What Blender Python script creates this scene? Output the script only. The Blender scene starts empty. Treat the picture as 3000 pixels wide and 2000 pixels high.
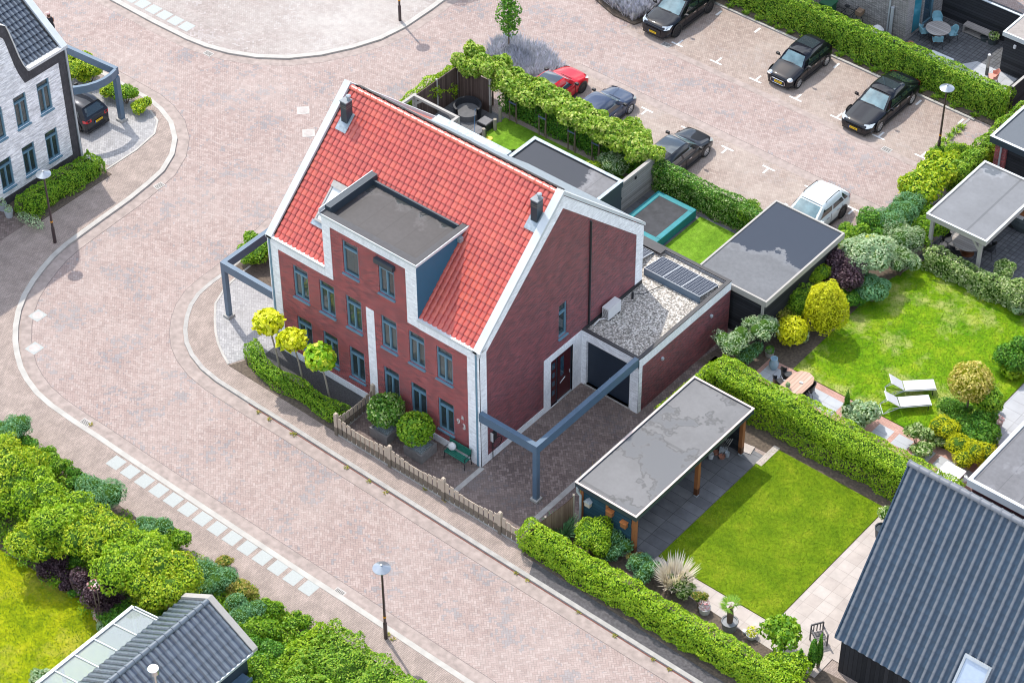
import bpy, math, random
import numpy as np
from mathutils import Vector, Matrix
PI = math.pi
S = bpy.context.scene
# ---------------------------------------------------------------- camera
CC = Vector((48.0698, -55.2896, 73.9108))
CF = Vector((-0.474944, 0.566986, -0.673019)); CR = Vector((0.769606, 0.638498, -0.005201)); CU = Vector((-0.426773, 0.520429, 0.739607))
FPX = 7111.57
cd = bpy.data.cameras.new('camera'); cam = bpy.data.objects.new('camera', cd); S.collection.objects.link(cam)
cd.sensor_width = 36.0; cd.lens = FPX / 3000 * 36; cd.clip_end = 2000; cd.clip_start = 1
cam.matrix_world = Matrix(((CR.x, CU.x, -CF.x, CC.x), (CR.y, CU.y, -CF.y, CC.y), (CR.z, CU.z, -CF.z, CC.z), (0, 0, 0, 1)))
S.camera = cam
# ---------------------------------------------------------------- sky, sun, exposure
SUN_EL = math.radians(57.5); SUN_AZ = math.radians(158.0)          # direction towards the sun, counter-clockwise from +x
w = bpy.data.worlds.new('World'); S.world = w; w.use_nodes = True
wn, wl = w.node_tree.nodes, w.node_tree.links
for n in list(wn): wn.remove(n)
wo = wn.new('ShaderNodeOutputWorld'); bg = wn.new('ShaderNodeBackground'); bg.inputs[1].default_value = 0.15
sk = wn.new('ShaderNodeTexSky'); sk.sky_type = 'NISHITA'; sk.sun_disc = False
sk.sun_elevation = SUN_EL; sk.sun_rotation = PI / 2 - SUN_AZ; sk.air_density = 1.0; sk.dust_density = 1.5; sk.ozone_density = 1.5
tc = wn.new('ShaderNodeTexCoord'); nz = wn.new('ShaderNodeTexNoise'); nz.inputs['Scale'].default_value = 3.2; nz.inputs['Detail'].default_value = 6
mpw = wn.new('ShaderNodeMapping'); mpw.inputs['Scale'].default_value = (1, 1, 2.0)
cr = wn.new('ShaderNodeValToRGB'); cr.color_ramp.elements[0].position = 0.47; cr.color_ramp.elements[1].position = 0.60
mx = wn.new('ShaderNodeMixRGB'); mx.inputs[2].default_value = (10.5, 11.2, 12.2, 1)
wl.new(tc.outputs['Generated'], mpw.inputs[0]); wl.new(mpw.outputs[0], nz.inputs['Vector']); wl.new(nz.outputs['Fac'], cr.inputs[0])
wl.new(cr.outputs[0], mx.inputs[0]); wl.new(sk.outputs[0], mx.inputs[1]); wl.new(mx.outputs[0], bg.inputs[0]); wl.new(bg.outputs[0], wo.inputs[0])
sd = bpy.data.lights.new('sun', 'SUN'); sd.energy = 2.9; sd.angle = math.radians(0.6); sd.color = (1.0, 0.94, 0.85)
sun = bpy.data.objects.new('sun', sd); S.collection.objects.link(sun)
sv = Vector((math.cos(SUN_EL) * math.cos(SUN_AZ), math.cos(SUN_EL) * math.sin(SUN_AZ), math.sin(SUN_EL)))
sun.rotation_euler = sv.to_track_quat('Z', 'Y').to_euler(); sun.location = (0, 0, 60)
S.view_settings.view_transform = 'Standard'; S.view_settings.look = 'None'; S.view_settings.gamma = 1; S.view_settings.exposure = 0.58
S.render.resolution_x = 1024; S.render.resolution_y = 682
S.cycles.pixel_filter_type = 'BLACKMAN_HARRIS'; S.cycles.filter_width = 1.05; S.cycles.max_bounces = 6; S.cycles.diffuse_bounces = 3; S.cycles.glossy_bounces = 3; S.cycles.transparent_max_bounces = 8; S.cycles.transmission_bounces = 4

def at(px, py, z=0.0):
    """point of the place at height z that the surveyed photo point (3000 px wide) shows"""
    d = CF + CR * ((px - 1500) / FPX) - CU * ((py - 1000) / FPX)
    return CC + d * ((z - CC.z) / d.z)

# ---------------------------------------------------------------- materials
MATS = {}
class NT:
    def __init__(s, name):
        s.m = bpy.data.materials.new(name); s.m.use_nodes = True; s.t = s.m.node_tree; s.n = s.t.nodes; s.l = s.t.links
        s.b = s.n['Principled BSDF']; s.out = s.n['Material Output']
    def new(s, t, **kw):
        n = s.n.new(t)
        for k, v in kw.items(): setattr(n, k, v)
        return n
    def link(s, a, b): s.l.new(a, b)
    def val(s, x):
        if isinstance(x, (int, float)):
            n = s.new('ShaderNodeValue'); n.outputs[0].default_value = x; return n.outputs[0]
        return x
    def math(s, op, a, b=0.0, c=None):
        n = s.new('ShaderNodeMath', operation=op)
        for i, x in enumerate((a, b, c)):
            if x is None: continue
            if isinstance(x, (int, float)): n.inputs[i].default_value = x
            else: s.link(x, n.inputs[i])
        return n.outputs[0]
    def coord(s, which='Object', scale=(1, 1, 1), rot=(0, 0, 0), loc=(0, 0, 0)):
        t = s.new('ShaderNodeTexCoord'); m = s.new('ShaderNodeMapping')
        m.inputs['Scale'].default_value = scale; m.inputs['Rotation'].default_value = rot; m.inputs['Location'].default_value = loc
        s.link(t.outputs[which], m.inputs[0]); return m.outputs[0]
    def world(s, scale=(1, 1, 1), rot=(0, 0, 0)):
        g = s.new('ShaderNodeNewGeometry'); m = s.new('ShaderNodeMapping')
        m.inputs['Scale'].default_value = scale; m.inputs['Rotation'].default_value = rot
        s.link(g.outputs['Position'], m.inputs[0]); return m.outputs[0]
    def noise(s, vec, scale, detail=3, rough=0.55):
        n = s.new('ShaderNodeTexNoise'); n.inputs['Scale'].default_value = scale; n.inputs['Detail'].default_value = detail; n.inputs['Roughness'].default_value = rough
        s.link(vec, n.inputs['Vector']); return n.outputs['Fac']
    def ramp(s, fac, stops):
        r = s.new('ShaderNodeValToRGB'); e = r.color_ramp.elements
        while len(e) < len(stops): e.new(0.5)
        for i, (p, c) in enumerate(stops): e[i].position = p; e[i].color = (*c, 1) if len(c) == 3 else c
        s.link(fac, r.inputs[0]); return r.outputs[0]
    def mix(s, fac, a, b, mode='MIX'):
        n = s.new('ShaderNodeMixRGB', blend_type=mode)
        for i, x in enumerate((fac, a, b)):
            if isinstance(x, (int, float)): n.inputs[i].default_value = x
            elif isinstance(x, tuple): n.inputs[i].default_value = (*x, 1)
            else: s.link(x, n.inputs[i])
        return n.outputs[0]
    def base(s, x):
        if isinstance(x, tuple): s.b.inputs['Base Color'].default_value = (*x, 1)
        else: s.link(x, s.b.inputs['Base Color'])
    def bump(s, h, strength=0.3, dist=0.02):
        n = s.new('ShaderNodeBump'); n.inputs['Strength'].default_value = strength; n.inputs['Distance'].default_value = dist
        s.link(h, n.inputs['Height']); s.link(n.outputs[0], s.b.inputs['Normal'])
def g3(v): return (v, v, v)
def mul(c, k): return tuple(min(1, x * k) for x in c)

def plain(name, col, rough=0.6, metal=0.0, var=0.12, scale=6, coat=0.0, spec=0.5):
    if name in MATS: return MATS[name]
    t = NT(name); t.b.inputs['Roughness'].default_value = rough; t.b.inputs['Metallic'].default_value = metal
    t.b.inputs['Coat Weight'].default_value = coat; t.b.inputs['Coat Roughness'].default_value = 0.03; t.b.inputs['Specular IOR Level'].default_value = spec
    if var > 0:
        v = t.noise(t.world(), scale, 4); t.base(t.ramp(v, [(0.3, mul(col, 1 - var)), (0.7, mul(col, 1 + var))]))
    else: t.base(col)
    MATS[name] = t.m; return t.m

def herring(name, cols, brick=0.105, ang=45.0, mortar=(0.2, 0.18, 0.17), dust=(0.5, 0.47, 0.44), dustamt=0.35, dark=(0.2, 0.22, 0.26), darkamt=0.6, stain=0.0):
    """herringbone block paving: each block found from its cell, own random tone, thin joints, wear and dust"""
    t = NT(name); vec = t.world((1 / brick, 1 / brick, 1 / brick), (0, 0, math.radians(ang)))
    sp = t.new('ShaderNodeSeparateXYZ'); t.link(vec, sp.inputs[0])
    x = t.math('ADD', sp.outputs[0], 4000.0); y = t.math('ADD', sp.outputs[1], 4000.0)
    i = t.math('FLOOR', x); j = t.math('FLOOR', y); fx = t.math('FRACT', x); fy = t.math('FRACT', y)
    m = t.math('MODULO', t.math('ADD', t.math('SUBTRACT', i, j), 8000.0), 4.0)
    vert = t.math('GREATER_THAN', m, 1.5)
    # horizontal: u=fx+m, v=fy ; vertical: u=fy+(3-m), v=fx
    uh = t.math('ADD', fx, m); uv = t.math('ADD', fy, t.math('SUBTRACT', 3.0, m))
    def sel(a, b): return t.math('ADD', t.math('MULTIPLY', a, t.math('SUBTRACT', 1.0, vert)), t.math('MULTIPLY', b, vert))
    u = sel(uh, uv); v = sel(fy, fx)
    idx = sel(t.math('SUBTRACT', i, m), i); idy = sel(j, t.math('SUBTRACT', j, t.math('SUBTRACT', 3.0, m)))
    e1 = t.math('MINIMUM', u, t.math('SUBTRACT', 2.0, u)); e2 = t.math('MINIMUM', v, t.math('SUBTRACT', 1.0, v))
    ed = t.math('MINIMUM', e1, e2); joint = t.math('LESS_THAN', ed, 0.085)
    cx = t.new('ShaderNodeCombineXYZ'); t.link(idx, cx.inputs[0]); t.link(idy, cx.inputs[1]); t.link(vert, cx.inputs[2])
    wn_ = t.new('ShaderNodeTexWhiteNoise'); t.link(cx.outputs[0], wn_.inputs['Vector'])
    W1 = t.world()
    big = t.noise(W1, 0.55, 4, 0.6); patch = t.math('MULTIPLY', t.ramp(big, [(0.5, g3(0)), (0.68, g3(1))]), 1.0)
    k = t.math('ADD', t.math('MULTIPLY', patch, 0.42), t.math('MULTIPLY', wn_.outputs['Value'], 0.62))
    col = t.ramp(wn_.outputs['Value'], [(0.0, cols[0]), (0.5, cols[1]), (1.0, cols[2])])
    col = t.mix(t.math('MULTIPLY', t.math('GREATER_THAN', k, 0.62), darkamt), col, dark)
    col = t.mix(t.math('MULTIPLY', joint, 0.75), col, mortar)
    d = t.noise(W1, 0.16, 5, 0.65); col = t.mix(t.math('MULTIPLY', t.ramp(d, [(0.42, g3(0)), (0.66, g3(1))]), dustamt), col, dust)
    d2 = t.noise(W1, 2.3, 5, 0.7); col = t.mix(0.35, col, t.mix(1.0, col, t.ramp(d2, [(0.35, g3(0.72)), (0.65, g3(1.2))]), 'MULTIPLY'))
    if stain:
        vo = t.new('ShaderNodeTexVoronoi'); vo.inputs['Scale'].default_value = 0.36; t.link(W1, vo.inputs['Vector']); dd = t.math('ADD', vo.outputs['Distance'], t.math('MULTIPLY', t.math('SUBTRACT', d2, 0.5), 0.25)); col = t.mix(t.math('MULTIPLY', t.ramp(dd, [(0.03, g3(1)), (0.13, g3(0))]), stain), col, (0.15, 0.12, 0.10))
    t.base(col); t.b.inputs['Roughness'].default_value = 0.85
    t.bump(t.math('MINIMUM', ed, 0.12), 0.5, 0.01); MATS[name] = t.m; return t.m

def brickmat(name, c1, c2, mortar, bw=0.21, bh=0.065, axis='x', soldier=False, rot=0.0, rough=0.8, msize=0.012, vary=0.3, spec=0.3, flat=False):
    """wall brick in running bond; axis says which way the wall runs, soldier stands the bricks upright"""
    t = NT(name); g = t.new('ShaderNodeNewGeometry'); sp = t.new('ShaderNodeSeparateXYZ'); t.link(g.outputs['Position'], sp.inputs[0])
    a = sp.outputs[0] if axis == 'x' else sp.outputs[1]
    if axis == 'xy': a = t.math('ADD', sp.outputs[0], sp.outputs[1])
    z = sp.outputs[1] if flat else sp.outputs[2]
    if flat and axis == 'y': z = sp.outputs[0]
    cb = t.new('ShaderNodeCombineXYZ')
    if soldier: t.link(z, cb.inputs[0]); t.link(a, cb.inputs[1])
    else: t.link(a, cb.inputs[0]); t.link(z, cb.inputs[1])
    br = t.new('ShaderNodeTexBrick'); t.link(cb.outputs[0], br.inputs['Vector'])
    br.inputs['Scale'].default_value = 1.0; br.inputs['Brick Width'].default_value = bw; br.inputs['Row Height'].default_value = bh
    br.inputs['Mortar Size'].default_value = msize; br.inputs['Mortar Smooth'].default_value = 0.3
    br.inputs['Color1'].default_value = (*c1, 1); br.inputs['Color2'].default_value = (*c2, 1); br.inputs['Mortar'].default_value = (*mortar, 1)
    n = t.noise(t.world(), 1.4, 5, 0.65); n2 = t.noise(t.world(), 9, 3)
    col = t.mix(1.0, br.outputs['Color'], t.ramp(n, [(0.3, g3(1 - vary)), (0.7, g3(1 + vary))]), 'MULTIPLY')
    if not flat and not soldier:
        crs = t.noise(t.world((2.2, 2.2, 13.0)), 1.0, 3, 0.7); col = t.mix(1.0, col, t.ramp(crs, [(0.36, g3(1 - vary * 1.7)), (0.64, g3(1 + vary * 1.7))]), 'MULTIPLY')
    col = t.mix(1.0, col, t.ramp(n2, [(0.3, g3(0.93)), (0.7, g3(1.07))]), 'MULTIPLY')
    t.base(col); t.b.inputs['Roughness'].default_value = rough; t.b.inputs['Specular IOR Level'].default_value = spec
    MATS[name] = t.m; return t.m

def slabs(name, cols, size=(0.6, 0.6), joint=(0.2, 0.19, 0.18), msize=0.012, rough=0.8, off=0.0, rot=0.0, stain=0.25):
    t = NT(name); vec = t.world((1, 1, 1), (0, 0, rot))
    br = t.new('ShaderNodeTexBrick', offset=off); t.link(vec, br.inputs['Vector']); br.inputs['Scale'].default_value = 1
    br.inputs['Brick Width'].default_value = size[0]; br.inputs['Row Height'].default_value = size[1]; br.inputs['Mortar Size'].default_value = msize; br.inputs['Mortar Smooth'].default_value = 0.2
    br.inputs['Color1'].default_value = (*cols[0], 1); br.inputs['Color2'].default_value = (*cols[1], 1); br.inputs['Mortar'].default_value = (*joint, 1)
    n = t.noise(t.world(), 1.3, 5, 0.65)
    t.base(t.mix(1.0, br.outputs['Color'], t.ramp(n, [(0.3, g3(1 - stain)), (0.7, g3(1 + stain))]), 'MULTIPLY'))
    t.b.inputs['Roughness'].default_value = rough; t.bump(br.outputs['Fac'], -0.3, 0.01); MATS[name] = t.m; return t.m

def grassmat(name, c1, c2, c3, sc=1.0, dry=None, dryamt=0.0):
    t = NT(name); W = t.world()
    a = t.noise(W, 0.9 * sc, 6, 0.7); b = t.noise(W, 7 * sc, 4, 0.7); c = t.noise(W, 30, 2, 0.6)
    col = t.ramp(a, [(0.34, c1), (0.52, c2), (0.68, c3)])
    col = t.mix(1.0, col, t.ramp(b, [(0.3, g3(0.72)), (0.7, g3(1.25))]), 'MULTIPLY')
    col = t.mix(1.0, col, t.ramp(c, [(0.3, g3(0.75)), (0.7, g3(1.25))]), 'MULTIPLY')
    if dry:
        d = t.noise(W, 0.35, 6, 0.72); col = t.mix(t.math('MULTIPLY', t.ramp(d, [(0.52, g3(0)), (0.68, g3(1))]), dryamt), col, dry)
    t.base(col); t.b.inputs['Roughness'].default_value = 0.9; t.b.inputs['Specular IOR Level'].default_value = 0.1
    t.bump(c, 0.6, 0.03); MATS[name] = t.m; return t.m

def leafmat(name, cols, trans=0.3, rough=0.5, clump=2.2):
    """leaves: every leaf its own tone, with lighter and darker sprays through the crown"""
    t = NT(name); g = t.new('ShaderNodeNewGeometry')
    n = t.noise(t.world(), clump, 3, 0.6)
    f = t.math('ADD', t.math('MULTIPLY', g.outputs['Random Per Island'], 0.62), t.math('MULTIPLY', n, 0.5)); f = t.math('SUBTRACT', f, 0.06)
    k = len(cols); col = t.ramp(f, [(0.12 + 0.76 * i / (k - 1), c) for i, c in enumerate(cols)])
    t.base(col); t.b.inputs['Roughness'].default_value = rough; t.b.inputs['Specular IOR Level'].default_value = 0.35
    tr = t.new('ShaderNodeBsdfTranslucent'); t.link(t.mix(1.0, col, (1.0, 1.0, 0.45), 'MULTIPLY'), tr.inputs[0])
    ms = t.new('ShaderNodeMixShader'); ms.inputs[0].default_value = trans
    t.link(t.b.outputs[0], ms.inputs[1]); t.link(tr.outputs[0], ms.inputs[2]); t.link(ms.outputs[0], t.out.inputs[0])
    MATS[name] = t.m; return t.m

def tilemat(name, cols, rough=0.35, coat=0.4, spec=0.5, moss=None, crest=None, camt=0.6, cw_=0.12, cn=0.35):
    """roof tiles: one tone per tile taken from the tile's own cell in the UV map"""
    t = NT(name); uv = t.new('ShaderNodeTexCoord'); fl = t.new('ShaderNodeVectorMath', operation='FLOOR'); t.link(uv.outputs['UV'], fl.inputs[0])
    wn_ = t.new('ShaderNodeTexWhiteNoise'); t.link(fl.outputs[0], wn_.inputs['Vector'])
    col = t.ramp(wn_.outputs['Value'], [(0.0, cols[0]), (0.5, cols[1]), (1.0, cols[2])])
    n = t.noise(t.world(), 1.2, 5, 0.65); col = t.mix(1.0, col, t.ramp(n, [(0.3, g3(0.86)), (0.7, g3(1.14))]), 'MULTIPLY')
    if crest:  # paler crests: grey weathering on navy tiles, painted gloss on red and black
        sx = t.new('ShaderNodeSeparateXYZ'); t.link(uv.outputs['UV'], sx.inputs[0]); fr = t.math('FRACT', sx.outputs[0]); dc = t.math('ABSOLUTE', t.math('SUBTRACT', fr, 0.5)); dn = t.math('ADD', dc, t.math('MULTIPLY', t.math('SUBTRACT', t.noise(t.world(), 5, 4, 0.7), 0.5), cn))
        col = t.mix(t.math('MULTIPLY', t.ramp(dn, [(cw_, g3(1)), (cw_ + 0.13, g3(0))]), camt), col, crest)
    if moss:
        m2 = t.noise(t.world(), 7, 5, 0.8); col = t.mix(t.math('MULTIPLY', t.ramp(m2, [(0.55, g3(0)), (0.75, g3(1))]), 0.5), col, moss)
    t.base(col); t.b.inputs['Roughness'].default_value = rough; t.b.inputs['Coat Weight'].default_value = coat; t.b.inputs['Coat Roughness'].default_value = 0.25
    t.b.inputs['Specular IOR Level'].default_value = spec; MATS[name] = t.m; return t.m

def bitumen(name, dry, wet, seed=0.0, thr=0.5, sc=0.32, seam=1.0, axis=0, ek=2.0, fine=0.16, wr=0.05, grad=None, na=1.0, em=0.45, ewid=0.05):
    """flat roof felt: dry felt, shallow puddles that mirror the sky, a pale silt line round each, lap seams"""
    t = NT(name); W = t.world(); off = t.new('ShaderNodeVectorMath', operation='ADD'); off.inputs[1].default_value = (seed, seed * 1.7, 0); t.link(W, off.inputs[0])
    n = t.noise(off.outputs[0], sc, 5, 0.62)
    if grad:
        gs = t.new('ShaderNodeSeparateXYZ'); t.link(W, gs.inputs[0]); n = t.math('ADD', t.math('MULTIPLY', n, na), t.math('ADD', t.math('MULTIPLY', t.math('SUBTRACT', gs.outputs[0], grad[2]), grad[0]), t.math('MULTIPLY', t.math('SUBTRACT', gs.outputs[1], grad[3]), grad[1]))); n = t.math('ADD', n, 0.5 - 0.5 * na)
    w_ = t.ramp(n, [(thr - 0.012, g3(0)), (thr + 0.012, g3(1))]); edge = t.ramp(n, [(thr - ewid, g3(0)), (thr - 0.006, g3(1)), (thr + 0.012, g3(0))])
    f = t.noise(W, 5, 5, 0.7); dr = t.mix(1.0, dry, t.ramp(f, [(0.3, g3(1 - fine)), (0.7, g3(1 + fine))]), 'MULTIPLY')
    s = t.noise(W, 0.7, 4, 0.6); dr = t.mix(1.0, dr, t.ramp(s, [(0.3, g3(0.88)), (0.7, g3(1.12))]), 'MULTIPLY')
    if seam:
        sp = t.new('ShaderNodeSeparateXYZ'); t.link(W, sp.inputs[0]); q = t.math('FRACT', t.math('MULTIPLY', sp.outputs[axis], 1 / seam)); ln = t.math('LESS_THAN', q, 0.035)
        dr = t.mix(t.math('MULTIPLY', ln, 0.55), dr, mul(dry, 0.45))
    dr = t.mix(t.math('MULTIPLY', edge, em), dr, mul(dry, ek))
    t.base(t.mix(w_, dr, wet)); r = t.math('SUBTRACT', 0.55, t.math('MULTIPLY', w_, 0.55 - wr)); t.link(r, t.b.inputs['Roughness'])
    MATS[name] = t.m; return t.m

def woodmat(name, c1, c2, plank=0.14, axis=2, rough=0.75, spec=0.3):
    """boards: dark joints every plank width along one axis, grain and weathering"""
    t = NT(name); W = t.world(); sp = t.new('ShaderNodeSeparateXYZ'); t.link(W, sp.inputs[0])
    if axis == 3: a = t.math('ADD', sp.outputs[0], sp.outputs[1])
    else: a = sp.outputs[axis]
    q = t.math('MULTIPLY', a, 1 / plank); fr = t.math('FRACT', q); ln = t.math('LESS_THAN', fr, 0.1)
    wn_ = t.new('ShaderNodeTexWhiteNoise', noise_dimensions='1D'); t.link(t.math('FLOOR', q), wn_.inputs['W'])
    n = t.noise(t.world((3, 3, 3) if axis == 2 else (6, 6, 1.2)), 2.5, 5, 0.7)
    col = t.ramp(t.math('ADD', t.math('MULTIPLY', wn_.outputs['Value'], 0.5), t.math('MULTIPLY', n, 0.5)), [(0.25, c1), (0.75, c2)])
    t.base(t.mix(t.math('MULTIPLY', ln, 0.8), col, mul(c1, 0.25))); t.b.inputs['Roughness'].default_value = rough; t.b.inputs['Specular IOR Level'].default_value = spec
    MATS[name] = t.m; return t.m

def glassmat(name, col=(0.05, 0.07, 0.08), rough=0.04, fac=0.35):
    """window glass over a dim room: partly see-through, partly mirror"""
    t = NT(name); t.base(col); t.b.inputs['Roughness'].default_value = rough; t.b.inputs['Specular IOR Level'].default_value = 1.0; t.b.inputs['Coat Weight'].default_value = 1.0; t.b.inputs['Coat Roughness'].default_value = 0.02
    tr = t.new('ShaderNodeBsdfTransparent'); tr.inputs[0].default_value = (0.8, 0.88, 0.88, 1)
    ms = t.new('ShaderNodeMixShader'); ms.inputs[0].default_value = fac
    t.link(t.b.outputs[0], ms.inputs[2]); t.link(tr.outputs[0], ms.inputs[1]); t.link(ms.outputs[0], t.out.inputs[0]); MATS[name] = t.m; return t.m

# ---------------------------------------------------------------- mesh builder and scene bookkeeping
ORG = {}
def tag(o, label=None, cat=None, group=None, kind=None):
    if label: o['label'] = label
    if cat: o['category'] = cat
    if group: o['group'] = group
    if kind: o['kind'] = kind
    return o
def thing(name, label, cat, loc=(0, 0, 0), group=None):
    o = bpy.data.objects.new(name, None); o.empty_display_size = 0.3; S.collection.objects.link(o); o.location = loc; ORG[o.name] = Vector(loc)
    return tag(o, label, cat, group)
class MB:
    def __init__(s): s.v = []; s.f = []; s.m = []; s.uv = []
    def add(s, vs, fs, m=0):
        b = len(s.v); s.v += [tuple(v) for v in vs]; s.f += [tuple(b + i for i in f) for f in fs]; s.m += [m] * len(fs)
    def box(s, x0, x1, y0, y1, z0, z1, m=0):
        s.add([(x0, y0, z0), (x1, y0, z0), (x1, y1, z0), (x0, y1, z0), (x0, y0, z1), (x1, y0, z1), (x1, y1, z1), (x0, y1, z1)],
              [(0, 3, 2, 1), (4, 5, 6, 7), (0, 1, 5, 4), (1, 2, 6, 5), (2, 3, 7, 6), (3, 0, 4, 7)], m)
    def obox(s, c, sx, sy, z0, z1, a=0.0, m=0, tilt=0.0):
        ca, sa = math.cos(a), math.sin(a); vs = []
        for z in (z0, z1):
            for dx, dy in ((-sx / 2, -sy / 2), (sx / 2, -sy / 2), (sx / 2, sy / 2), (-sx / 2, sy / 2)):
                vs.append((c[0] + dx * ca - dy * sa, c[1] + dx * sa + dy * ca, z + tilt * dx))
        s.add(vs, [(0, 3, 2, 1), (4, 5, 6, 7), (0, 1, 5, 4), (1, 2, 6, 5), (2, 3, 7, 6), (3, 0, 4, 7)], m)
    def poly(s, pts, m=0): s.add(pts, [tuple(range(len(pts)))], m)
    def prism(s, pts, z0, z1, m=0):
        n = len(pts); s.add([(p[0], p[1], z0) for p in pts] + [(p[0], p[1], z1) for p in pts], [tuple(range(n - 1, -1, -1)), tuple(range(n, 2 * n))] + [(i, (i + 1) % n, n + (i + 1) % n, n + i) for i in range(n)], m)
    def extr(s, pts, d, m=0):
        """extrude a planar 3D polygon by vector d"""
        n = len(pts); d = Vector(d); s.add([Vector(p) for p in pts] + [Vector(p) + d for p in pts], [tuple(range(n)), tuple(range(2 * n - 1, n - 1, -1))] + [(i, n + i, n + (i + 1) % n, (i + 1) % n) for i in range(n)], m)
    def tube(s, a, b, r0, r1=None, n=8, m=0, cap=True):
        r1 = r0 if r1 is None else r1; a, b = Vector(a), Vector(b); d = (b - a).normalized(); q = d.to_track_quat('Z', 'Y'); vs = []
        for p, r in ((a, r0), (b, r1)):
            for i in range(n): vs.append(p + q @ Vector((r * math.cos(2 * PI * i / n), r * math.sin(2 * PI * i / n), 0)))
        s.add(vs, [(i, (i + 1) % n, n + (i + 1) % n, n + i) for i in range(n)] + ([tuple(range(n - 1, -1, -1)), tuple(range(n, 2 * n))] if cap else []), m)
    def path(s, pts, r, n=6, m=0):
        for a, b in zip(pts, pts[1:]): s.tube(a, b, r, r, n, m)
    def lathe(s, c, prof, n=16, m=0, sx=1.0, sy=1.0):
        vs = []
        for r, z in prof:
            for i in range(n): vs.append((c[0] + sx * r * math.cos(2 * PI * i / n), c[1] + sy * r * math.sin(2 * PI * i / n), c[2] + z))
        fs = [(k * n + i, k * n + (i + 1) % n, (k + 1) * n + (i + 1) % n, (k + 1) * n + i) for k in range(len(prof) - 1) for i in range(n)]
        s.add(vs, fs, m)
        if prof[-1][0] > 0.001: s.f.append(tuple(len(s.v) - n + i for i in range(n))); s.m.append(m)
        if prof[0][0] > 0.001: s.f.append(tuple(len(s.v) - n * len(prof) + i for i in range(n - 1, -1, -1))); s.m.append(m)
    def grid(s, P, m=0, flip=False):
        r, c = len(P), len(P[0]); s.add([p for row in P for p in row], [((i * c + j, i * c + j + 1, (i + 1) * c + j + 1, (i + 1) * c + j) if not flip else (i * c + j, (i + 1) * c + j, (i + 1) * c + j + 1, i * c + j + 1)) for i in range(r - 1) for j in range(c - 1)], m)
    def strip(s, pts, wd, z0, z1, m=0, closed=False):
        """raised band that follows a polyline"""
        P = [Vector((p[0], p[1], 0)) for p in pts]; L = []; R = []
        for i, p in enumerate(P):
            a = P[max(i - 1, 0)]; b = P[min(i + 1, len(P) - 1)]; d = (b - a).normalized(); nrm = Vector((-d.y, d.x, 0)); L.append(p + nrm * wd / 2); R.append(p - nrm * wd / 2)
        n = len(P); vs = [(q.x, q.y, z0) for q in L] + [(q.x, q.y, z1) for q in L] + [(q.x, q.y, z1) for q in R] + [(q.x, q.y, z0) for q in R]
        fs = []
        for k in range(3):
            for i in range(n - 1): fs.append((k * n + i, k * n + i + 1, (k + 1) * n + i + 1, (k + 1) * n + i))
        fs += [(0, n, 2 * n, 3 * n), (n - 1, 4 * n - 1, 3 * n - 1, 2 * n - 1)]; s.add(vs, fs, m)
    def build(s, name, mats, parent=None, smooth=False, local=False, loc=None):
        if not isinstance(mats, (list, tuple)): mats = [mats]
        me = bpy.data.meshes.new(name); org = Vector((0, 0, 0))
        if not local:
            if parent is not None: org = ORG.get(parent.name, Vector((0, 0, 0)))
            elif loc is not None: org = Vector(loc)
        me.from_pydata([(v[0] - org.x, v[1] - org.y, v[2] - org.z) for v in s.v], [], s.f)
        for mt in mats: me.materials.append(mt)
        me.polygons.foreach_set('material_index', s.m)
        if smooth: me.polygons.foreach_set('use_smooth', [True] * len(s.f))
        if s.uv:
            ul = me.uv_layers.new(name='UVMap'); flat = [c for q in s.uv for c in q]; ul.data.foreach_set('uv', flat)
        me.update(); o = bpy.data.objects.new(name, me); S.collection.objects.link(o)
        if parent is not None: o.parent = parent; ORG[o.name] = org
        elif loc is not None: o.location = loc; ORG[o.name] = org
        return o
def autosmooth(o, ang=35):
    me = o.data; me.polygons.foreach_set('use_smooth', [True] * len(me.polygons))
    try: me.set_sharp_from_angle(angle=math.radians(ang))
    except Exception: pass
def structure(name, mb, mat, loc=None):
    o = mb.build(name, mat, None); o['kind'] = 'structure'; return o
def sheet(name, pts, z, mat, hole=None):
    m = MB(); m.prism(pts, z - 0.06, z, 0); return structure(name, m, mat)
def copy_tree(o, parent=None):
    c = o.copy(); S.collection.objects.link(c)
    if parent is not None: c.parent = parent
    for ch in list(o.children): copy_tree(ch, c)
    return c
def text_mesh(txt, size, depth=0.01):
    cu = bpy.data.curves.new('lettering', 'FONT'); cu.body = txt; cu.size = size; cu.extrude = depth; cu.align_x = 'CENTER'; cu.align_y = 'CENTER'
    o = bpy.data.objects.new('lettering', cu); S.collection.objects.link(o); dg = bpy.context.evaluated_depsgraph_get(); me = bpy.data.meshes.new_from_object(o.evaluated_get(dg)); bpy.data.objects.remove(o); return me
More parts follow.
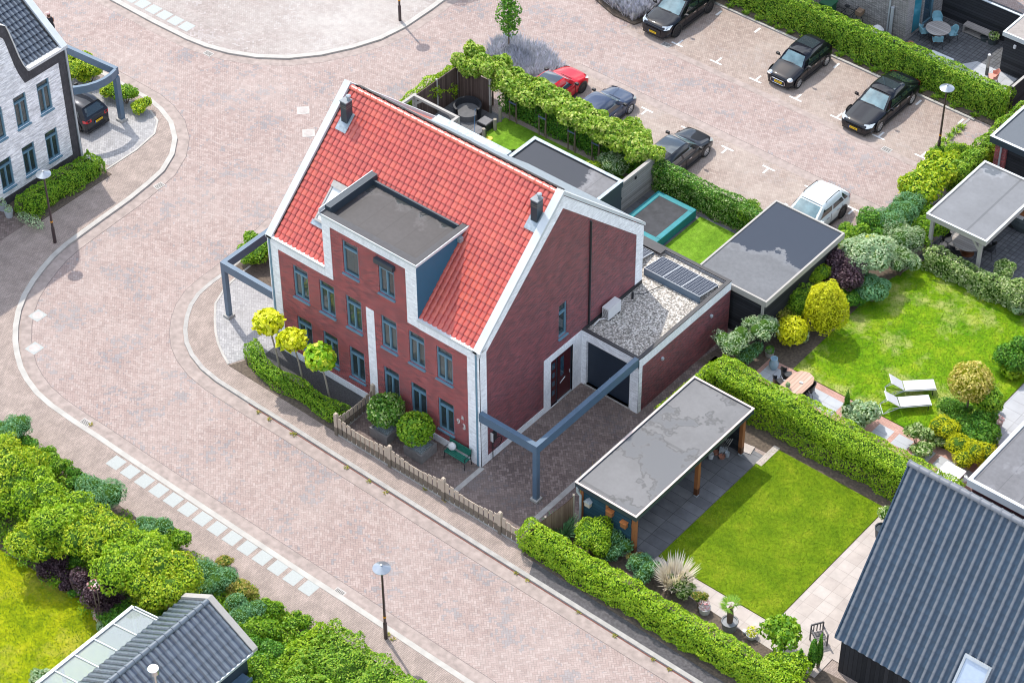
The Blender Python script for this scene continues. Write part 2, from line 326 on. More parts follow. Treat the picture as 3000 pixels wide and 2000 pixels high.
def quads(name, V, mats, parent=None, loc=None, core=None):
    """leaves: V is an N x 4 x 3 array; core is an optional MB joined behind with material 1"""
    N = len(V); v = V.reshape(-1, 3); org = Vector((0, 0, 0))
    if parent is not None: org = ORG.get(parent.name, org)
    elif loc is not None: org = Vector(loc)
    cv = np.array(core.v, float).reshape(-1, 3) if core else np.zeros((0, 3)); cf = core.f if core else []
    allv = np.vstack([v, cv]) - np.array(org); me = bpy.data.meshes.new(name)
    me.vertices.add(len(allv)); me.vertices.foreach_set('co', allv.astype(np.float32).ravel())
    li = np.arange(4 * N); ls = np.arange(N) * 4; lt = np.full(N, 4); mi = np.zeros(N, int)
    if cf:
        ex = np.array([i + 4 * N for f in cf for i in f]); lens = np.array([len(f) for f in cf]); st = 4 * N + np.concatenate([[0], np.cumsum(lens)[:-1]])
        li = np.concatenate([li, ex]); ls = np.concatenate([ls, st]); lt = np.concatenate([lt, lens]); mi = np.concatenate([mi, np.ones(len(cf), int)])
    me.loops.add(len(li)); me.loops.foreach_set('vertex_index', li.astype(np.int32)); me.polygons.add(len(ls)); me.polygons.foreach_set('loop_start', ls.astype(np.int32))
    try: me.polygons.foreach_set('loop_total', lt.astype(np.int32))
    except Exception: pass
    for mt in mats: me.materials.append(mt)
    me.polygons.foreach_set('material_index', mi.astype(np.int32)); me.update(); me.validate()
    o = bpy.data.objects.new(name, me); S.collection.objects.link(o)
    if parent is not None: o.parent = parent; ORG[o.name] = org
    elif loc is not None: o.location = loc
    return o
RNG = np.random.default_rng(7)
ORD = ['first', 'second', 'third', 'fourth', 'fifth', 'sixth', 'seventh', 'eighth', 'ninth', 'tenth', 'eleventh', 'twelfth', 'thirteenth', 'fourteenth']
def leaves(P, Nn, size, asp=0.6, jitter=0.7, droop=0.0):
    """leaf quads at points P facing roughly along normals Nn"""
    n = len(P); d = Nn + RNG.normal(0, jitter, (n, 3)); d[:, 2] += 0.25; d /= np.linalg.norm(d, axis=1)[:, None] + 1e-9
    t = RNG.normal(0, 1, (n, 3)); t[:, 2] -= droop; u = np.cross(d, t); u /= np.linalg.norm(u, axis=1)[:, None] + 1e-9; w_ = np.cross(d, u)
    s = size * RNG.uniform(0.65, 1.35, n)[:, None]; a = u * s * 0.5 * asp; b = w_ * s * 0.5; fold = d * s * 0.12
    return np.stack([P - b, P + a + fold * 0.5, P + b - fold, P - a + fold * 0.5], 1)
def lump(P, k, amp, seed):
    r = np.random.default_rng(seed); h = np.zeros(len(P))
    for i in range(5):
        q = r.normal(0, 1, 3); q /= np.linalg.norm(q); h += np.sin(P @ q * k * (1 + 0.45 * i) + r.uniform(0, 6.28)) / (1 + 0.45 * i)
    return h * amp * 0.5
# ---------------------------------------------------------------- foliage builders
def blob_points(c, r, n, seed, amp=0.12, k=6.0, shell=0.22, low=-1.0):
    g = np.random.default_rng(seed); P = g.normal(0, 1, (n, 3)); P /= np.linalg.norm(P, axis=1)[:, None]
    if low > -1: P[:, 2] = np.where(P[:, 2] < low, -P[:, 2] * 0.6, P[:, 2])
    rr = 1 + lump(P * max(r), k, amp, seed) - np.abs(g.normal(0, shell, n)) * 0.5
    return np.array(c) + P * np.array(r) * rr[:, None], P / (np.array(r) / max(r))
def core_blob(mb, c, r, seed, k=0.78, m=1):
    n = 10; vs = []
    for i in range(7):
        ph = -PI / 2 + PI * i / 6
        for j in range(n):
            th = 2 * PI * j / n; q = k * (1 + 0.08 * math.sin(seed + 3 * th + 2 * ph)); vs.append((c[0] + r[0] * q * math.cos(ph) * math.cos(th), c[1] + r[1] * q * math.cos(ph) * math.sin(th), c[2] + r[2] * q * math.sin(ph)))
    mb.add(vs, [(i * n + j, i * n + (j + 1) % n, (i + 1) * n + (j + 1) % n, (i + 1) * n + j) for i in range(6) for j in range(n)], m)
SEED = [100]
def nseed(): SEED[0] += 1; return SEED[0]
def bush(name, label, cat, base, r, mat, leaf=0.10, dens=230, amp=0.16, blobs=1, stem=None, group=None, asp=0.6, cone=0.0, jitter=0.7, core=True, coremat=None, droop=0.0, lowcut=-0.55, lift=0.0, loose=0.22, spread=0.45):
    """shrub: leafy crown (one or several lobes) on short stems. base = foot point, r = (rx, ry, rz)"""
    sd_ = nseed(); g = np.random.default_rng(sd_); b = Vector(base); t = thing(name, label, cat, b, group)
    rx, ry, rz = r; c0 = np.array([b.x, b.y, b.z + lift + rz * 0.95]); Ps = []; Ns = []; cm = MB()
    lobes = [(c0, (rx, ry, rz))] if blobs == 1 else []
    if blobs > 1:
        blobs = int(blobs * 1.8)
        for i in range(blobs):
            a = i * 2.4 + g.uniform(-0.4, 0.4); q = math.sqrt((i + 0.6) / blobs) * spread * 1.25; cz = g.uniform(-0.45, 0.55) * (1.1 - q)
            f = g.uniform(0.36, 0.62); lobes.append((c0 + np.array([rx * q * math.cos(a) * 1.1, ry * q * math.sin(a) * 1.1, rz * cz * 0.8]), (rx * f, ry * f, rz * f)))
    if blobs > 1: leaf *= 0.85; dens *= 1.35
    for i, (c, rr) in enumerate(lobes):
        area = 4 * PI * ((rr[0] * rr[1]) ** 1.6 / 3 + (rr[0] * rr[2]) ** 1.6 / 3 + (rr[1] * rr[2]) ** 1.6 / 3) ** (1 / 1.6)
        P, Nn = blob_points(c, rr, int(area * dens), sd_ * 13 + i, amp, 5.0, loose, lowcut)
        Ps.append(P); Ns.append(Nn)
        if core: core_blob(cm, c, rr, sd_ + i)
    P = np.vstack(Ps); Nn = np.vstack(Ns)
    if cone:
        f = np.clip((P[:, 2] - (b.z + lift)) / (2 * rz), 0, 1.05); s = 1 - cone * f; P[:, 0] = b.x + (P[:, 0] - b.x) * s; P[:, 1] = b.y + (P[:, 1] - b.y) * s
        cm.v = [(b.x + (v[0] - b.x) * (1 - cone * min(max((v[2] - b.z - lift) / (2 * rz), 0), 1)), b.y + (v[1] - b.y) * (1 - cone * min(max((v[2] - b.z - lift) / (2 * rz), 0), 1)), v[2]) for v in cm.v]
    keep = P[:, 2] > b.z + 0.02; P = P[keep]; Nn = Nn[keep]
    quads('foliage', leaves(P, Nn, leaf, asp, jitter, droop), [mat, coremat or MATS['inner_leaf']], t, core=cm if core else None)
    sm = MB(); top = b.z + lift + rz * 0.9
    if stem: sm.tube(b, (b.x + 0.02, b.y, top), stem, stem * 0.7, 7)
    else:
        for i in range(4): a = i * 1.7 + sd_; sm.tube(b + Vector((0.04 * math.cos(a), 0.04 * math.sin(a), 0)), (b.x + rx * 0.4 * math.cos(a), b.y + ry * 0.4 * math.sin(a), b.z + lift + rz * 0.8), 0.03, 0.015, 5)
    sm.build('trunk' if stem else 'stem', MATS['bark'], t); return t
def hedge(name, label, x0, x1, y0, y1, h, mat, leaf=0.11, dens=210, amp=0.12, group=None, z0=0.0, path=None, wob=0.1, cat='hedge', coremat=None, hvar=0.0, asp=0.65, jitter=0.65, legs=0):
    """clipped hedge: leaves over the top and all four sides of a long rounded block with a wavy outline"""
    sd_ = nseed(); g = np.random.default_rng(sd_); t = thing(name, label, cat, ((x0 + x1) / 2, (y0 + y1) / 2, z0), group)
    lx, ly = x1 - x0, y1 - y0; A = [lx * ly, lx * h, lx * h, ly * h, ly * h]; leaf *= 0.72; n = int(sum(A) * dens * 2.2); ch = g.choice(5, n, p=np.array(A) / sum(A)); u = g.uniform(0, 1, n); v = g.uniform(0, 1, n)
    P = np.zeros((n, 3)); Nn = np.zeros((n, 3))
    for k in range(5):
        q = ch == k
        if k == 0: P[q] = np.stack([x0 + lx * u[q], y0 + ly * v[q], np.full(q.sum(), h)], 1); Nn[q] = (0, 0, 1)
        if k in (1, 2): P[q] = np.stack([x0 + lx * u[q], np.full(q.sum(), y0 if k == 1 else y1), h * v[q]], 1); Nn[q] = (0, -1 if k == 1 else 1, 0.25)
        if k in (3, 4): P[q] = np.stack([np.full(q.sum(), x0 if k == 3 else x1), y0 + ly * u[q], h * v[q]], 1); Nn[q] = (-1 if k == 3 else 1, 0, 0.25)
    d = lump(P, 3.2, amp, sd_) + lump(P, 9.0, amp * 0.55, sd_ + 1) - np.abs(g.normal(0, 0.05, n))
    P += Nn * d[:, None]; e = np.minimum(np.minimum(P[:, 0] - x0, x1 - P[:, 0]), np.minimum(P[:, 1] - y0, y1 - P[:, 1])); top = ch == 0
    P[top, 2] -= np.clip(0.16 - e[top], 0, 0.2) * 0.9
    side = ~top; inn = np.clip((P[side, 2] - (h - 0.22)) / 0.22, 0, 1) ** 2 * 0.12; P[side] -= Nn[side] * inn[:, None]
    P[:, 2] += lump(P * np.array([1, 1, 0]), 1.3, hvar, sd_ + 5); P[:, 2] = np.maximum(P[:, 2], 0.03) + z0
    cm = MB(); k = 0.2; nx = max(1, int(lx)) if lx > ly else 1; ny = max(1, int(ly)) if ly >= lx else 1
    for i in range(nx):
        for j in range(ny): cm.box(x0 + k + (lx - 2 * k) * i / nx, x0 + k + (lx - 2 * k) * (i + 1) / nx, y0 + k + (ly - 2 * k) * j / ny, y0 + k + (ly - 2 * k) * (j + 1) / ny, z0 + (0.8 if legs else 0.0), z0 + h - 0.2 - hvar - amp * 0.6, 1)
    if path is not None: P, cm.v = path(P), [tuple(q) for q in path(np.array(cm.v))]
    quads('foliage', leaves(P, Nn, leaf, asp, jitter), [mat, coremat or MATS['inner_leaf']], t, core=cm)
    sm = MB(); m_ = max(2, int(lx + ly))
    for i in range(m_):
        f = (i + 0.5) / m_; sm.tube((x0 + lx * f if lx > ly else (x0 + x1) / 2, y0 + ly * f if ly >= lx else (y0 + y1) / 2, z0), (x0 + lx * f if lx > ly else (x0 + x1) / 2, y0 + ly * f if ly >= lx else (y0 + y1) / 2, z0 + h * 0.6), 0.035, 0.02, 5)
    sm.build('stem', MATS['bark'], t); return t
def tufts(name, label, cat, pts, h, rad, n, mat, group=None, kind=None, spread=0.6, wd=0.02):
    """spiky grass or lavender clumps: thin blades fanning out from each foot"""
    g = np.random.default_rng(nseed()); V = []
    for p in pts:
        a = g.uniform(0, 2 * PI, n); r0 = rad * 0.35 * np.sqrt(g.uniform(0, 1, n)); L = h * g.uniform(0.65, 1.1, n); sp = rad * spread * g.uniform(0.2, 1.3, n)
        b = np.stack([p[0] + r0 * np.cos(a), p[1] + r0 * np.sin(a), np.full(n, p[2])], 1); e = b + np.stack([sp * np.cos(a), sp * np.sin(a), L], 1)
        s = np.stack([-np.sin(a), np.cos(a), np.zeros(n)], 1) * wd; m_ = (b + e) / 2 + np.array([0, 0, 1]) * (h * 0.12); V.append(np.stack([b, m_ + s, e, m_ - s], 1))
    loc = (float(np.mean([p[0] for p in pts])), float(np.mean([p[1] for p in pts])), pts[0][2]); o = quads(name, np.concatenate(V), [mat], None, loc); return tag(o, label, cat, group, kind)

# ---------------------------------------------------------------- materials of the place
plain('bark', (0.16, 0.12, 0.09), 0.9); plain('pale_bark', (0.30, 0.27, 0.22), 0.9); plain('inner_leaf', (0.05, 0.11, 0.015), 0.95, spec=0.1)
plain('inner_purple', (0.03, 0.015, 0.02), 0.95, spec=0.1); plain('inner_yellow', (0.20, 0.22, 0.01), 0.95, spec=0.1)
herring('road_brick', [(0.30, 0.222, 0.200), (0.345, 0.265, 0.240), (0.385, 0.31, 0.283)], mortar=(0.19, 0.146, 0.134), dust=(0.415, 0.357, 0.328), dark=(0.225, 0.215, 0.225), darkamt=0.8)
herring('bay_brick', [(0.27, 0.205, 0.175), (0.32, 0.25, 0.215), (0.36, 0.29, 0.25)], mortar=(0.17, 0.135, 0.115), dust=(0.42, 0.365, 0.32), dustamt=0.55, dark=(0.25, 0.22, 0.22), darkamt=0.3, stain=0.55)
herring('plaza_brick', [(0.29, 0.245, 0.225), (0.33, 0.28, 0.26), (0.365, 0.32, 0.295)], mortar=(0.23, 0.195, 0.18), dust=(0.43, 0.40, 0.375), dustamt=0.75, dark=(0.45, 0.42, 0.42), darkamt=0.3)
herring('drive_brick', [(0.13, 0.095, 0.085), (0.19, 0.14, 0.125), (0.26, 0.20, 0.18)], mortar=(0.07, 0.055, 0.05), dust=(0.24, 0.20, 0.18), dark=(0.08, 0.075, 0.085))
herring('grey_brick', [(0.26, 0.255, 0.26), (0.33, 0.325, 0.33), (0.41, 0.40, 0.40)], mortar=(0.17, 0.16, 0.16), dust=(0.40, 0.39, 0.38), dark=(0.2, 0.2, 0.22), darkamt=0.4)
brickmat('walk_brick', (0.36, 0.29, 0.255), (0.29, 0.235, 0.205), (0.19, 0.155, 0.14), bw=0.21, bh=0.075, axis='y', flat=True, msize=0.008, vary=0.2)
plain('kerb', (0.42, 0.40, 0.37), 0.85, var=0.14, scale=1.6); plain('kerb_grey', (0.36, 0.345, 0.325), 0.85, var=0.15, scale=3)
plain('gutter_line', (0.16, 0.06, 0.045), 0.9, var=0.2); plain('soil', (0.11, 0.085, 0.065), 0.95, var=0.35, scale=9); plain('gravel_dark', (0.06, 0.06, 0.062), 0.9, var=0.6, scale=30)
plain('asphalt_dark', (0.085, 0.08, 0.085), 0.9, var=0.35, scale=7); plain('outskirts', (0.16, 0.19, 0.08), 0.95, var=0.25, scale=0.4)
plain('white_stone', (0.37, 0.39, 0.38), 0.8, var=0.07, scale=14); plain('line_paint', (0.66, 0.66, 0.65), 0.7, var=0.05, scale=12)
slabs('slab_dark', [(0.105, 0.107, 0.115), (0.15, 0.152, 0.16)], (1.0, 0.5), (0.05, 0.05, 0.05)); slabs('slab_light', [(0.42, 0.365, 0.33), (0.47, 0.42, 0.385)], (0.6, 0.6), (0.33, 0.29, 0.26), stain=0.14)
slabs('slab_blue', [(0.37, 0.385, 0.41), (0.42, 0.435, 0.46)], (0.9, 0.6), (0.26, 0.26, 0.27), stain=0.1); slabs('tile_dark', [(0.085, 0.09, 0.10), (0.12, 0.125, 0.135)], (0.25, 0.25), (0.045, 0.045, 0.05), msize=0.02)
brickmat('path_brick', (0.42, 0.235, 0.19), (0.50, 0.30, 0.25), (0.3, 0.2, 0.17), bw=0.21, bh=0.075, axis='x', flat=True, msize=0.008, vary=0.15)
grassmat('lawn', (0.085, 0.155, 0.004), (0.13, 0.205, 0.006), (0.19, 0.245, 0.012)); grassmat('lawn_dry', (0.065, 0.18, 0.004), (0.14, 0.26, 0.006), (0.24, 0.32, 0.015), dry=(0.47, 0.43, 0.17), dryamt=0.75)
grassmat('turf', (0.10, 0.21, 0.015), (0.14, 0.27, 0.02), (0.18, 0.31, 0.035), 0.7); grassmat('lawn_yellow', (0.14, 0.20, 0.003), (0.24, 0.29, 0.004), (0.34, 0.35, 0.01), dry=(0.50, 0.40, 0.09), dryamt=0.5)
leafmat('leaf_hedge', [(0.08, 0.22, 0.015), (0.17, 0.35, 0.02), (0.29, 0.48, 0.03), (0.5, 0.6, 0.07)])
leafmat('leaf_lime', [(0.13, 0.3, 0.012), (0.25, 0.44, 0.015), (0.38, 0.56, 0.02), (0.54, 0.66, 0.05)])
leafmat('leaf_beech', [(0.1, 0.24, 0.02), (0.22, 0.4, 0.03), (0.42, 0.56, 0.07), (0.72, 0.72, 0.28)])
leafmat('leaf_green', [(0.035, 0.14, 0.02), (0.07, 0.24, 0.02), (0.14, 0.35, 0.025), (0.26, 0.46, 0.05)])
leafmat('leaf_mid', [(0.07, 0.2, 0.012), (0.15, 0.34, 0.015), (0.26, 0.45, 0.02), (0.42, 0.56, 0.05)])
leafmat('leaf_gloss', [(0.045, 0.17, 0.025), (0.09, 0.26, 0.025), (0.19, 0.38, 0.04), (0.6, 0.68, 0.34)], rough=0.3)
leafmat('leaf_yellowgreen', [(0.13, 0.29, 0.015), (0.28, 0.45, 0.015), (0.46, 0.58, 0.02), (0.68, 0.68, 0.06)])
leafmat('leaf_catalpa', [(0.42, 0.52, 0.01), (0.62, 0.68, 0.015), (0.78, 0.78, 0.03), (0.88, 0.86, 0.1)], rough=0.45)
leafmat('leaf_catalpa_green', [(0.15, 0.375, 0.013), (0.25, 0.5, 0.019), (0.425, 0.6, 0.025), (0.75, 0.75, 0.062)], rough=0.45)
leafmat('leaf_blue', [(0.08, 0.24, 0.11), (0.14, 0.35, 0.17), (0.23, 0.46, 0.23), (0.38, 0.56, 0.3)])
leafmat('leaf_silver', [(0.18, 0.34, 0.18), (0.34, 0.5, 0.28), (0.52, 0.64, 0.4), (0.75, 0.78, 0.58)])
leafmat('leaf_purple', [(0.025, 0.012, 0.018), (0.055, 0.03, 0.045), (0.10, 0.055, 0.07), (0.20, 0.13, 0.15)], trans=0.12)
leafmat('leaf_yellow', [(0.36, 0.42, 0.006), (0.56, 0.6, 0.01), (0.74, 0.73, 0.012), (0.86, 0.82, 0.05)])
leafmat('leaf_olive', [(0.15, 0.2, 0.025), (0.3, 0.325, 0.037), (0.45, 0.4, 0.088), (0.562, 0.375, 0.15)])
leafmat('leaf_variegated', [(0.088, 0.188, 0.037), (0.2, 0.338, 0.075), (0.425, 0.537, 0.2), (0.85, 0.85, 0.6)])
leafmat('leaf_lavender', [(0.32, 0.33, 0.36), (0.45, 0.46, 0.52), (0.56, 0.56, 0.66), (0.66, 0.64, 0.78)], trans=0.1)
leafmat('leaf_pampas', [(0.6, 0.52, 0.44), (0.75, 0.67, 0.59), (0.86, 0.78, 0.7), (0.9, 0.85, 0.78)], trans=0.2)
leafmat('leaf_gold', [(0.188, 0.237, 0.025), (0.425, 0.413, 0.05), (0.688, 0.562, 0.15), (0.85, 0.725, 0.3)]); leafmat('leaf_palm', [(0.1, 0.25, 0.025), (0.188, 0.375, 0.025), (0.375, 0.5, 0.05)])
leafmat('leaf_flower', [(0.5, 0.05, 0.08), (0.8, 0.5, 0.5), (0.85, 0.82, 0.8), (0.7, 0.15, 0.2)], trans=0.1); leafmat('grass_blade', [(0.08, 0.17, 0.004), (0.15, 0.26, 0.006), (0.24, 0.33, 0.015)], trans=0.2, clump=0.9)

# ---------------------------------------------------------------- ground, roads, pavements (z = 0 is the pavement level)
structure('ground', (lambda m: (m.box(-300, 300, -300, 300, -0.4, -0.16), m)[1])(MB()), MATS['outskirts'])
sheet('road', [(-75, -45), (60, -45), (60, 75), (-75, 75)], -0.08, MATS['road_brick'])
K1 = [(-70, 9.4), (-45, 9.4), (-33, 9.4), (-30.0, 9.35), (-29.0, 9.15), (-27.8, 8.7), (-26.7, 7.9), (-25.9, 6.9), (-25.35, 5.7), (-25.15, 4.5), (-25.0, 3.1), (-24.95, 1.8), (-24.9, 0.6), (-24.85, -0.4), (-24.8, -1.2), (-24.65, -2.1), (-24.4, -2.95), (-24.05, -3.9), (-23.6, -4.85), (-23.0, -5.75), (-22.3, -6.55), (-21.55, -7.25), (-20.8, -7.8), (-20.0, -8.3), (-19.2, -8.65), (-18.2, -8.95), (-17.1, -9.1), (-15.6, -9.15), (-14.1, -9.15), (-12.0, -9.2), (-7.5, -9.25), (-2.3, -9.3), (0.8, -9.3), (5.0, -9.35), (60, -9.6)]
sheet('pavement', K1 + [(60, -45), (-70, -45)], 0.0, MATS['walk_brick'])
structure('kerb', (lambda m: (m.strip([(x, y + 0.0) for x, y in K1], 0.25, -0.1, 0.015), m)[1])(MB()), MATS['kerb'])
K2 = [(-19.2, 20.5), (-19.1, 16.0), (-18.7, 11.5), (-18.1, 6.5), (-17.6, 3.2), (-17.5, 2.0), (-17.5, 1.2), (-17.4, 0.3), (-17.1, -0.5), (-16.65, -1.2), (-16.1, -1.85), (-15.45, -2.4), (-14.7, -2.82), (-13.7, -3.15), (-12.6, -3.3), (-11.6, -3.32), (-10.2, -3.35), (-8.2, -3.35), (-5.9, -3.4), (-2.6, -3.45), (2.0, -3.52), (8.7, -3.6), (14.4, -3.65), (60, -3.9)]
sheet('pavement', K2 + [(60, 34.6), (6.6, 34.6), (6.4, 31.0), (5.6, 29.6), (4.6, 20.6)], 0.0, MATS['walk_brick'])
structure('kerb', (lambda m: (m.strip(K2, 0.2, -0.1, 0.015), m.strip([(4.6, 20.6), (4.75, 24), (5.6, 29.6), (6.4, 31.0)], 0.12, -0.1, 0.012), m.strip([(3.0, 30.4), (3.05, 34.6)], 0.12, -0.1, -0.05), m)[3])(MB()), MATS['kerb_grey'])
structure('road_edge', (lambda m: (m.strip([(-10.5, -3.47), (-5.9, -3.54), (-2.6, -3.59), (2.0, -3.66), (8.7, -3.74), (14.4, -3.79), (40, -3.9)], 0.05, -0.08, -0.070), m)[1])(MB()), MATS['gutter_line'])
sheet('verge', [(-14.5, 34.6), (60, 34.6), (60, 36.3), (-14.5, 36.3)], -0.02, MATS['soil'])
structure('kerb', (lambda m: (m.strip([(-14.6, 34.55), (3.3, 34.45)], 0.14, -0.1, 0.0), m)[1])(MB()), MATS['kerb_grey'])
K4 = [(-75, 14.45), (-37.9, 14.4), (-34.9, 14.35), (-32.4, 14.4), (-31.1, 14.55), (-29.8, 14.9), (-28.4, 15.55), (-27.1, 16.5), (-26.0, 17.8), (-25.15, 19.3), (-24.55, 20.8), (-24.3, 22.4), (-24.3, 24.5), (-24.4, 26.5), (-24.4, 75)]
sheet('plaza', K4 + [(-75, 75)], 0.0, MATS['plaza_brick'])
structure('kerb', (lambda m: (m.strip(K4, 0.28, -0.1, 0.015), m)[1])(MB()), MATS['kerb'])
sheet('parking_bays', [(-15.2, 29.75), (2.9, 29.75), (2.9, 34.55), (-15.2, 34.55)], -0.074, MATS['bay_brick'])
sheet('parking_bays', [(-15.0, 20.4), (4.5, 20.4), (4.7, 25.2), (-15.0, 25.2)], -0.074, MATS['bay_brick'])
# gutter courses laid lengthwise beside the kerbs
def offset(pts, d):
    o = []
    for i in range(len(pts)):
        a = Vector(pts[max(i - 1, 0)]); b = Vector(pts[min(i + 1, len(pts) - 1)]); q = (b - a).normalized(); o.append((pts[i][0] - q.y * d, pts[i][1] + q.x * d))
    return o
plain('gutter_course', (0.32, 0.262, 0.237), 0.85, var=0.2, scale=3.5); plain('joint_dark', (0.19, 0.155, 0.145), 0.9, var=0.2)
structure('gutter', (lambda m: (m.strip(offset(K1, 0.42), 0.58, -0.085, -0.074), m.strip(offset(K2[3:], -0.42), 0.6, -0.085, -0.074), m.strip(offset(K4, -0.42), 0.55, -0.085, -0.074), m.box(-15.0, 4.0, 25.2, 25.7, -0.085, -0.073), m.box(-15.2, 3.0, 29.35, 29.75, -0.085, -0.073), m)[5])(MB()), MATS['gutter_course'])
structure('gutter_joint', (lambda m: (m.strip(offset(K1, 0.72), 0.03, -0.085, -0.0735), m.strip(offset(K2[3:], -0.73), 0.025, -0.085, -0.0735), m.box(-15.0, 4.0, 25.7, 25.73, -0.085, -0.0725), m)[3])(MB()), MATS['joint_dark'])
# private ground
sheet('driveway', [(-16.75, 1.4), (-16.3, 0.3), (-15.55, -0.5), (-14.9, -1.1), (-14.3, -1.55), (-13.6, -1.95), (-12.95, -2.25), (-12.5, -1.2), (-12.1, -1.2), (-12.05, 11.0), (-16.9, 11.0), (-16.9, 2.6)], 0.012, MATS['grey_brick'])
structure('kerb', (lambda m: (m.strip([(-16.95, 6), (-16.9, 2.6), (-16.75, 1.4), (-16.3, 0.3), (-15.55, -0.5), (-14.9, -1.1), (-14.3, -1.55), (-13.6, -1.95), (-12.95, -2.25)], 0.1, -0.05, 0.03), m)[1])(MB()), MATS['kerb'])
sheet('driveway', [(-29.2, 3.9), (-27.6, 4.3), (-27.5, 6.0), (-27.75, 7.5), (-28.4, 8.35), (-29.3, 8.7), (-40, 8.7), (-40, 3.9)], 0.012, MATS['grey_brick'])
structure('kerb', (lambda m: (m.strip([(-27.5, 4.0), (-27.5, 6.0), (-27.75, 7.5), (-28.4, 8.35), (-29.3, 8.7)], 0.1, -0.05, 0.03), m)[1])(MB()), MATS['kerb'])
sheet('gravel_bed', [(-12.15, -1.3), (-6.2, -1.3), (-6.2, 0.02), (-12.15, 0.02)], 0.02, MATS['gravel_dark'])
sheet('driveway', [(-6.1, -2.45), (4.55, -2.45), (5.2, 0.0), (5.2, 9.4), (3.15, 13.6), (3.15, 6.8), (0, 6.8), (0, 0), (-6.1, 0)], 0.014, MATS['drive_brick'])
structure('drive_band', (lambda m: (m.box(-0.05, 0.18, -2.4, 0, 0.014, 0.02), m.box(3.6, 3.85, -2.4, 12, 0.014, 0.02), m)[2])(MB()), MATS['kerb_grey'])
sheet('terrace', [(5.2, 0.35), (8.95, 0.35), (8.95, 8.2), (5.2, 8.2)], 0.03, MATS['slab_dark'])
sheet('lawn', [(8.98, 0.68), (14.72, 0.68), (14.72, 8.9), (8.98, 8.9)], 0.045, MATS['lawn'])
sheet('garden_soil', [(4.6, -2.8), (24, -3.2), (24, 0.35), (14.5, -0.25), (4.6, -0.2)], 0.02, MATS['soil'])
sheet('garden_path', [(8.96, -0.2), (17.6, -0.6), (17.6, 0.64), (8.96, 0.64)], 0.034, MATS['slab_light'])
sheet('garden_path', [(14.76, 0.645), (19.5, 0.645), (19.5, 9.2), (14.76, 9.2)], 0.034, MATS['slab_light'])
sheet('garden_soil', [(5.0, 8.2), (17, 8.95), (17, 11.3), (4.6, 11.3)], 0.018, MATS['soil'])
sheet('garden_soil', [(3.2, 11.2), (6.9, 11.6), (6.9, 23.4), (4.8, 24)], 0.02, MATS['soil'])
sheet('lawn', [(6.8, 13.5), (15.2, 13.5), (15.2, 24), (7.4, 24), (6.7, 21)], 0.045, MATS['lawn_dry'])
sheet('garden_path', [(5.6, 11.4), (18.0, 11.4), (18.0, 15.2), (15.25, 15.2), (15.25, 13.46), (5.6, 13.46)], 0.03, MATS['path_brick'])
sheet('terrace', [(15.25, 15.2), (22, 15.2), (22, 24), (15.25, 24)], 0.03, MATS['slab_blue'])
sheet('stepping_slabs', [(5.8, 12.1), (9.8, 12.1), (9.8, 13.1), (5.8, 13.1)], 0.036, MATS['slab_blue'])
for x in (10.9, 12.1, 13.1, 14.2, 15.2, 16.2): sheet('stepping_slabs', [(x - 0.38, 12.3), (x + 0.38, 12.3), (x + 0.38, 13.02), (x - 0.38, 13.02)], 0.036, MATS['slab_blue'])
sheet('terrace', [(6.9, 23.6), (16, 23.6), (16, 32), (6.9, 32)], 0.03, MATS['tile_dark'])
sheet('terrace', [(-19, 11), (-10.3, 11), (-10.3, 19.6), (-18.1, 19.6)], 0.02, MATS['slab_dark'])
sheet('lawn', [(-15.0, 17.2), (-13.4, 17.0), (-12.6, 14), (-10.3, 14), (-10.3, 16.4), (-6.0, 16.4), (-6.0, 19.6), (-15.0, 19.6)], 0.045, MATS['turf'])
sheet('terrace', [(-5.9, 11), (1.2, 11), (1.2, 19.7), (-5.9, 19.7)], 0.02, MATS['slab_dark'])
sheet('lawn', [(-2.75, 13.6), (1.2, 13.6), (1.2, 19.5), (-2.75, 19.5)], 0.045, MATS['turf'])
sheet('terrace', [(-60, 36.2), (3.3, 36.2), (3.3, 44), (-60, 44)], 0.03, MATS['tile_dark'])
sheet('lawn', [(-30, -45), (-1.5, -45), (-4.2, -16.2), (-6, -15.9), (-8.5, -16.1), (-12, -16.3), (-30, -16.6)], 0.03, MATS['lawn_yellow'])
sheet('garden_soil', [(-30, -16.7), (-12, -16.4), (-8.5, -16.2), (-3.5, -16.2), (8.5, -16.2), (8.5, -11.0), (2.2, -10.9), (-2.0, -11.7), (-17, -11.2), (-30, -11.0)], 0.025, MATS['soil'])
sheet('planting_bed', [(-18.9, 22.2), (-15.2, 22.2), (-15.0, 24.6), (-17.2, 25.2), (-19.2, 24.8)], 0.0, MATS['soil'])
sheet('planting_bed', [(-18.5, 30.9), (-16.4, 30.2), (-15.0, 30.2), (-14.7, 31), (-14.7, 38), (-18.5, 38)], 0.0, MATS['soil'])
sheet('verge', [(-28.4, -1.3), (-27.0, -1.2), (-27.0, 3.9), (-29.2, 3.9), (-29.2, -1.3)], 0.015, MATS['soil'])
sheet('verge', [(-12.9, -2.3), (-6.2, -2.4), (-6.2, -1.3), (-12.4, -1.3)], 0.015, MATS['soil'])
sheet('terrace', [(-29.2, -3.0), (-27.4, -3.0), (-27.4, -1.4), (-29.2, -1.4)], 0.012, MATS['drive_brick'])
sheet('asphalt_strip', [(5.5, -3.5), (40, -3.7), (40, -2.4), (5.0, -2.45)], 0.012, MATS['asphalt_dark'])
sheet('verge', [(-17.4, 2.2), (-12.1, 3.0), (-12.1, 6), (-17.6, 6)], 0.014, MATS['soil'])
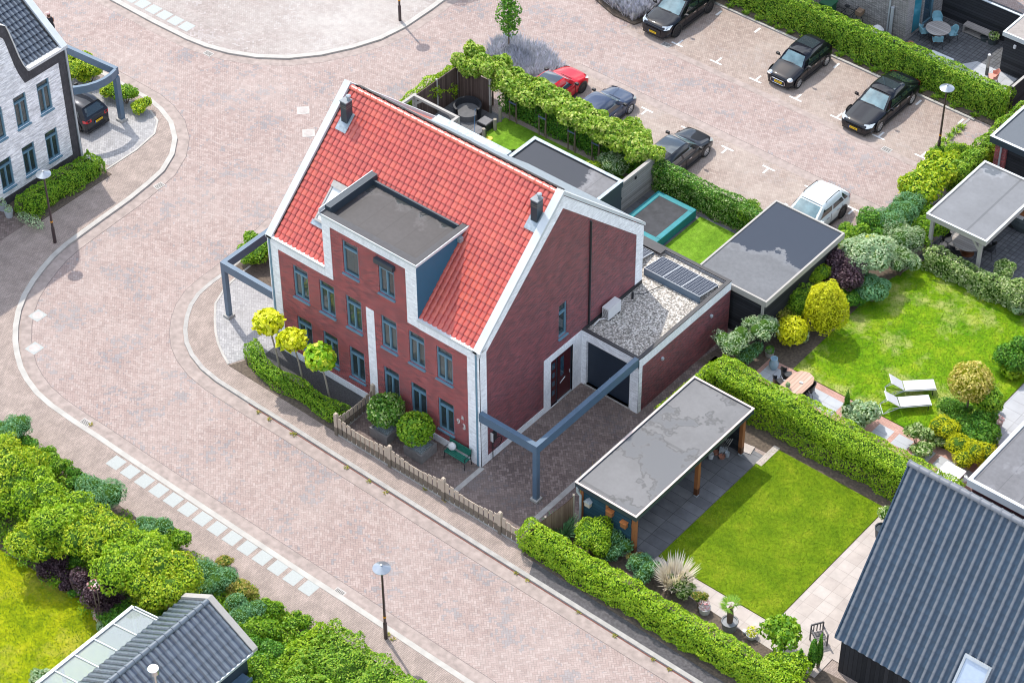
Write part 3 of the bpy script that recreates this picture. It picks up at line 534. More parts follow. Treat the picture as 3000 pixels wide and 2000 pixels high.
# grass blades over the lawns
def in_poly(P, poly):
    x, y = P[:, 0], P[:, 1]; ins = np.zeros(len(P), bool); j = len(poly) - 1
    for i in range(len(poly)):
        xi, yi = poly[i]; xj, yj = poly[j]; c = ((yi > y) != (yj > y)) & (x < (xj - xi) * (y - yi) / (yj - yi + 1e-12) + xi); ins ^= c; j = i
    return ins
def blades(label, poly, dens, h, z, mat):
    a = np.array(poly); lo, hi = a.min(0), a.max(0); n = int((hi - lo).prod() * dens); P = RNG.uniform(lo, hi, (n, 2)); P = P[in_poly(P, poly)]; n = len(P)
    an = RNG.uniform(0, 2 * PI, n); ln = RNG.uniform(0.3, 1.0, n) * h; b = np.column_stack([P, np.full(n, z)]); e = b + np.column_stack([np.cos(an) * ln * 0.8, np.sin(an) * ln * 0.8, ln]); s = np.column_stack([-np.sin(an), np.cos(an), np.zeros(n)]) * 0.018
    m = (b + e) / 2; o = quads('grass', np.stack([b, m + s, e, m - s], 1), [mat], None, (float(a[:, 0].mean()), float(a[:, 1].mean()), z)); tag(o, label, 'grass', None, 'stuff')
blades('short green grass of the square lawn beside the open wooden veranda', [(9.0, 0.7), (14.7, 0.7), (14.7, 8.9), (9.0, 8.9)], 260, 0.045, 0.045, MATS['grass_blade'])
blades('patchy grass of the lawn with the two white sun loungers', [(6.8, 13.5), (15.2, 13.5), (15.2, 24), (7.4, 24), (6.7, 21)], 220, 0.06, 0.045, MATS['grass_blade'])
blades('yellowish sunlit grass of the lawn behind the tree belt at the lower left', [(-14, -26), (-3.0, -26), (-4.2, -16.2), (-6, -15.9), (-8.5, -16.1), (-14, -16.3)], 200, 0.06, 0.03, MATS['grass_blade'])
# painted and inlaid marks
for k in range(14):
    x = -12.3 + k * 0.871; m = MB(); m.box(x - 0.32, x + 0.32, -10.07, -9.42, 0.0, 0.006)
    tag(m.build('white_paving_square', MATS['white_stone'], None, loc=(x, -9.75, 0)), ORD[k] + ' white paving square from the upper left in the long row by the kerb', 'paving square', 'white paving squares in the lower pavement')
for k in range(6):
    x = -36.9 + k * 0.83 - 0.4; m = MB(); m.box(x - 0.34, x + 0.34, 14.75, 15.42, 0.0, 0.006)
    tag(m.build('white_paving_square', MATS['white_stone'], None, loc=(x, 15.1, 0)), ORD[k] + ' white paving square from the left beside the curved plaza kerb', 'paving square', 'white paving squares on the plaza')
def tmark(x, y, s, lab, grp):
    m = MB(); m.box(x - 0.36, x + 0.36, y - 0.05, y + 0.05, -0.074, -0.068); m.box(x - 0.05, x + 0.05, min(y + 0.05 * s, y + 0.5 * s), max(y + 0.05 * s, y + 0.5 * s), -0.074, -0.068)
    tag(m.build('parking_mark', MATS['line_paint'], None, loc=(x, y, -0.07)), lab, 'parking mark', grp)
for k in range(7): tmark(-12.18 + 2.5 * k, 30.25, 1, ORD[k] + ' white painted T from the left in the far parking row', 'T marks of the far parking row')
for k in range(6): tmark(-9.95 + 2.5 * k, 24.75, -1, ORD[k] + ' white painted T from the left in the near parking row', 'T marks of the near parking row')
for k in range(7):
    x = -12.18 + 2.5 * k; m = MB(); m.box(x - 0.06, x + 0.06, 33.7, 34.2, -0.074, -0.068)
    tag(m.build('parking_dash', MATS['line_paint'], None, loc=(x, 34, -0.07)), ORD[k] + ' short white dash from the left along the kerb behind the far parking row', 'parking mark', 'dashes of the far parking row')
plain('iron', (0.16, 0.155, 0.15), 0.6, 0.6, var=0.2); plain('iron_light', (0.42, 0.40, 0.38), 0.7, 0.2, var=0.1)
for x, y, z_, lab, a in [(-30.6, 14.15, -0.08, 'slotted iron drain grate in the road beside the plaza kerb', 0.0), (-24.65, 4.8, -0.08, 'slotted iron drain grate at the curved kerb before the white brick house', 1.45), (-15.2, -8.85, -0.08, 'slotted drain grate with a tuft of grass at the kerb bend above the white squares', 0.0), (0.1, -9.08, -0.08, 'slotted drain grate in the gutter near the last white square and the lone street lamp', 0.0), (1.2, 29.65, -0.075, 'slotted drain grate in front of the black saloon in the far parking row', 0.0), (-12.6, 29.85, -0.075, 'slotted drain grate in the shade of the black sport utility car', 0.0)]:
    z = z_ + 0.009; d = thing('drain_grate', lab, 'drain', (x, y, z)); m = MB(); m.obox((x, y), 0.5, 0.36, z, z + 0.006, a); m.build('frame', MATS['iron_light'], d); m = MB()
    for k in range(7): q = (k - 3) * 0.06; m.obox((x + q * math.cos(a), y + q * math.sin(a)), 0.025, 0.26, z + 0.006, z + 0.009, a)
    m.build('grating', plain('slot_black', (0.02, 0.02, 0.02), 0.9, var=0), d)
for x, y, lab in [(-22.1, -5.4, 'white square manhole cover with a round lid, the upper one by the left kerb bend'), (-20.55, -7.0, 'white square manhole cover with a round lid, the lower one by the left kerb bend'), (-23.4, 13.7, 'grey square manhole cover with a round lid, farther from the red roof verge'), (-21.9, 12.5, 'grey square manhole cover with a round lid, nearer the red roof verge')]:
    wh = y < 0; d = thing('manhole_cover', lab, 'manhole', (x, y, -0.08)); m = MB(); m.obox((x, y), 0.62, 0.62, -0.08, -0.072, 0.0 if wh else 0.78); m.build('surround', MATS['white_stone'] if wh else MATS['iron_light'], d)
    m = MB(); m.lathe((x, y, -0.072), [(0.24, 0), (0.24, 0.005), (0.19, 0.006)], 18); m.build('lid', plain('lid_pink' if wh else 'lid_grey', (0.5, 0.4, 0.38) if wh else (0.4, 0.36, 0.34), 0.8), d)
# ---------------------------------------------------------------- building materials
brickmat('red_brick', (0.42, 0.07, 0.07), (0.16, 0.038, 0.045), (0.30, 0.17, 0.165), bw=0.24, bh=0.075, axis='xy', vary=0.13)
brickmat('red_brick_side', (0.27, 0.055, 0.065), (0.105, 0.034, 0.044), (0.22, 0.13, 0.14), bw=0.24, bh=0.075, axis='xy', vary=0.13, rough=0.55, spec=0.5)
brickmat('white_brick', (0.90, 0.91, 0.93), (0.80, 0.81, 0.84), (0.78, 0.79, 0.81), bw=0.21, bh=0.062, axis='xy', vary=0.08)
brickmat('white_soldier', (0.90, 0.91, 0.93), (0.80, 0.81, 0.84), (0.72, 0.73, 0.75), bw=0.24, bh=0.065, axis='xy', soldier=True, vary=0.08)
brickmat('pale_brick', (0.90, 0.89, 0.90), (0.68, 0.68, 0.71), (0.74, 0.74, 0.76), bw=0.32, bh=0.07, axis='xy', vary=0.15)
brickmat('black_brick', (0.085, 0.08, 0.09), (0.06, 0.058, 0.066), (0.05, 0.05, 0.055), bw=0.24, bh=0.065, axis='xy', soldier=True, vary=0.15)
brickmat('grey_long_brick', (0.44, 0.41, 0.40), (0.30, 0.29, 0.29), (0.13, 0.12, 0.12), bw=0.4, bh=0.06, axis='xy', vary=0.15, msize=0.016)
tilemat('red_tile', [(0.33, 0.025, 0.022), (0.43, 0.042, 0.034), (0.54, 0.085, 0.05)], rough=0.3, coat=0.5, crest=(0.55, 0.13, 0.095), camt=0.62, cw_=0.27); tilemat('ridge_red', [(0.62, 0.11, 0.07), (0.66, 0.13, 0.09), (0.7, 0.16, 0.11)], rough=0.25, coat=0.7)  # red crest tint paints the sky's reflection on the tile tops into the colour
tilemat('navy_tile', [(0.014, 0.036, 0.068), (0.018, 0.042, 0.078), (0.022, 0.05, 0.088)], rough=0.4, coat=0.35, crest=(0.17, 0.18, 0.20), camt=0.85, cn=0.14, cw_=0.09); tilemat('black_tile', [(0.02, 0.027, 0.042), (0.03, 0.042, 0.065), (0.04, 0.055, 0.085)], rough=0.25, coat=0.8, crest=(0.14, 0.17, 0.20), camt=0.7)  # navy crest is weathered grey; black crest paints glossy highlights into the colour
plain('zinc', (0.46, 0.50, 0.53), 0.45, 0.25, var=0.08, scale=2); plain('coping', (0.58, 0.61, 0.63), 0.5, 0.1, var=0.06, scale=2); plain('frame_blue', (0.13, 0.245, 0.325), 0.4, var=0.05); plain('frame_dark', (0.03, 0.045, 0.06), 0.4, var=0.05)
plain('steel_blue', (0.08, 0.135, 0.20), 0.4, 0.0, var=0.08, scale=2, coat=0.2); plain('teal_panel', (0.02, 0.12, 0.20), 0.5, var=0.05, scale=1.5); plain('navy_door', (0.018, 0.03, 0.05), 0.45, var=0.1)
plain('black_metal', (0.02, 0.022, 0.026), 0.4, var=0.15); plain('red_door', (0.06, 0.008, 0.012), 0.35, var=0.1); plain('curtain', (0.55, 0.53, 0.50), 0.9, var=0.05); plain('room', (0.03, 0.035, 0.035), 0.9, var=0.3, scale=2)
plain('white_paint', (0.62, 0.62, 0.62), 0.5, var=0.04); plain('concrete', (0.36, 0.35, 0.33), 0.9, var=0.15, scale=4); plain('lead', (0.33, 0.38, 0.42), 0.5, 0.4, var=0.25, scale=6)
bitumen('felt_bay', (0.042, 0.038, 0.04), (0.05, 0.055, 0.055), seed=3.1, thr=0.60, sc=0.5, grad=(-0.02, 0.10, -6.5, 2.1), na=0.8, ek=2.6); bitumen('felt_grey', (0.13, 0.13, 0.138), (0.05, 0.052, 0.056), seed=9.3, thr=0.50, wr=0.12, grad=(-0.14, 0.0, -6.4, 14), na=0.6)
bitumen('felt_black', (0.105, 0.11, 0.12), (0.04, 0.048, 0.062), seed=4.4, thr=0.50, sc=0.45, seam=5.0, ek=1.7, grad=(0.0, 0.11, 3, 16.1), na=0.7); bitumen('felt_veranda', (0.135, 0.135, 0.14), (0.12, 0.122, 0.127), seed=5.5, thr=0.52, sc=0.26, seam=4.0, axis=1, ek=0.3, fine=0.08, wr=0.3, em=0.85, ewid=0.022)
bitumen('felt_right', (0.155, 0.16, 0.17), (0.12, 0.13, 0.14), seed=2.2, thr=0.62, seam=3.0, fine=0.08, wr=0.15, grad=(-0.06, 0.1, 8.6, 27.6), na=0.8); bitumen('felt_low', (0.13, 0.13, 0.14), (0.07, 0.075, 0.08), seed=7.7, thr=0.6, seam=1.0)
glassmat('glass', (0.07, 0.095, 0.105), fac=0.42); glassmat('glass_blue', (0.04, 0.10, 0.15), fac=0.75); glassmat('glass_clear', (0.5, 0.53, 0.53), fac=0.42, rough=0.08)
woodmat('black_boards', (0.018, 0.02, 0.024), (0.04, 0.042, 0.05), 0.16, 2); woodmat('black_boards_v', (0.014, 0.015, 0.018), (0.035, 0.035, 0.04), 0.2, 3); woodmat('grey_boards', (0.24, 0.23, 0.21), (0.36, 0.345, 0.32), 0.13, 2)
woodmat('fence_wood', (0.38, 0.31, 0.24), (0.54, 0.45, 0.36), 5.0, 2); woodmat('reed', (0.15, 0.095, 0.07), (0.27, 0.19, 0.14), 0.045, 3); woodmat('brown_wood', (0.22, 0.08, 0.03), (0.36, 0.14, 0.055), 5.0, 2, rough=0.5); woodmat('grey_wood', (0.30, 0.28, 0.26), (0.42, 0.40, 0.37), 5.0, 2); woodmat('dark_reed', (0.075, 0.05, 0.042), (0.14, 0.10, 0.085), 0.12, 3); woodmat('teal_boards', (0.012, 0.045, 0.07), (0.03, 0.085, 0.12), 0.17, 2)
plain('terracotta', (0.40, 0.18, 0.12), 0.8)
# pebbles of the ballasted roof
tp = NT('pebbles'); vv = tp.new('ShaderNodeTexVoronoi'); vv.inputs['Scale'].default_value = 14; tp.link(tp.world(), vv.inputs['Vector'])
tp.base(tp.mix(1.0, tp.ramp(vv.outputs['Color'], [(0.15, (0.26, 0.24, 0.21)), (0.5, (0.60, 0.55, 0.49)), (0.85, (0.85, 0.81, 0.75))]), tp.ramp(vv.outputs['Distance'], [(0.0, g3(1.1)), (0.75, g3(0.45))]), 'MULTIPLY')); tp.b.inputs['Roughness'].default_value = 0.9; tp.bump(vv.outputs['Distance'], -0.9, 0.04); MATS['pebbles'] = tp.m
# photovoltaic cells
ts = NT('solar_cell'); bt = ts.new('ShaderNodeTexBrick', offset=0.0); tco = ts.new('ShaderNodeTexCoord'); ts.link(tco.outputs['Object'], bt.inputs['Vector']); bt.inputs['Scale'].default_value = 1; bt.inputs['Brick Width'].default_value = 0.167; bt.inputs['Row Height'].default_value = 0.11; bt.inputs['Mortar Size'].default_value = 0.0045; bt.inputs['Mortar Smooth'].default_value = 0.1
for k_, c_ in (('Color1', (0.014, 0.016, 0.026)), ('Color2', (0.02, 0.022, 0.034)), ('Mortar', (0.38, 0.40, 0.43))): bt.inputs[k_].default_value = (*c_, 1)
ts.link(bt.outputs['Color'], ts.b.inputs['Base Color']); ts.b.inputs['Roughness'].default_value = 0.12; MATS['solar_cell'] = ts.m

# ---------------------------------------------------------------- building parts
def wall_plane(mb, axis, c, solids, holes, depth=0.14, inward=1, m=0, mh=None):
    """vertical wall at axis=c made of rectangles, with true openings and reveals. inward = sign of the direction into the building"""
    A = sorted({v for r in solids + holes for v in r[:2]}); Zs = sorted({v for r in solids + holes for v in r[2:]})
    def P(a, z, d=0.0): return (a, c + d * inward, z) if axis == 'y' else (c + d * inward, a, z)
    for a0, a1 in zip(A, A[1:]):
        for z0, z1 in zip(Zs, Zs[1:]):
            ca, cz = (a0 + a1) / 2, (z0 + z1) / 2
            if any(r[0] <= ca <= r[1] and r[2] <= cz <= r[3] for r in solids) and not any(r[0] <= ca <= r[1] and r[2] <= cz <= r[3] for r in holes):
                mb.poly([P(a0, z0), P(a1, z0), P(a1, z1), P(a0, z1)], m)
    for a0, a1, z0, z1 in holes:
        k = m if mh is None else mh
        for q in ([(a0, z0), (a1, z0)], [(a1, z0), (a1, z1)], [(a1, z1), (a0, z1)], [(a0, z1), (a0, z0)]):
            mb.poly([P(*q[0]), P(*q[1]), P(*q[1], depth), P(*q[0], depth)], k)
WIN = {}
def window(parent, x, y, z, wd, ht, kind, rot=0.0, fm='frame_blue', curtains=True, sill=True, transom=0.37, label=None):
    """casement window with top light: frame > panes, sill, curtain, seen against a dim room. Local x across, -y outwards"""
    key = (wd, ht, kind, fm, curtains, transom)
    org = ORG[parent.name]
    if key not in WIN:
        d = {}; m = MB(); f = 0.06; y0, y1 = 0.045, 0.14; h = wd / 2
        m.box(-h, -h + f, y0, y1, 0, ht); m.box(h - f, h, y0, y1, 0, ht); m.box(-h + f, h - f, y0, y1, 0, f); m.box(-h + f, h - f, y0, y1, ht - f, ht)
        zt = ht - transom
        if transom: m.box(-h + f, h - f, y0 - 0.025, y1, zt - 0.05, zt + 0.03)
        lows = []
        if kind == 'double': m.box(-0.03, 0.03, y0 - 0.005, y1, f, zt - 0.05); lows = [(-h + f, -0.03), (0.03, h - f)]
        elif kind == 'single': lows = [(-h + f, h - f)]
        for a, b in lows:
            s = 0.025; m.box(a, a + s, y0 + 0.02, y1, f, zt - 0.05); m.box(b - s, b, y0 + 0.02, y1, f, zt - 0.05); m.box(a + s, b - s, y0 + 0.02, y1, f, f + s); m.box(a + s, b - s, y0 + 0.02, y1, zt - 0.05 - s, zt - 0.05)
        d['frame'] = m; p = MB(); p.box(-h + f, h - f, 0.10, 0.106, f, ht - f); d['pane'] = p
        sl = MB(); sl.box(-h - 0.04, h + 0.04, -0.09, 0.05, -0.07, -0.001); d['sill'] = sl
        rm = MB(); rm.add([(-h, 0.5, 0), (h, 0.5, 0), (h, 0.5, ht), (-h, 0.5, ht), (-h, 0.14, 0), (h, 0.14, 0), (h, 0.14, ht), (-h, 0.14, ht)], [(0, 1, 2, 3), (0, 4, 5, 1), (3, 2, 6, 7), (0, 3, 7, 4), (1, 5, 6, 2)]); d['room'] = rm
        cu = MB()
        cw = 0.3 if curtains is True else float(curtains)
        for a, b in ((-h + f, -h + f + wd * cw), (h - f - wd * cw, h - f)):
            P = [[(a + (b - a) * i / 16, 0.2 + 0.02 * math.sin(i * 1.6), zz) for i in range(17)] for zz in (f, zt + 0.2)]; cu.grid(P)
        d['curtain'] = cu; WIN[key] = {}
        for n_, (mb, mt) in dict(frame=(m, fm), pane=(p, 'glass'), sill=(sl, fm), recess=(rm, 'room'), curtain=(cu, 'curtain')).items():
            me = bpy.data.meshes.new(n_); me.from_pydata(mb.v, [], mb.f); me.materials.append(MATS[mt]); me.update(); WIN[key][n_] = me
    M = WIN[key]; o = bpy.data.objects.new('window', M['frame']); S.collection.objects.link(o); o.parent = parent; o.location = Vector((x, y, z)) - org; o.rotation_euler = (0, 0, rot)
    if label: o['label'] = label
    for n_ in ('pane',) + (('sill',) if sill else ()) + ('recess',) + (('curtain',) if curtains else ()):
        c = bpy.data.objects.new(n_, M[n_]); S.collection.objects.link(c); c.parent = o
    return o
def tiled(name, O, U, V, W, L, tw, th, amp, mat, parent, prof='roll', step=0.028, spc=8):
    """interlocking tiles: rolled profile across, stepped courses up the slope. O = eave corner, U along eave, V up the slope (unit vectors)"""
    U, V = Vector(U).normalized(), Vector(V).normalized(); Nn = U.cross(V).normalized()
    if Nn.z < 0: Nn = -Nn
    nc = max(1, round(W / tw)); nr = max(1, round(L / th)); cw = W / nc; rh = L / nr; m = MB(); prof_h = []
    for i in range(spc):
        t = i / spc
        if prof == 'roll': h = abs(math.sin(PI * t)) ** 0.42
        elif prof == 'wave': h = 0.5 - 0.5 * math.cos(2 * PI * t)
        prof_h.append(h * amp)
    cols = nc * spc + 1; O = Vector(O)
    for r in range(nr):
        lo, hi = [], []
        for i in range(cols):
            h = prof_h[i % spc]; p = O + U * (cw * i / spc); lo.append(p + V * (rh * r - 0.02) + Nn * (h + step)); hi.append(p + V * (rh * (r + 1)) + Nn * (h + 0.002))
        b = len(m.v); m.v += [tuple(q) for q in lo] + [tuple(q) for q in hi] + [tuple(q - Nn * (step + 0.02)) for q in lo]
        for i in range(cols - 1):
            c = i // spc; f = (i % spc) / spc; g = (i % spc + 1) / spc
            m.f.append((b + i, b + i + 1, b + cols + i + 1, b + cols + i)); m.m.append(0); m.uv += [(c + f * 0.98 + .01, r + .1), (c + g * 0.98 + .01, r + .1), (c + g * 0.98 + .01, r + .9), (c + f * 0.98 + .01, r + .9)]
            m.f.append((b + 2 * cols + i, b + 2 * cols + i + 1, b + i + 1, b + i)); m.m.append(0); m.uv += [(c + .5, r + .05)] * 4
    o = m.build(name, mat, parent); autosmooth(o, 50); return o
def ridge_tiles(a, b, r, n, mat, parent, collar=True, name='ridge'):
    a, b = Vector(a), Vector(b); d = (b - a).normalized(); side = d.cross(Vector((0, 0, 1))).normalized(); m = MB(); L = (b - a).length / n
    for i in range(n):
        for (s, e, rr) in ((0, 1, r), (0, 0.14, r + 0.025)) if collar else ((0, 1, r),):
            P = []
            for q in (s, e):
                rq = rr * (1.0 if q == s else 0.94); P.append([a + d * (L * (i + q)) + side * (rq * math.cos(PI * k / 8)) + Vector((0, 0, rq * math.sin(PI * k / 8) * 0.9)) for k in range(9)])
            b0 = len(m.v); m.grid(P); m.uv += [(i + .5, .5)] * (4 * 8)
            for row in (0, 1): m.f.append(tuple(b0 + row * 9 + k for k in range(9))); m.m.append(0); m.uv += [(i + .5, .5)] * 9
    o = m.build(name, mat, parent); autosmooth(o, 40); return o
def flat_roof(parent, x0, x1, y0, y1, z, felt, edge, ew=0.1, eh=0.08, fascia=0.25, fm=None, name='roof'):
    m = MB(); m.box(x0 + ew, x1 - ew, y0 + ew, y1 - ew, z - 0.1, z); r = m.build(name, felt, parent)
    m = MB(); t = z + eh; m.box(x0, x1, y0, y0 + ew, z - fascia, t); m.box(x0, x1, y1 - ew, y1, z - fascia, t); m.box(x0, x0 + ew, y0 + ew, y1 - ew, z - fascia, t); m.box(x1 - ew, x1, y0 + ew, y1 - ew, z - fascia, t)
    m.build('roof_edge', fm or edge, parent)
    if fm:
        m = MB(); m.box(x0 - 0.02, x1 + 0.02, y0 - 0.02, y0 + ew - 0.02, t, t + 0.02); m.box(x0 - 0.02, x1 + 0.02, y1 - ew + 0.02, y1 + 0.02, t, t + 0.02); m.box(x0 - 0.02, x0 + ew - 0.02, y0 + ew - 0.02, y1 - ew + 0.02, t, t + 0.02); m.box(x1 - ew + 0.02, x1 + 0.02, y0 + ew - 0.02, y1 - ew + 0.02, t, t + 0.02)
        m.build('coping', edge, parent)
    return r
M_ = MATS

# ================================================================ the red-roofed house
WX, DY, YR, ZR, HE = -12.04, 11.1, 5.4, 11.55, 6.5
H = thing('brick_house', 'tall red brick house with glossy red tiled roof and white brick bands', 'house', (-6, 5.5, 0))
wins = []; WW, WH = 0.88, 1.8
for x in (-10.62, -9.06, -7.5, -5.48, -3.92, -2.37):
    wins.append((x, x + WW, 3.87, 3.87 + WH)); wins.append((x, x + WW, 0.92, 0.92 + WH))
for x in (-7.5, -5.48): wins.append((x, x + WW, 6.92, 6.92 + WH))
fm_ = MB()
wall_plane(fm_, 'y', 0.0, [(WX, 0, 0, 6.52), (-8.62, -3.35, 6.52, 9.52)], wins)
# side gable wall (x = 0) with openings; lower rectangle and upper gable polygon
sw = MB(); DOOR = (4.68, 6.22, 0.05, 2.77); SWIN = (5.21, 5.76, 3.74, 5.6)
wall_plane(sw, 'x', 0.0, [(0, DY, 0, 6.3)], [DOOR, SWIN], inward=-1)
sw.poly([(0, 0, 6.3), (0, DY, 6.3), (0, YR, ZR)], 0)
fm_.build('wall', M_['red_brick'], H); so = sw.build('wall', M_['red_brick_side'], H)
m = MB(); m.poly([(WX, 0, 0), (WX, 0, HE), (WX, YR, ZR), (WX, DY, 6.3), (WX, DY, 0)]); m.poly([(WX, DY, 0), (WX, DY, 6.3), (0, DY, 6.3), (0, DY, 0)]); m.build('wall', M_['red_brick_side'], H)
# white bands
b = 0.02; m = MB()
m.box(WX - b, -11.45, -b, 0.004, 0, 6.52); m.box(-0.66, b, -b, 0.004, 0, 6.52); m.box(-6.32, -5.87, -b, 0.004, 0, 5.62)
m.box(0.0, b, -b, 0.42, 0, 6.6); m.box(-8.62, -8.17, -b, 0.004, 6.1, 9.04); m.box(-3.93, -3.35, -b, 0.004, 6.1, 9.04); m.build('quoin', M_['white_brick'], H)
m = MB(); m.box(-11.45, -8.62, -b, 0.004, 6.08, 6.52); m.box(-3.35, -0.66, -b, 0.004, 6.08, 6.52); m.box(-8.62, -3.35, -b, 0.004, 9.04, 9.5); m.build('band', M_['white_soldier'], H)
m = MB(); m.box(-11.45, -6.32, -b, 0.004, 0, 0.42); m.box(-5.87, -0.66, -b, 0.004, 0, 0.42); m.box(0, b, 0.42, 4.21, 0, 0.38); m.build('plinth', M_['white_soldier'], H)
def band_on_side(pts, q): q.extr([(0.0, p[0], p[1]) for p in pts], (b, 0, 0))
sl = (ZR - HE) / YR; sl2 = (ZR - 6.3) / (DY - YR); m = MB()
band_on_side([(0.0, 6.55), (0.42, 6.55), (0.42, 6.39), (YR, ZR - 0.68), (YR, ZR - 0.02)], m); band_on_side([(YR, ZR - 0.68), (10.6, 6.09), (10.6, 3.2), (DY, 3.2), (DY, 6.3), (YR, ZR - 0.02)], m); m.build('gable_band', M_['white_brick'], H)
# roofs
v1 = Vector((0, YR, ZR - HE)); v2 = Vector((0, -(DY - YR), ZR - 6.3))
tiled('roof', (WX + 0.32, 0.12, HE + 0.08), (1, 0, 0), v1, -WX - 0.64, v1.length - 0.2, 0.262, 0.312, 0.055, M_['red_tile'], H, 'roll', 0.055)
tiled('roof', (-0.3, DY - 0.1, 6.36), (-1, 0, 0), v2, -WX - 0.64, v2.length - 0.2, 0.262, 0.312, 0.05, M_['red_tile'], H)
ridge_tiles((WX + 0.32, YR, ZR - 0.02), (-0.32, YR, ZR - 0.02), 0.14, 30, M_['ridge_red'], H)
m = MB(); m.box(WX + 0.2, -0.2, 0.1, YR, HE - 0.1, HE - 0.02); m.build('roof_deck', M_['room'], H)
# verge copings
m = MB()
for x0, x1 in ((WX - 0.05, WX + 0.3), (-0.30, 0.07)):
    m.extr([(x0, -0.08, HE + 0.0), (x0, -0.08, HE + 0.14), (x0, YR, ZR + 0.24), (x0, DY + 0.06, 6.46), (x0, DY + 0.06, 6.3), (x0, YR, ZR + 0.02)], (x1 - x0, 0, 0))
m.build('verge_coping', M_['coping'], H)
m = MB(); m.box(WX, -8.62, -0.08, 0.14, 6.52, 6.64); m.box(-3.35, 0.0, -0.08, 0.14, 6.52, 6.64); m.build('eave_coping', M_['coping'], H)
m = MB(); m.box(WX + 0.3, -8.62, 0.14, 0.34, 6.48, 6.58); m.box(-3.3, -0.3, 0.14, 0.34, 6.48, 6.58); m.build('gutter', M_['lead'], H)
# raised front bay with its flat roof
bay = MB(); y9 = (9.52 - HE) / sl
for x, s in ((-8.62, 1), (-3.33, -1)):
    bay.extr([(x, 0.0, HE - 0.1), (x, 0.0, 9.52), (x, y9 + 0.05, 9.52)], (0.08 * s, 0, 0))
bay.build('bay_cladding', M_['teal_panel'], H)
m = MB(); m.box(-3.62, -3.34, -0.01, 0.3, 6.5, 9.5); m.box(-8.63, -8.35, -0.01, 0.3, 6.5, 9.5); m.build('bay_pier', M_['white_brick'], H)
y9 -= 0.24; m = MB(); m.box(-8.35, -3.6, 0.25, y9 - 0.02, 9.30, 9.38); m.build('bay_roof', M_['felt_bay'], H)
m = MB(); m.box(-8.66, -3.29, -0.06, 0.3, 9.5, 9.58); m.box(-3.6, -3.29, 0.3, y9 + 0.25, 9.5, 9.58); m.box(-3.6, -3.5, 0.3, y9, 9.3, 9.5); m.box(-8.35, -3.6, 0.25, 0.3, 9.3, 9.5); m.build('bay_parapet', plain('parapet_felt', (0.06, 0.06, 0.065), 0.7), H)
m = MB(); m.box(-8.66, -8.35, 0.3, y9 + 0.25, 9.5, 9.78); m.box(-8.40, -8.35, 0.25, y9 + .1, 9.36, 9.5); m.box(-8.4, -3.6, y9 - 0.05, y9 + 0.04, 9.36, 9.62); m.build('bay_upstand', M_['frame_dark'], H)
m = MB(); m.box(-8.7, -3.25, -0.09, -0.061, 9.47, 9.60); m.box(-3.285, -3.25, -0.06, y9 + 0.3, 9.47, 9.60); m.box(-8.7, -8.664, -0.06, y9 + 0.3, 9.6, 9.8); m.build('bay_trim', M_['coping'], H)
m = MB(); m.box(-3.30, -3.14, 2.55, 2.75, 9.15, 9.38); m.build('wall_lamp', M_['lead'], H)
for i, (a0, a1, z0, z1) in enumerate(wins):
    kind = 'single' if abs(a0 + 7.5) < .1 and z0 > 6 else 'double'
    window(H, (a0 + a1) / 2, 0.0, z0, WW, WH, kind, curtains=(0.42, 0.2, 0.3, False, 0.34, 0.15)[i % 6] if z0 > 3 else (False, 0.12, False)[i % 3])
m = MB(); m.box(-5.56, -4.5, -0.2, -0.005, 8.62, 8.86); m.build('sunscreen_box', M_['frame_dark'], H)
window(H, 0.0, 5.485, 3.74, 0.55, 1.86, 'single', rot=PI / 2, curtains=False, transom=0.5)
# side door set in white brick
m = MB(); wall_plane(m, 'x', 0.022, [(4.21, 6.83, 0, 3.15)], [DOOR], inward=-1); m.poly([(0.0, 4.21, 0), (0.022, 4.21, 0), (0.022, 4.21, 3.15), (0, 4.21, 3.15)]); m.poly([(0, 4.21, 3.15), (0.022, 4.21, 3.15), (0.022, 6.83, 3.15), (0, 6.83, 3.15)]); m.build('door_surround', M_['white_soldier'], H)
d = MB(); d.box(-0.12, -0.06, 4.68, 6.22, 0.05, 2.77); dr = d.build('door', M_['frame_dark'], H)
m = MB(); m.box(-0.058, -0.03, 5.22, 6.1, 0.12, 2.68); m.build('leaf', M_['red_door'], dr)
m = MB(); m.box(-0.058, -0.04, 4.72, 5.12, 0.12, 2.68); m.build('side_panel', M_['red_door'], dr)
m = MB(); m.box(-0.038, -0.034, 4.8, 5.04, 2.15, 2.5); [m.box(-0.038, -0.034, 4.82, 5.02, z, z + 0.28) for z in (1.65, 1.15, 0.6)]; m.box(-0.028, -0.02, 5.4, 5.62, 1.4, 2.5); m.build('pane', M_['glass_blue'], dr)
m = MB(); m.tube((0.0, 5.35, 1.05), (0.0, 5.7, 1.2), 0.02); m.tube((-0.0, 6.0, 1.25), (-0.0, 6.0, 1.4), 0.02); m.box(-0.03, 0.03, 5.2, 6.15, 0.05, 0.09); m.build('handle', M_['zinc'], dr)
# pipes and small wall gear
m = MB(); m.tube((0.05, 7.28, 3.2), (0.05, 7.28, 8.95), 0.05, n=8); m.tube((0.05, 7.28, 8.95), (-0.1, 7.28, 9.05), 0.05); m.build('downpipe', M_['black_metal'], H)
m = MB(); m.box(-0.20, -0.12, -0.06, -0.021, 0, 6.5); m.box(WX + 0.08, WX + 0.16, -0.06, -0.021, 0, 6.5); m.build('downpipe', M_['frame_blue'], H)
m = MB(); m.box(-0.06, 0.1, -0.1, 0.0, 6.44, 6.66); m.build('eave_end', M_['coping'], H)
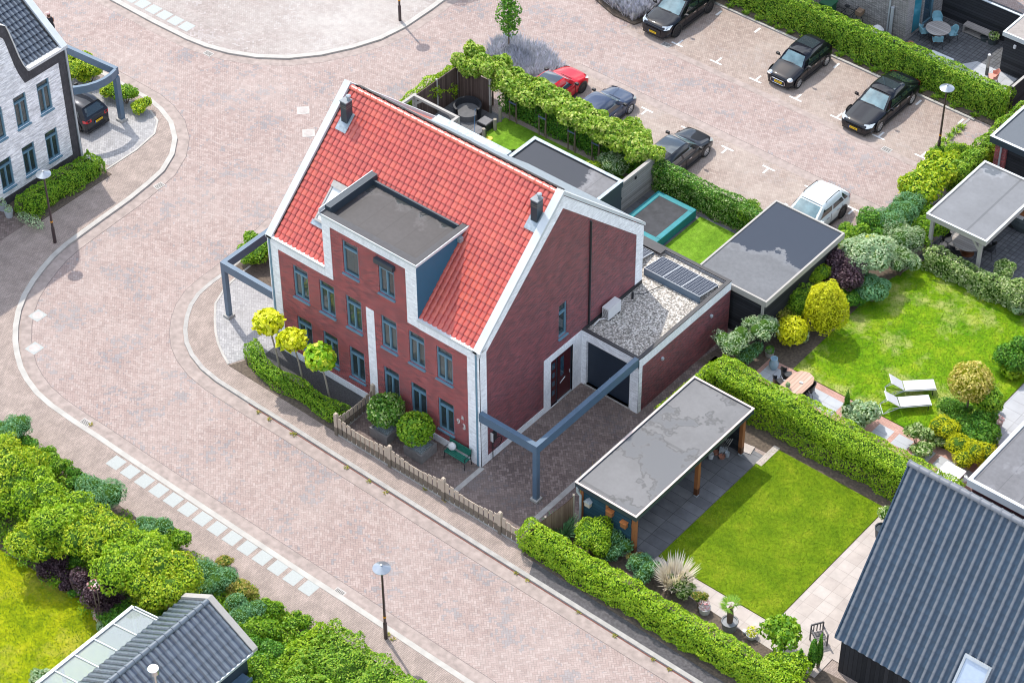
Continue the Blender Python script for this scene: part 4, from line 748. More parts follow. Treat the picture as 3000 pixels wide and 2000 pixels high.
# chimneys with lead aprons
for cx in (-11.12, -0.58):
    cy = 4.42; zb = HE + cy * sl; m = MB(); m.box(cx - 0.17, cx + 0.17, cy - 0.19, cy + 0.19, zb - 0.5, zb + 1.02); c = m.build('chimney', M_['frame_dark'], H)
    m = MB(); m.box(cx - 0.19, cx + 0.19, cy - 0.21, cy + 0.21, zb + 1.02, zb + 1.07); m.build('cap', plain('chimney_cap', (0.22, 0.24, 0.26), 0.5), c)
    m = MB(); m.lathe((cx + 0.06, cy + 0.1, zb + 1.07), [(0.07, 0), (0.07, 0.12), (0.11, 0.13), (0.11, 0.2), (0.05, 0.24)], 12); m.build('flue', M_['lead'], c)
    m = MB(); n_ = Vector((0, -sl, 1)).normalized() * 0.09; q = [(cx - 0.3, cy - 0.42), (cx + 0.3, cy - 0.42), (cx + 0.3, cy + 0.25), (cx - 0.3, cy + 0.25)]
    m.extr([Vector((a, b_, HE + b_ * sl)) + n_ for a, b_ in q], (0, 0, 0.02)); m.build('flashing', M_['lead'], c)
    m = MB(); [m.box(cx - 0.175, cx + 0.175, cy - 0.195, cy + 0.195, zb + z, zb + z + 0.05) for z in (0.72, 0.82)]; m.build('vent_grille', M_['iron'], c)
# roof light left of the bay
n_ = Vector((0, -sl, 1)).normalized(); vd = Vector((0, 1, sl)).normalized(); O = Vector((-10.18, 1.18, HE + 1.18 * sl)) + n_ * 0.05
def on_roof(mb, u0, u1, v0, v1, h0, h1): mb.extr([O + Vector((u, 0, 0)) + vd * v + n_ * h0 for u, v in ((u0, v0), (u1, v0), (u1, v1), (u0, v1))], n_ * (h1 - h0))
m = MB(); on_roof(m, 0, 0.08, 0, 1.8, 0, 0.12); on_roof(m, 0.92, 1.0, 0, 1.8, 0, 0.12); on_roof(m, 0.08, 0.92, 0, 0.1, 0, 0.12); on_roof(m, 0, 1.0, 1.62, 1.9, 0.01, 0.16); sk_ = m.build('roof_window', M_['iron_light'], H)
m = MB(); on_roof(m, 0.08, 0.92, 0.1, 1.62, 0.03, 0.08); m.build('pane', plain('blind_white', (0.62, 0.64, 0.66), 0.15, coat=0.8, var=0.03), sk_); m = MB(); on_roof(m, -0.12, 1.1, -0.22, 0.0, 0.02, 0.05); m.build('flashing', M_['lead'], sk_)
# back slope: rooflights box and zinc gutter, one long low dormer
m = MB(); m.box(-10.4, -6.35, 8.7, 9.55, 7.3, 8.1); m.build('rear_dormer', M_['frame_dark'], H); m = MB()
for xa, xb, ya, yb in ((-6.2, -0.35, 5.95, 10.7), (-11.3, -6.5, 5.95, 7.0), (-9.0, -6.2, 7.0, 8.6)):
    q = [(xa, ya), (xb, ya), (xb, yb), (xa, yb)]; m.extr([(a_, b_, ZR - (b_ - YR) * sl2 + 0.17) for a_, b_ in q], (0, 0, 0.05))
m.build('rear_roof_sheet', M_['lead'], H); m = MB(); m.extr([(WX + 0.35, 5.66, ZR - 0.1), (WX + 0.35, 5.95, ZR - 0.36), (WX + 0.35, 5.95, ZR - 0.2), (WX + 0.35, 5.66, ZR + 0.0)], (-WX - 0.7, 0, 0)); m.build('rear_flashing', M_['black_metal'], H); m = MB(); m.box(-10.5, -6.25, 8.5, 9.62, 8.1, 8.2); m.build('rear_dormer_roof', M_['lead'], H)
m = MB()
for i in range(10): x = -11.3 + i * 1.16; m.box(x - 0.06, x + 0.06, YR + 0.22, YR + 0.34, ZR - 0.2, ZR - 0.02)
m.build('ridge_clip', M_['black_metal'], H)
# garage
gx0, gx1, gy0, gy1, gz = -2.4, 3.15, 6.83, 13.55, 3.18; GD = (0.27, 2.68, 0.1, 2.65)
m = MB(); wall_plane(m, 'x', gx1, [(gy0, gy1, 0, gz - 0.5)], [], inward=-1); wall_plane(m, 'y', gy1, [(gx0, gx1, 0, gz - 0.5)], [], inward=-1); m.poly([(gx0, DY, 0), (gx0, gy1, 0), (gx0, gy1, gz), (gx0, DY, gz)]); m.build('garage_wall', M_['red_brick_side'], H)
m = MB(); wall_plane(m, 'y', gy0, [(0.02, gx1 + 0.015, 0, gz - 0.04)], [GD], inward=1, depth=0.2); m.box(gx1, gx1 + 0.015, gy0, gy0 + 0.24, 0, gz - 0.5); m.build('garage_front', M_['white_brick'], H)
m = MB(); m.box(gx1 - 0.05, gx1 + 0.015, gy0 + 0.0, gy1 + 0.01, gz - 0.5, gz - 0.02); m.box(gx0, gx1 - 0.05, gy1 - 0.05, gy1 + 0.012, gz - 0.5, gz - 0.02); m.build('garage_band', M_['white_soldier'], H)
m = MB(); m.box(0.27, 2.68, gy0 + 0.14, gy0 + 0.2, 0.1, 2.65); gd = m.build('garage_door', M_['navy_door'], H); m = MB(); m.path([(1.55, gy0 + 0.12, 1.0), (1.55, gy0 + 0.05, 1.0), (1.55, gy0 + 0.05, 1.15)], 0.018); m.build('handle', M_['zinc'], gd); m = MB(); m.box(0.2, 2.75, gy0 - 0.03, gy0 + 0.14, 0.02, 0.1); m.build('threshold', M_['kerb'], gd)
m = MB(); pw = 0.16; m.box(0.03, gx1, gy0 - 0.02, gy0 + pw, gz - 0.02, gz + 0.03); m.box(gx1 - pw, gx1 + 0.02, gy0 + pw, gy1 - pw, gz - 0.02, gz + 0.03); m.box(gx0, gx1 + 0.02, gy1 - pw, gy1 + 0.02, gz - 0.02, gz + 0.03); m.box(gx0, gx0 + pw, DY, gy1 - pw, gz - 0.02, gz + 0.03)
m.box(0.03, gx1 - pw, gy0 + pw, gy0 + pw + 0.04, 3.0, gz - 0.02); m.box(gx0, -0.4, gy1 - 0.5, gy1 - pw, gz - 0.02, gz + 0.03); m.build('garage_parapet', plain('parapet_black', (0.05, 0.048, 0.05), 0.6), H)
m = MB(); m.box(0.03, gx1 - pw, gy0 + pw, DY, 2.9, 3.0); m.box(gx0 + pw, gx1 - pw, DY, gy1 - pw, 2.9, 3.0); m.build('garage_roof', M_['pebbles'], H)
m = MB(); m.box(0.0, 0.04, 6.9, DY, 3.0, 3.2); m.build('flashing', M_['black_metal'], H)
m = MB(); m.box(gx1 + 0.016, gx1 + 0.12, 8.4, 8.52, 2.1, 2.22); m.box(gx1 + 0.016, gx1 + 0.12, 12.0, 12.12, 2.1, 2.22); m.build('wall_lamp', M_['zinc'], H)
# steel carport frames fixed to both ends of the house
m = MB(); T = 3.28; bt_ = 0.45; m.box(0.022, 3.15, -0.13, 0.09, T - bt_, T); m.box(2.93, 3.15, 0.09, 6.80, T - bt_, T); cf = m.build('carport_frame', M_['steel_blue'], H); m = MB(); m.box(2.93, 3.15, -0.13, 0.09, 0.12, T - bt_); m.build('post', M_['steel_blue'], cf); m = MB(); m.box(2.85, 3.23, -0.22, 0.18, 0.0, 0.13); m.build('foot', M_['concrete'], cf)
m = MB(); m.box(-15.3, WX - 0.025, -0.02, 0.2, T - bt_, T); m.box(-15.3, -15.08, 0.2, 7.0, T - bt_, T); m.box(-15.3, WX, 7.0, 7.2, T - bt_, T); cf = m.build('carport_frame', M_['steel_blue'], H); m = MB(); m.box(-15.3, -15.08, -0.02, 0.2, 0.12, T - bt_); m.build('post', M_['steel_blue'], cf); m = MB(); m.box(-15.38, -15.0, -0.12, 0.28, 0.0, 0.13); m.build('foot', M_['concrete'], cf)
# house number
for ch, x, z, sz in (('9', -1.22, 1.98, 0.42), ('3', -0.9, 1.85, 0.42), ('a', -0.98, 2.38, 0.36)):
    me = text_mesh(ch, sz, 0.012); me.materials.append(plain('number_metal', (0.68, 0.68, 0.66), 0.4, 0.2, var=0)); o = bpy.data.objects.new('house_number', me); S.collection.objects.link(o); o.parent = H; o.location = Vector((x, -0.03, z)) - ORG[H.name]; o.rotation_euler = (PI / 2, 0, 0)
# grey flat extension at the back
m = MB(); wall_plane(m, 'x', -5.05, [(DY, 16.2, 0, 2.95)], [], inward=-1); wall_plane(m, 'y', 16.2, [(-10.3, -5.05, 0, 2.95)], []); wall_plane(m, 'x', -10.3, [(DY, 16.2, 0, 2.95)], []); m.build('extension_wall', M_['frame_dark'], H)
flat_roof(H, -10.35, -5.0, DY, 16.25, 3.02, M_['felt_grey'], M_['lead'], 0.18, 0.06, 0.28, fm=M_['frame_dark'], name='extension_roof')

# things on the garage roof and at the wall
def panel_row(n, x0, x1, y0, y1, zlo, zhi, lab):
    t = thing('solar_panels', lab, 'solar panels', ((x0 + x1) / 2, y0, 3.0)); vdir = Vector((0, y1 - y0, zhi - zlo)); wl_ = (x1 - x0) / n; nn = Vector((0, -(zhi - zlo), y1 - y0)).normalized(); ang = math.atan2(zhi - zlo, y1 - y0)
    for i in range(n):
        a = x0 + i * wl_ + 0.01; m = MB(); m.box(0, wl_ - 0.02, 0, vdir.length, -0.04, 0.0); o = m.build('panel', M_['coping'], t, local=True); o.location = Vector((a, y0, zlo)) - ORG[t.name]; o.rotation_euler = (ang, 0, 0); m = MB(); m.box(0.02, wl_ - 0.04, 0.02, vdir.length - 0.02, 0.0, 0.006); m.build('cells', M_['solar_cell'], o, local=True)
    m = MB(); m.extr([(x0, y0, 3.0), (x0, y0 + 0.04, 3.0), (x0, y0 + 0.04, zlo - 0.05), (x0, y0, zlo - 0.05)], (x1 - x0, 0, 0)); m.extr([(x0, y1, 3.0), (x0, y1 - 0.04, 3.0), (x0, y1 - 0.04, zhi - 0.05), (x0, y1, zhi - 0.05)], (x1 - x0, 0, 0)); m.build('mount', M_['steel_blue'], t)
panel_row(3, -0.25, 2.85, 11.6, 13.0, 3.42, 3.16, 'row of three dark solar panels on low blue mounts on the pebbled garage roof'); panel_row(2, -2.2, -0.75, 11.9, 13.0, 3.38, 3.14, 'smaller solar panel row half hidden behind the brick gable on the pebbled roof')
a = thing('air_conditioner', 'white outdoor air conditioning unit on the pebbled garage roof by the brick wall', 'air conditioner', (0.2, 8.55, 3.0)); m = MB(); m.box(0.12, 0.48, 8.1, 9.0, 3.07, 3.68); m.build('casing', M_['white_paint'], a); m = MB(); [m.box(0.16, 0.44, 8.092, 8.1, 3.14 + k * 0.07, 3.17 + k * 0.07) for k in range(7)]; m.lathe((0.0, 0, 0), [(0.01, 0)], 3) if False else None; m.build('grille', M_['iron'], a); m = MB(); m.box(0.1, 0.5, 8.2, 8.3, 3.0, 3.07); m.box(0.1, 0.5, 8.8, 8.9, 3.0, 3.07); m.build('foot', M_['black_metal'], a)
m = MB(); m.path([(0.3, 8.1, 3.1), (0.2, 7.8, 3.2), (0.15, 7.5, 3.04)], 0.035); tag(m.build('pipe', M_['white_paint'], None, loc=(0.2, 7.8, 3.0)), 'white pipe from the air conditioning unit to the brick wall', 'pipe')
m = MB(); m.path([(0.35, 10.0, 3.3), (0.6, 10.4, 3.12), (0.9, 11.5, 3.08)], 0.02); m.tube((0.35, 10.0, 3.0), (0.35, 10.0, 3.35), 0.06); tag(m.build('roof_vent', M_['black_metal'], None, loc=(0.35, 10.0, 3.0)), 'small black vent pipe and cable on the pebbles in front of the solar panels', 'vent')
c = thing('charging_box', 'car charging box with hanging black cable on the brick wall beside the steel beam', 'charger', (0.08, 0.75, 0)); m = MB(); m.box(0.02, 0.16, 0.62, 0.86, 1.15, 1.6); m.build('box', M_['black_metal'], c); m = MB(); m.box(0.02, 0.165, 0.6, 0.62, 1.12, 1.63); m.build('edge', M_['white_paint'], c); m = MB()
m.path([(0.1, 0.95 + 0.3 * math.cos(t_), 0.85 + 0.28 * math.sin(t_)) for t_ in np.linspace(0, 2 * PI, 16)], 0.02); m.tube((0.06, 0.7, 1.15), (0.06, 0.7, 0.05), 0.02); m.build('cable', M_['black_metal'], c)
# ================================================================ the white brick house at the left
G1 = thing('brick_house', 'white brick house with black border, curved gable and dark tiled roof at the left', 'house', (-32, 0, 0)); X1 = -29.2
cur = [(1.62, 6.5), (1.42, 6.95), (1.25, 7.5), (1.08, 8.3), (0.90, 9.1), (0.78, 9.5), (0.40, 9.78)]
holes = [(a, a + 0.78, z0, z0 + h) for a in (1.92, 0.45, -1.03, -2.5, -4.0) for z0, h in ((3.72, 1.8), (0.86, 1.72))]
m = MB(); wall_plane(m, 'x', X1, [(-9, 4.0, 0, 6.5)], holes, inward=-1); m.poly([(X1, y, z) for y, z in [(-9, 6.5)] + cur + [(-9, 9.78)]]); m.build('wall', M_['pale_brick'], G1)
m = MB(); m.poly([(X1, 4.0, 0), (-37.6, 4.0, 0), (-37.6, 4.0, 6.5), (-33.4, 4.0, 9.65), (X1, 4.0, 6.5)]); m.poly([(X1, -9, 0), (-37.6, -9, 0), (-37.6, -9, 6.5), (-33.4, -9, 9.65), (X1, -9, 6.5)]); m.poly([(-37.6, -9, 0), (-37.6, 4, 0), (-37.6, 4, 6.5), (-37.6, -9, 6.5)]); m.build('wall', M_['pale_brick'], G1)
m = MB(); m.box(X1 - 0.01, X1 + 0.02, 3.42, 4.02, 0, 6.5); m.box(X1 - 0.01, X1 + 0.02, 1.6, 3.42, 5.98, 6.5); m.box(X1 - 0.01, X1 + 0.021, -9, 3.42, 0, 0.45)
inner = [(1.30, 5.98), (1.05, 6.6), (0.88, 7.2), (0.72, 8.0), (0.58, 8.7), (0.5, 8.95), (0.28, 9.2)]
m.extr([(X1, y, z) for y, z in [(1.6, 5.98), (1.62, 6.5)] + cur[1:] + inner[::-1]], (0.02, 0, 0)); m.extr([(X1, -9, 9.2), (X1, 0.28, 9.2), (X1, 0.40, 9.78), (X1, -9, 9.78)], (0.019, 0, 0)); m.build('border', M_['black_brick'], G1)
for y, z0 in [(a + 0.39, z0) for a in (1.92, 0.45, -1.03, -2.5, -4.0) for z0 in (3.72, 0.86)]: window(G1, X1, y, z0, 0.78, 1.8 if z0 > 2 else 1.72, 'double', rot=PI / 2, curtains=z0 > 2)
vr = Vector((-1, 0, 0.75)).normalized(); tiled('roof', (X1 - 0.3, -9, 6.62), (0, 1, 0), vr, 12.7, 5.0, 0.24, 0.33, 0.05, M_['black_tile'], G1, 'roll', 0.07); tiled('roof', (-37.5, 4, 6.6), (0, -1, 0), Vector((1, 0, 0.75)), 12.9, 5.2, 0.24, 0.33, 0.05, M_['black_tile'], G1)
m = MB(); m.extr([(X1 + 0.06, 3.72, 6.5), (X1 + 0.06, 3.72, 6.66), (-33.45, 3.72, 10.05), (-33.45, 3.72, 9.85)], (0, 0.35, 0)); m.build('verge_coping', M_['coping'], G1)
m = MB(); m.box(X1 - 0.3, X1 + 0.06, 1.64, 3.72, 6.5, 6.64); m.extr([(X1 - 0.2, y, z) for y, z in cur] + [(X1 - 0.2, y - 0.08, z + 0.08) for y, z in cur[::-1]], (0.26, 0, 0)); m.box(X1 - 0.3, X1 + 0.06, -9, 0.36, 9.78, 9.88); m.build('coping', M_['white_paint'], G1)
m = MB(); m.poly([(X1 - 0.2, y, z) for y, z in cur] + [(X1 - 0.2, -9, 9.78), (X1 - 0.2, -9, 6.5)]); m.build('gable_back', M_['black_brick'], G1)
m = MB(); m.box(X1 + 0.03, X1 + 0.1, 3.86, 3.94, 0, 6.5); m.build('downpipe', M_['zinc'], G1)
# steel carport of that house, one side curved
m = MB(); T = 3.13; m.extr([(X1 + 0.02, 4.05, 2.72), (-29.55, 7.25, 2.72), (-29.75, 7.45, 2.72), (X1 - 0.2, 4.05, 2.72)], (0, 0, 0.41)) if False else None
crv = [(-33.4 + (3.55) * t_, 7.1 + 0.3 * t_) for t_ in np.linspace(0, 1, 3)]; m.strip(crv, 0.2, 2.7, T); pts = [(-29.85, 7.3), (-29.74, 6.85), (-29.72, 6.4), (-29.80, 5.95), (-29.98, 5.5), (-30.25, 5.1), (-30.65, 4.6), (-31.1, 4.1)]; m.strip(pts, 0.16, 2.7, T)
cf = m.build('carport_frame', M_['steel_blue'], G1); m = MB(); m.box(-29.98, -29.72, 7.15, 7.4, 0.12, 2.7); m.build('post', M_['steel_blue'], cf); m = MB(); m.box(-30.05, -29.6, 7.05, 7.45, 0.0, 0.13); m.build('foot', M_['concrete'], cf)

# ================================================================ navy roofed house, lower right
N = thing('tiled_house', 'house with big steep navy tiled roof and black board wall in the lower right corner', 'house', (22, 4, 0)); ze, yr_, zr_ = 2.2, 4.05, 8.55; vn = Vector((0, yr_, zr_ - ze))
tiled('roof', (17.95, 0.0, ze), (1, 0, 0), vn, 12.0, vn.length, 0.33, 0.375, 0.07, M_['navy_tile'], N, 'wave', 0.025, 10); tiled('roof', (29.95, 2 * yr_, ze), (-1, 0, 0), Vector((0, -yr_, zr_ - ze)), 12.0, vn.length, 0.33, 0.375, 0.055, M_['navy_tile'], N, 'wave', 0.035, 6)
ridge_tiles((17.92, yr_, zr_ + 0.0), (30, yr_, zr_ + 0.0), 0.15, 27, M_['navy_tile'], N)
m = MB(); m.box(18.1, 29.8, 0.3, 7.8, 0, 2.3); m.build('wall', M_['black_boards_v'], N); m = MB(); m.poly([(18.1, 0.3, 2.3), (18.1, 7.8, 2.3), (18.1, yr_, zr_ - 0.2)]); m.build('gable', M_['black_boards_v'], N)
m = MB(); m.extr([(17.93, 0.0, ze - 0.08), (17.93, 0.0, ze + 0.1), (17.93, yr_, zr_ + 0.1), (17.93, yr_, zr_ - 0.1)], (0.06, 0, 0)); m.build('verge_tile', M_['navy_tile'], N)
nn = Vector((0, -(zr_ - ze), yr_)).normalized(); vv_ = vn.normalized(); O = Vector((22.95, 0.32, ze + 0.32 * (zr_ - ze) / yr_)) + nn * 0.08
def on2(mb, u0, u1, v0, v1, h0, h1): mb.extr([O + Vector((u, 0, 0)) + vv_ * v + nn * h0 for u, v in ((u0, v0), (u1, v0), (u1, v1), (u0, v1))], nn * (h1 - h0))
m = MB(); on2(m, 0, 0.1, 0, 1.5, 0, 0.1); on2(m, 1.05, 1.15, 0, 1.5, 0, 0.1); on2(m, 0.1, 1.05, 0, 0.1, 0, 0.1); on2(m, 0.1, 1.05, 1.38, 1.5, 0, 0.12); rw = m.build('roof_window', M_['zinc'], N); m = MB(); on2(m, 0.1, 1.05, 0.1, 1.38, 0.02, 0.05); m.build('pane', plain('sky_glass', (0.42, 0.50, 0.62), 0.08, coat=1.0, var=0.05), rw)
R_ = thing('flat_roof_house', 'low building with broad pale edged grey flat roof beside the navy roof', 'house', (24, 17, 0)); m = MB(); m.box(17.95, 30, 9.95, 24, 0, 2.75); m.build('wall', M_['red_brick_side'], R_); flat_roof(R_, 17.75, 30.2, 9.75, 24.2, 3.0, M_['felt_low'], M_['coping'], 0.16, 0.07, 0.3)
m = MB(); m.box(17.35, 30, 7.4, 9.74, 0, 2.3); m.build('wall', M_['black_boards_v'], R_); flat_roof(R_, 17.25, 30.2, 7.3, 9.745, 2.45, M_['felt_low'], M_['iron'], 0.14, 0.1, 0.2, name='lower_roof')

# ================================================================ navy shed with glass veranda, lower left
Q = thing('garden_house', 'small garden house with navy tiled roof and lean-to glass roof in the lower left corner', 'garden house', (-1, -19, 0))
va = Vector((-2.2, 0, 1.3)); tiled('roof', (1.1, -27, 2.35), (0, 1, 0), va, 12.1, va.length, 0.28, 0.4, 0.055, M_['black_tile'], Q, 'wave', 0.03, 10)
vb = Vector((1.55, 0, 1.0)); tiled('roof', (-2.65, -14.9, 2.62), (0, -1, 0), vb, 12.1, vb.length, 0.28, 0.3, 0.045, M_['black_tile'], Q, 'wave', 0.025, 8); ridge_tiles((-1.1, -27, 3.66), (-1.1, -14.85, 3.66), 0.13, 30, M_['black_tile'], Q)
m = MB(); m.box(-2.5, 0.95, -27, -15.1, 0, 2.35); m.poly([(-2.5, -15.1, 2.35), (0.95, -15.1, 2.35), (-1.1, -15.1, 3.5)]); m.build('wall', M_['frame_dark'], Q)
m = MB(); m.extr([(1.18, -14.95, 2.25), (1.18, -14.95, 2.42), (-1.1, -14.95, 3.80), (-1.1, -14.95, 3.62)], (0, 0.26, 0)); m.extr([(-2.7, -14.95, 2.6), (-2.7, -14.95, 2.76), (-1.1, -14.95, 3.80), (-1.1, -14.95, 3.62)], (0, 0.26, 0)); m.build('barge_board', M_['grey_wood'], Q)
m = MB(); m.box(1.05, 1.2, -27, -14.95, 2.22, 2.34); m.build('gutter', M_['zinc'], Q)
m = MB(); m.box(0.96, 1.5, -18.2, -15.4, 1.3, 1.36); m.box(1.44, 1.5, -18.2, -15.4, 1.36, 1.5); m.build('canopy', M_['steel_blue'], Q)
m = MB(); m.lathe((0.3, -19.1, 2.8), [(0.09, 0), (0.09, 1.45), (0.22, 1.5), (0.22, 1.72), (0.2, 1.74)], 18); m.build('flue', plain('steel_bright', (0.75, 0.75, 0.72), 0.2, 0.9, var=0.05), Q)
m = MB()
for i in range(8): y = -16.3 - i * 1.02; m.extr([(-4.02, y, 2.26), (-4.02, y, 2.34), (-2.55, y, 2.68), (-2.55, y, 2.60)], (0, -0.06, 0))
m.box(-4.16, -4.02, -24.2, -16.25, 2.18, 2.36); m.box(-4.14, -4.04, -16.36, -16.26, 0, 2.18); m.box(-4.14, -4.04, -20.1, -20.0, 0, 2.18); m.extr([(-4.02, -16.25, 2.18), (-4.02, -16.25, 2.36), (-2.55, -16.25, 2.7), (-2.55, -16.25, 2.52)], (0, 0.06, 0)); gf = m.build('glass_roof_frame', M_['zinc'], Q)
m = MB()
for i in range(7): y = -16.37 - i * 1.02; m.extr([(-4.01, y, 2.28), (-4.01, y - 0.94, 2.28), (-2.56, y - 0.94, 2.63), (-2.56, y, 2.63)], (0, 0, 0.01))
m.build('glass_pane', M_['glass_clear'], gf); m = MB(); m.box(-4.1, -2.5, -24, -16.3, 0.0, 0.05); m.build('floor', M_['slab_light'], Q)

# ================================================================ sheds, verandas, huts
B = thing('flat_roof_shed', 'black boarded shed with large puddled grey flat roof between trampoline yard and shrubs', 'shed', (3.1, 16.8, 0)); flat_roof(B, 1.15, 4.98, 13.7, 19.9, 2.78, M_['felt_black'], M_['grey_wood'], 0.09, 0.05, 0.26, fm=None)
m = MB(); m.box(1.35, 1.45, 13.9, 19.7, 0, 2.6); m.box(1.45, 4.8, 19.6, 19.7, 0, 2.6); m.box(4.7, 4.8, 13.9, 19.6, 0, 2.6); m.box(2.2, 4.7, 13.9, 14.0, 0, 2.6); m.build('wall', M_['black_boards'], B)
m = MB(); [m.box(x, x + 0.12, 13.82, 13.9, 0, 2.5) for x in (1.35, 2.1, 4.66)]; m.box(2.22, 4.66, 13.83, 13.9, 2.38, 2.5); m.build('door_frame', M_['grey_wood'], B); m = MB(); m.tube((4.86, 19.0, 0), (4.86, 19.0, 2.5), 0.04); m.build('downpipe', M_['black_metal'], B)
V = thing('veranda', 'open wooden garden veranda with shiny grey flat roof, brown posts and navy end wall', 'veranda', (6.8, 4, 0))
flat_roof(V, 5.25, 8.4, -0.2, 8.0, 2.6, M_['felt_veranda'], plain('pink_trim', (0.62, 0.50, 0.46), 0.6, var=0.1), 0.09, 0.05, 0.22, fm=M_['frame_dark'])
for x, y in ((8.12, 0.12), (8.12, 4.45), (8.12, 7.65)): m = MB(); m.box(x - 0.09, x + 0.09, y - 0.09, y + 0.09, 0.12, 2.4); p = m.build('post', M_['brown_wood'], V); m = MB(); m.box(x - 0.08, x + 0.08, y - 0.08, y + 0.08, 0.03, 0.12); m.build('foot', M_['zinc'], p)
m = MB(); m.box(5.4, 8.25, -0.02, 0.1, 2.2, 2.4); m.box(8.06, 8.2, 0.1, 7.8, 2.2, 2.4); m.extr([(7.5, 0.04, 2.2), (7.7, 0.04, 2.2), (8.05, 0.04, 1.75), (8.05, 0.04, 1.55)], (0, 0.08, 0)); m.box(5.42, 5.54, -0.04, 0.08, 0, 2.2); m.box(6.72, 6.84, -0.03, 0.09, 0, 2.2); m.build('beam', M_['brown_wood'], V)
m = MB(); m.box(5.54, 8.0, 0.02, 0.06, 0.05, 2.2); m.build('end_wall', M_['teal_boards'], V); m = MB(); m.box(5.4, 5.48, 0.1, 7.8, 0, 2.35); m.box(5.48, 8.0, 7.72, 7.8, 0, 2.35); m.build('back_wall', M_['black_boards'], V)
m = MB(); m.path([(5.36, -0.18, 2.42), (5.36, -0.18, 2.15), (5.48, -0.12, 1.95), (5.48, -0.12, 0.0)], 0.055, 8); m.build('downpipe', M_['zinc'], V)
for x, z, col, lab in ((5.85, 1.55, 'white_paint', 'pale little insect house with grey roof on the navy veranda wall'), (7.0, 1.75, 'brown_wood', 'orange brown nest box beside the middle post of the navy veranda wall'), (7.72, 1.55, 'brown_wood', 'orange brown nest box beside the corner post of the navy veranda wall')):
    t = thing('nest_box', lab, 'nest box', (x, -0.1, z)); m = MB(); m.box(x - 0.13, x + 0.13, -0.17, 0.015, z, z + 0.26); m.build('box', M_['brown_wood'] if col != 'white_paint' else plain('pine', (0.5, 0.42, 0.33), 0.8), t); m = MB(); m.extr([(x - 0.17, -0.2, z + 0.24), (x, -0.2, z + 0.42), (x + 0.17, -0.2, z + 0.24)] if col == 'white_paint' else [(x - 0.16, -0.2, z + 0.26), (x - 0.16, -0.2, z + 0.30), (x + 0.16, -0.2, z + 0.30), (x + 0.16, -0.2, z + 0.26)], (0, 0.21, 0)); m.build('lid', M_['zinc'] if col == 'white_paint' else plain('rust_wood', (0.5, 0.17, 0.05), 0.6), t)
Vr = thing('veranda', 'weathered grey wooden veranda with grey flat roof over a round table at the right edge', 'veranda', (8.6, 26, 0)); flat_roof(Vr, 7.0, 10.2, 23.65, 28.75, 2.6, M_['felt_right'], M_['coping'], 0.1, 0.05, 0.22, fm=M_['grey_wood'])
for x, y in ((9.85, 23.9), (7.25, 23.9), (9.85, 28.4), (7.25, 28.4)): m = MB(); m.box(x - 0.08, x + 0.08, y - 0.08, y + 0.08, 0, 2.4); m.build('post', M_['grey_wood'], Vr)
m = MB(); m.extr([(9.2, 23.86, 2.4), (9.35, 23.86, 2.4), (9.78, 23.86, 1.9), (9.78, 23.86, 1.7)], (0, 0.08, 0)); m.box(7.2, 9.9, 23.85, 23.95, 2.25, 2.4); m.build('brace', M_['grey_wood'], Vr); m = MB(); m.box(7.3, 9.8, 28.3, 28.36, 0, 2.3); m.build('back_wall', M_['brown_wood'], Vr)
K = thing('garage_hut', 'brick garage with dark door, grey flat roof and grey downpipe at the right edge', 'garage', (9, 33, 0)); flat_roof(K, 6.4, 14, 30.15, 37, 2.95, M_['felt_right'], M_['coping'], 0.14, 0.06, 0.3, fm=M_['frame_dark'])
m = MB(); wall_plane(m, 'y', 30.45, [(6.6, 13.8, 0, 2.7)], [(7.2, 9.8, 0.05, 2.4)], depth=0.2); wall_plane(m, 'x', 6.6, [(30.45, 36.8, 0, 2.7)], []); wall_plane(m, 'x', 13.8, [(30.45, 36.8, 0, 2.7)], []); m.build('wall', M_['red_brick'], K); m = MB(); m.box(7.2, 9.8, 30.6, 30.65, 0.05, 2.4); m.build('garage_door', M_['black_boards'], K); m = MB(); m.tube((6.95, 30.38, 0), (6.95, 30.38, 2.7), 0.05); m.build('downpipe', M_['zinc'], K)
# grey brick house at the top right, its patio, fence and black shed
U_ = thing('grey_brick_house', 'grey brick house with tall blue glass doors at the top right beyond the ivy hedge', 'house', (-6, 41, 0)); dh = [(38.45, 39.35, 0.05, 2.9), (39.5, 40.5, 0.05, 2.9)]
m = MB(); wall_plane(m, 'y', 37.8, [(-14, -3.06, 0, 7)], []); wall_plane(m, 'x', -3.06, [(37.8, 41.1, 0, 7)], dh, inward=-1, depth=0.2); m.poly([(-14, 37.8, 7), (-3.06, 37.8, 7), (-3.06, 46, 7), (-14, 46, 7)]); m.poly([(-3.06, 41.1, 0), (-3.06, 46, 0), (-3.06, 46, 7), (-3.06, 41.1, 7)]); m.build('wall', M_['grey_long_brick'], U_)
plain('door_teal', (0.03, 0.22, 0.30), 0.15, coat=0.8, var=0.1, scale=1); m = MB(); m.box(-3.2, -3.14, 38.5, 39.3, 0.1, 2.85); m.build('window', M_['door_teal'], U_)
m = MB(); m.box(-3.2, -3.1, 39.5, 39.58, 0.05, 2.9); m.box(-3.2, -3.1, 40.42, 40.5, 0.05, 2.9); m.box(-3.2, -3.1, 39.58, 40.42, 0.05, 0.15); m.box(-3.22, -3.14, 38.4, 38.5, 0.05, 2.9); m.box(-3.22, -3.14, 39.3, 39.35, 0.05, 2.9); dd = m.build('door', M_['frame_blue'], U_); m = MB(); m.box(-3.19, -3.17, 39.58, 40.42, 0.15, 2.85); m.build('pane', M_['glass_blue'], dd)
m = MB(); m.tube((-4.1, 37.72, 0), (-4.1, 37.72, 7), 0.05); m.tube((-3.9, 37.7, 0), (-3.9, 37.7, 1.9), 0.09); m.build('downpipe', M_['zinc'], U_)
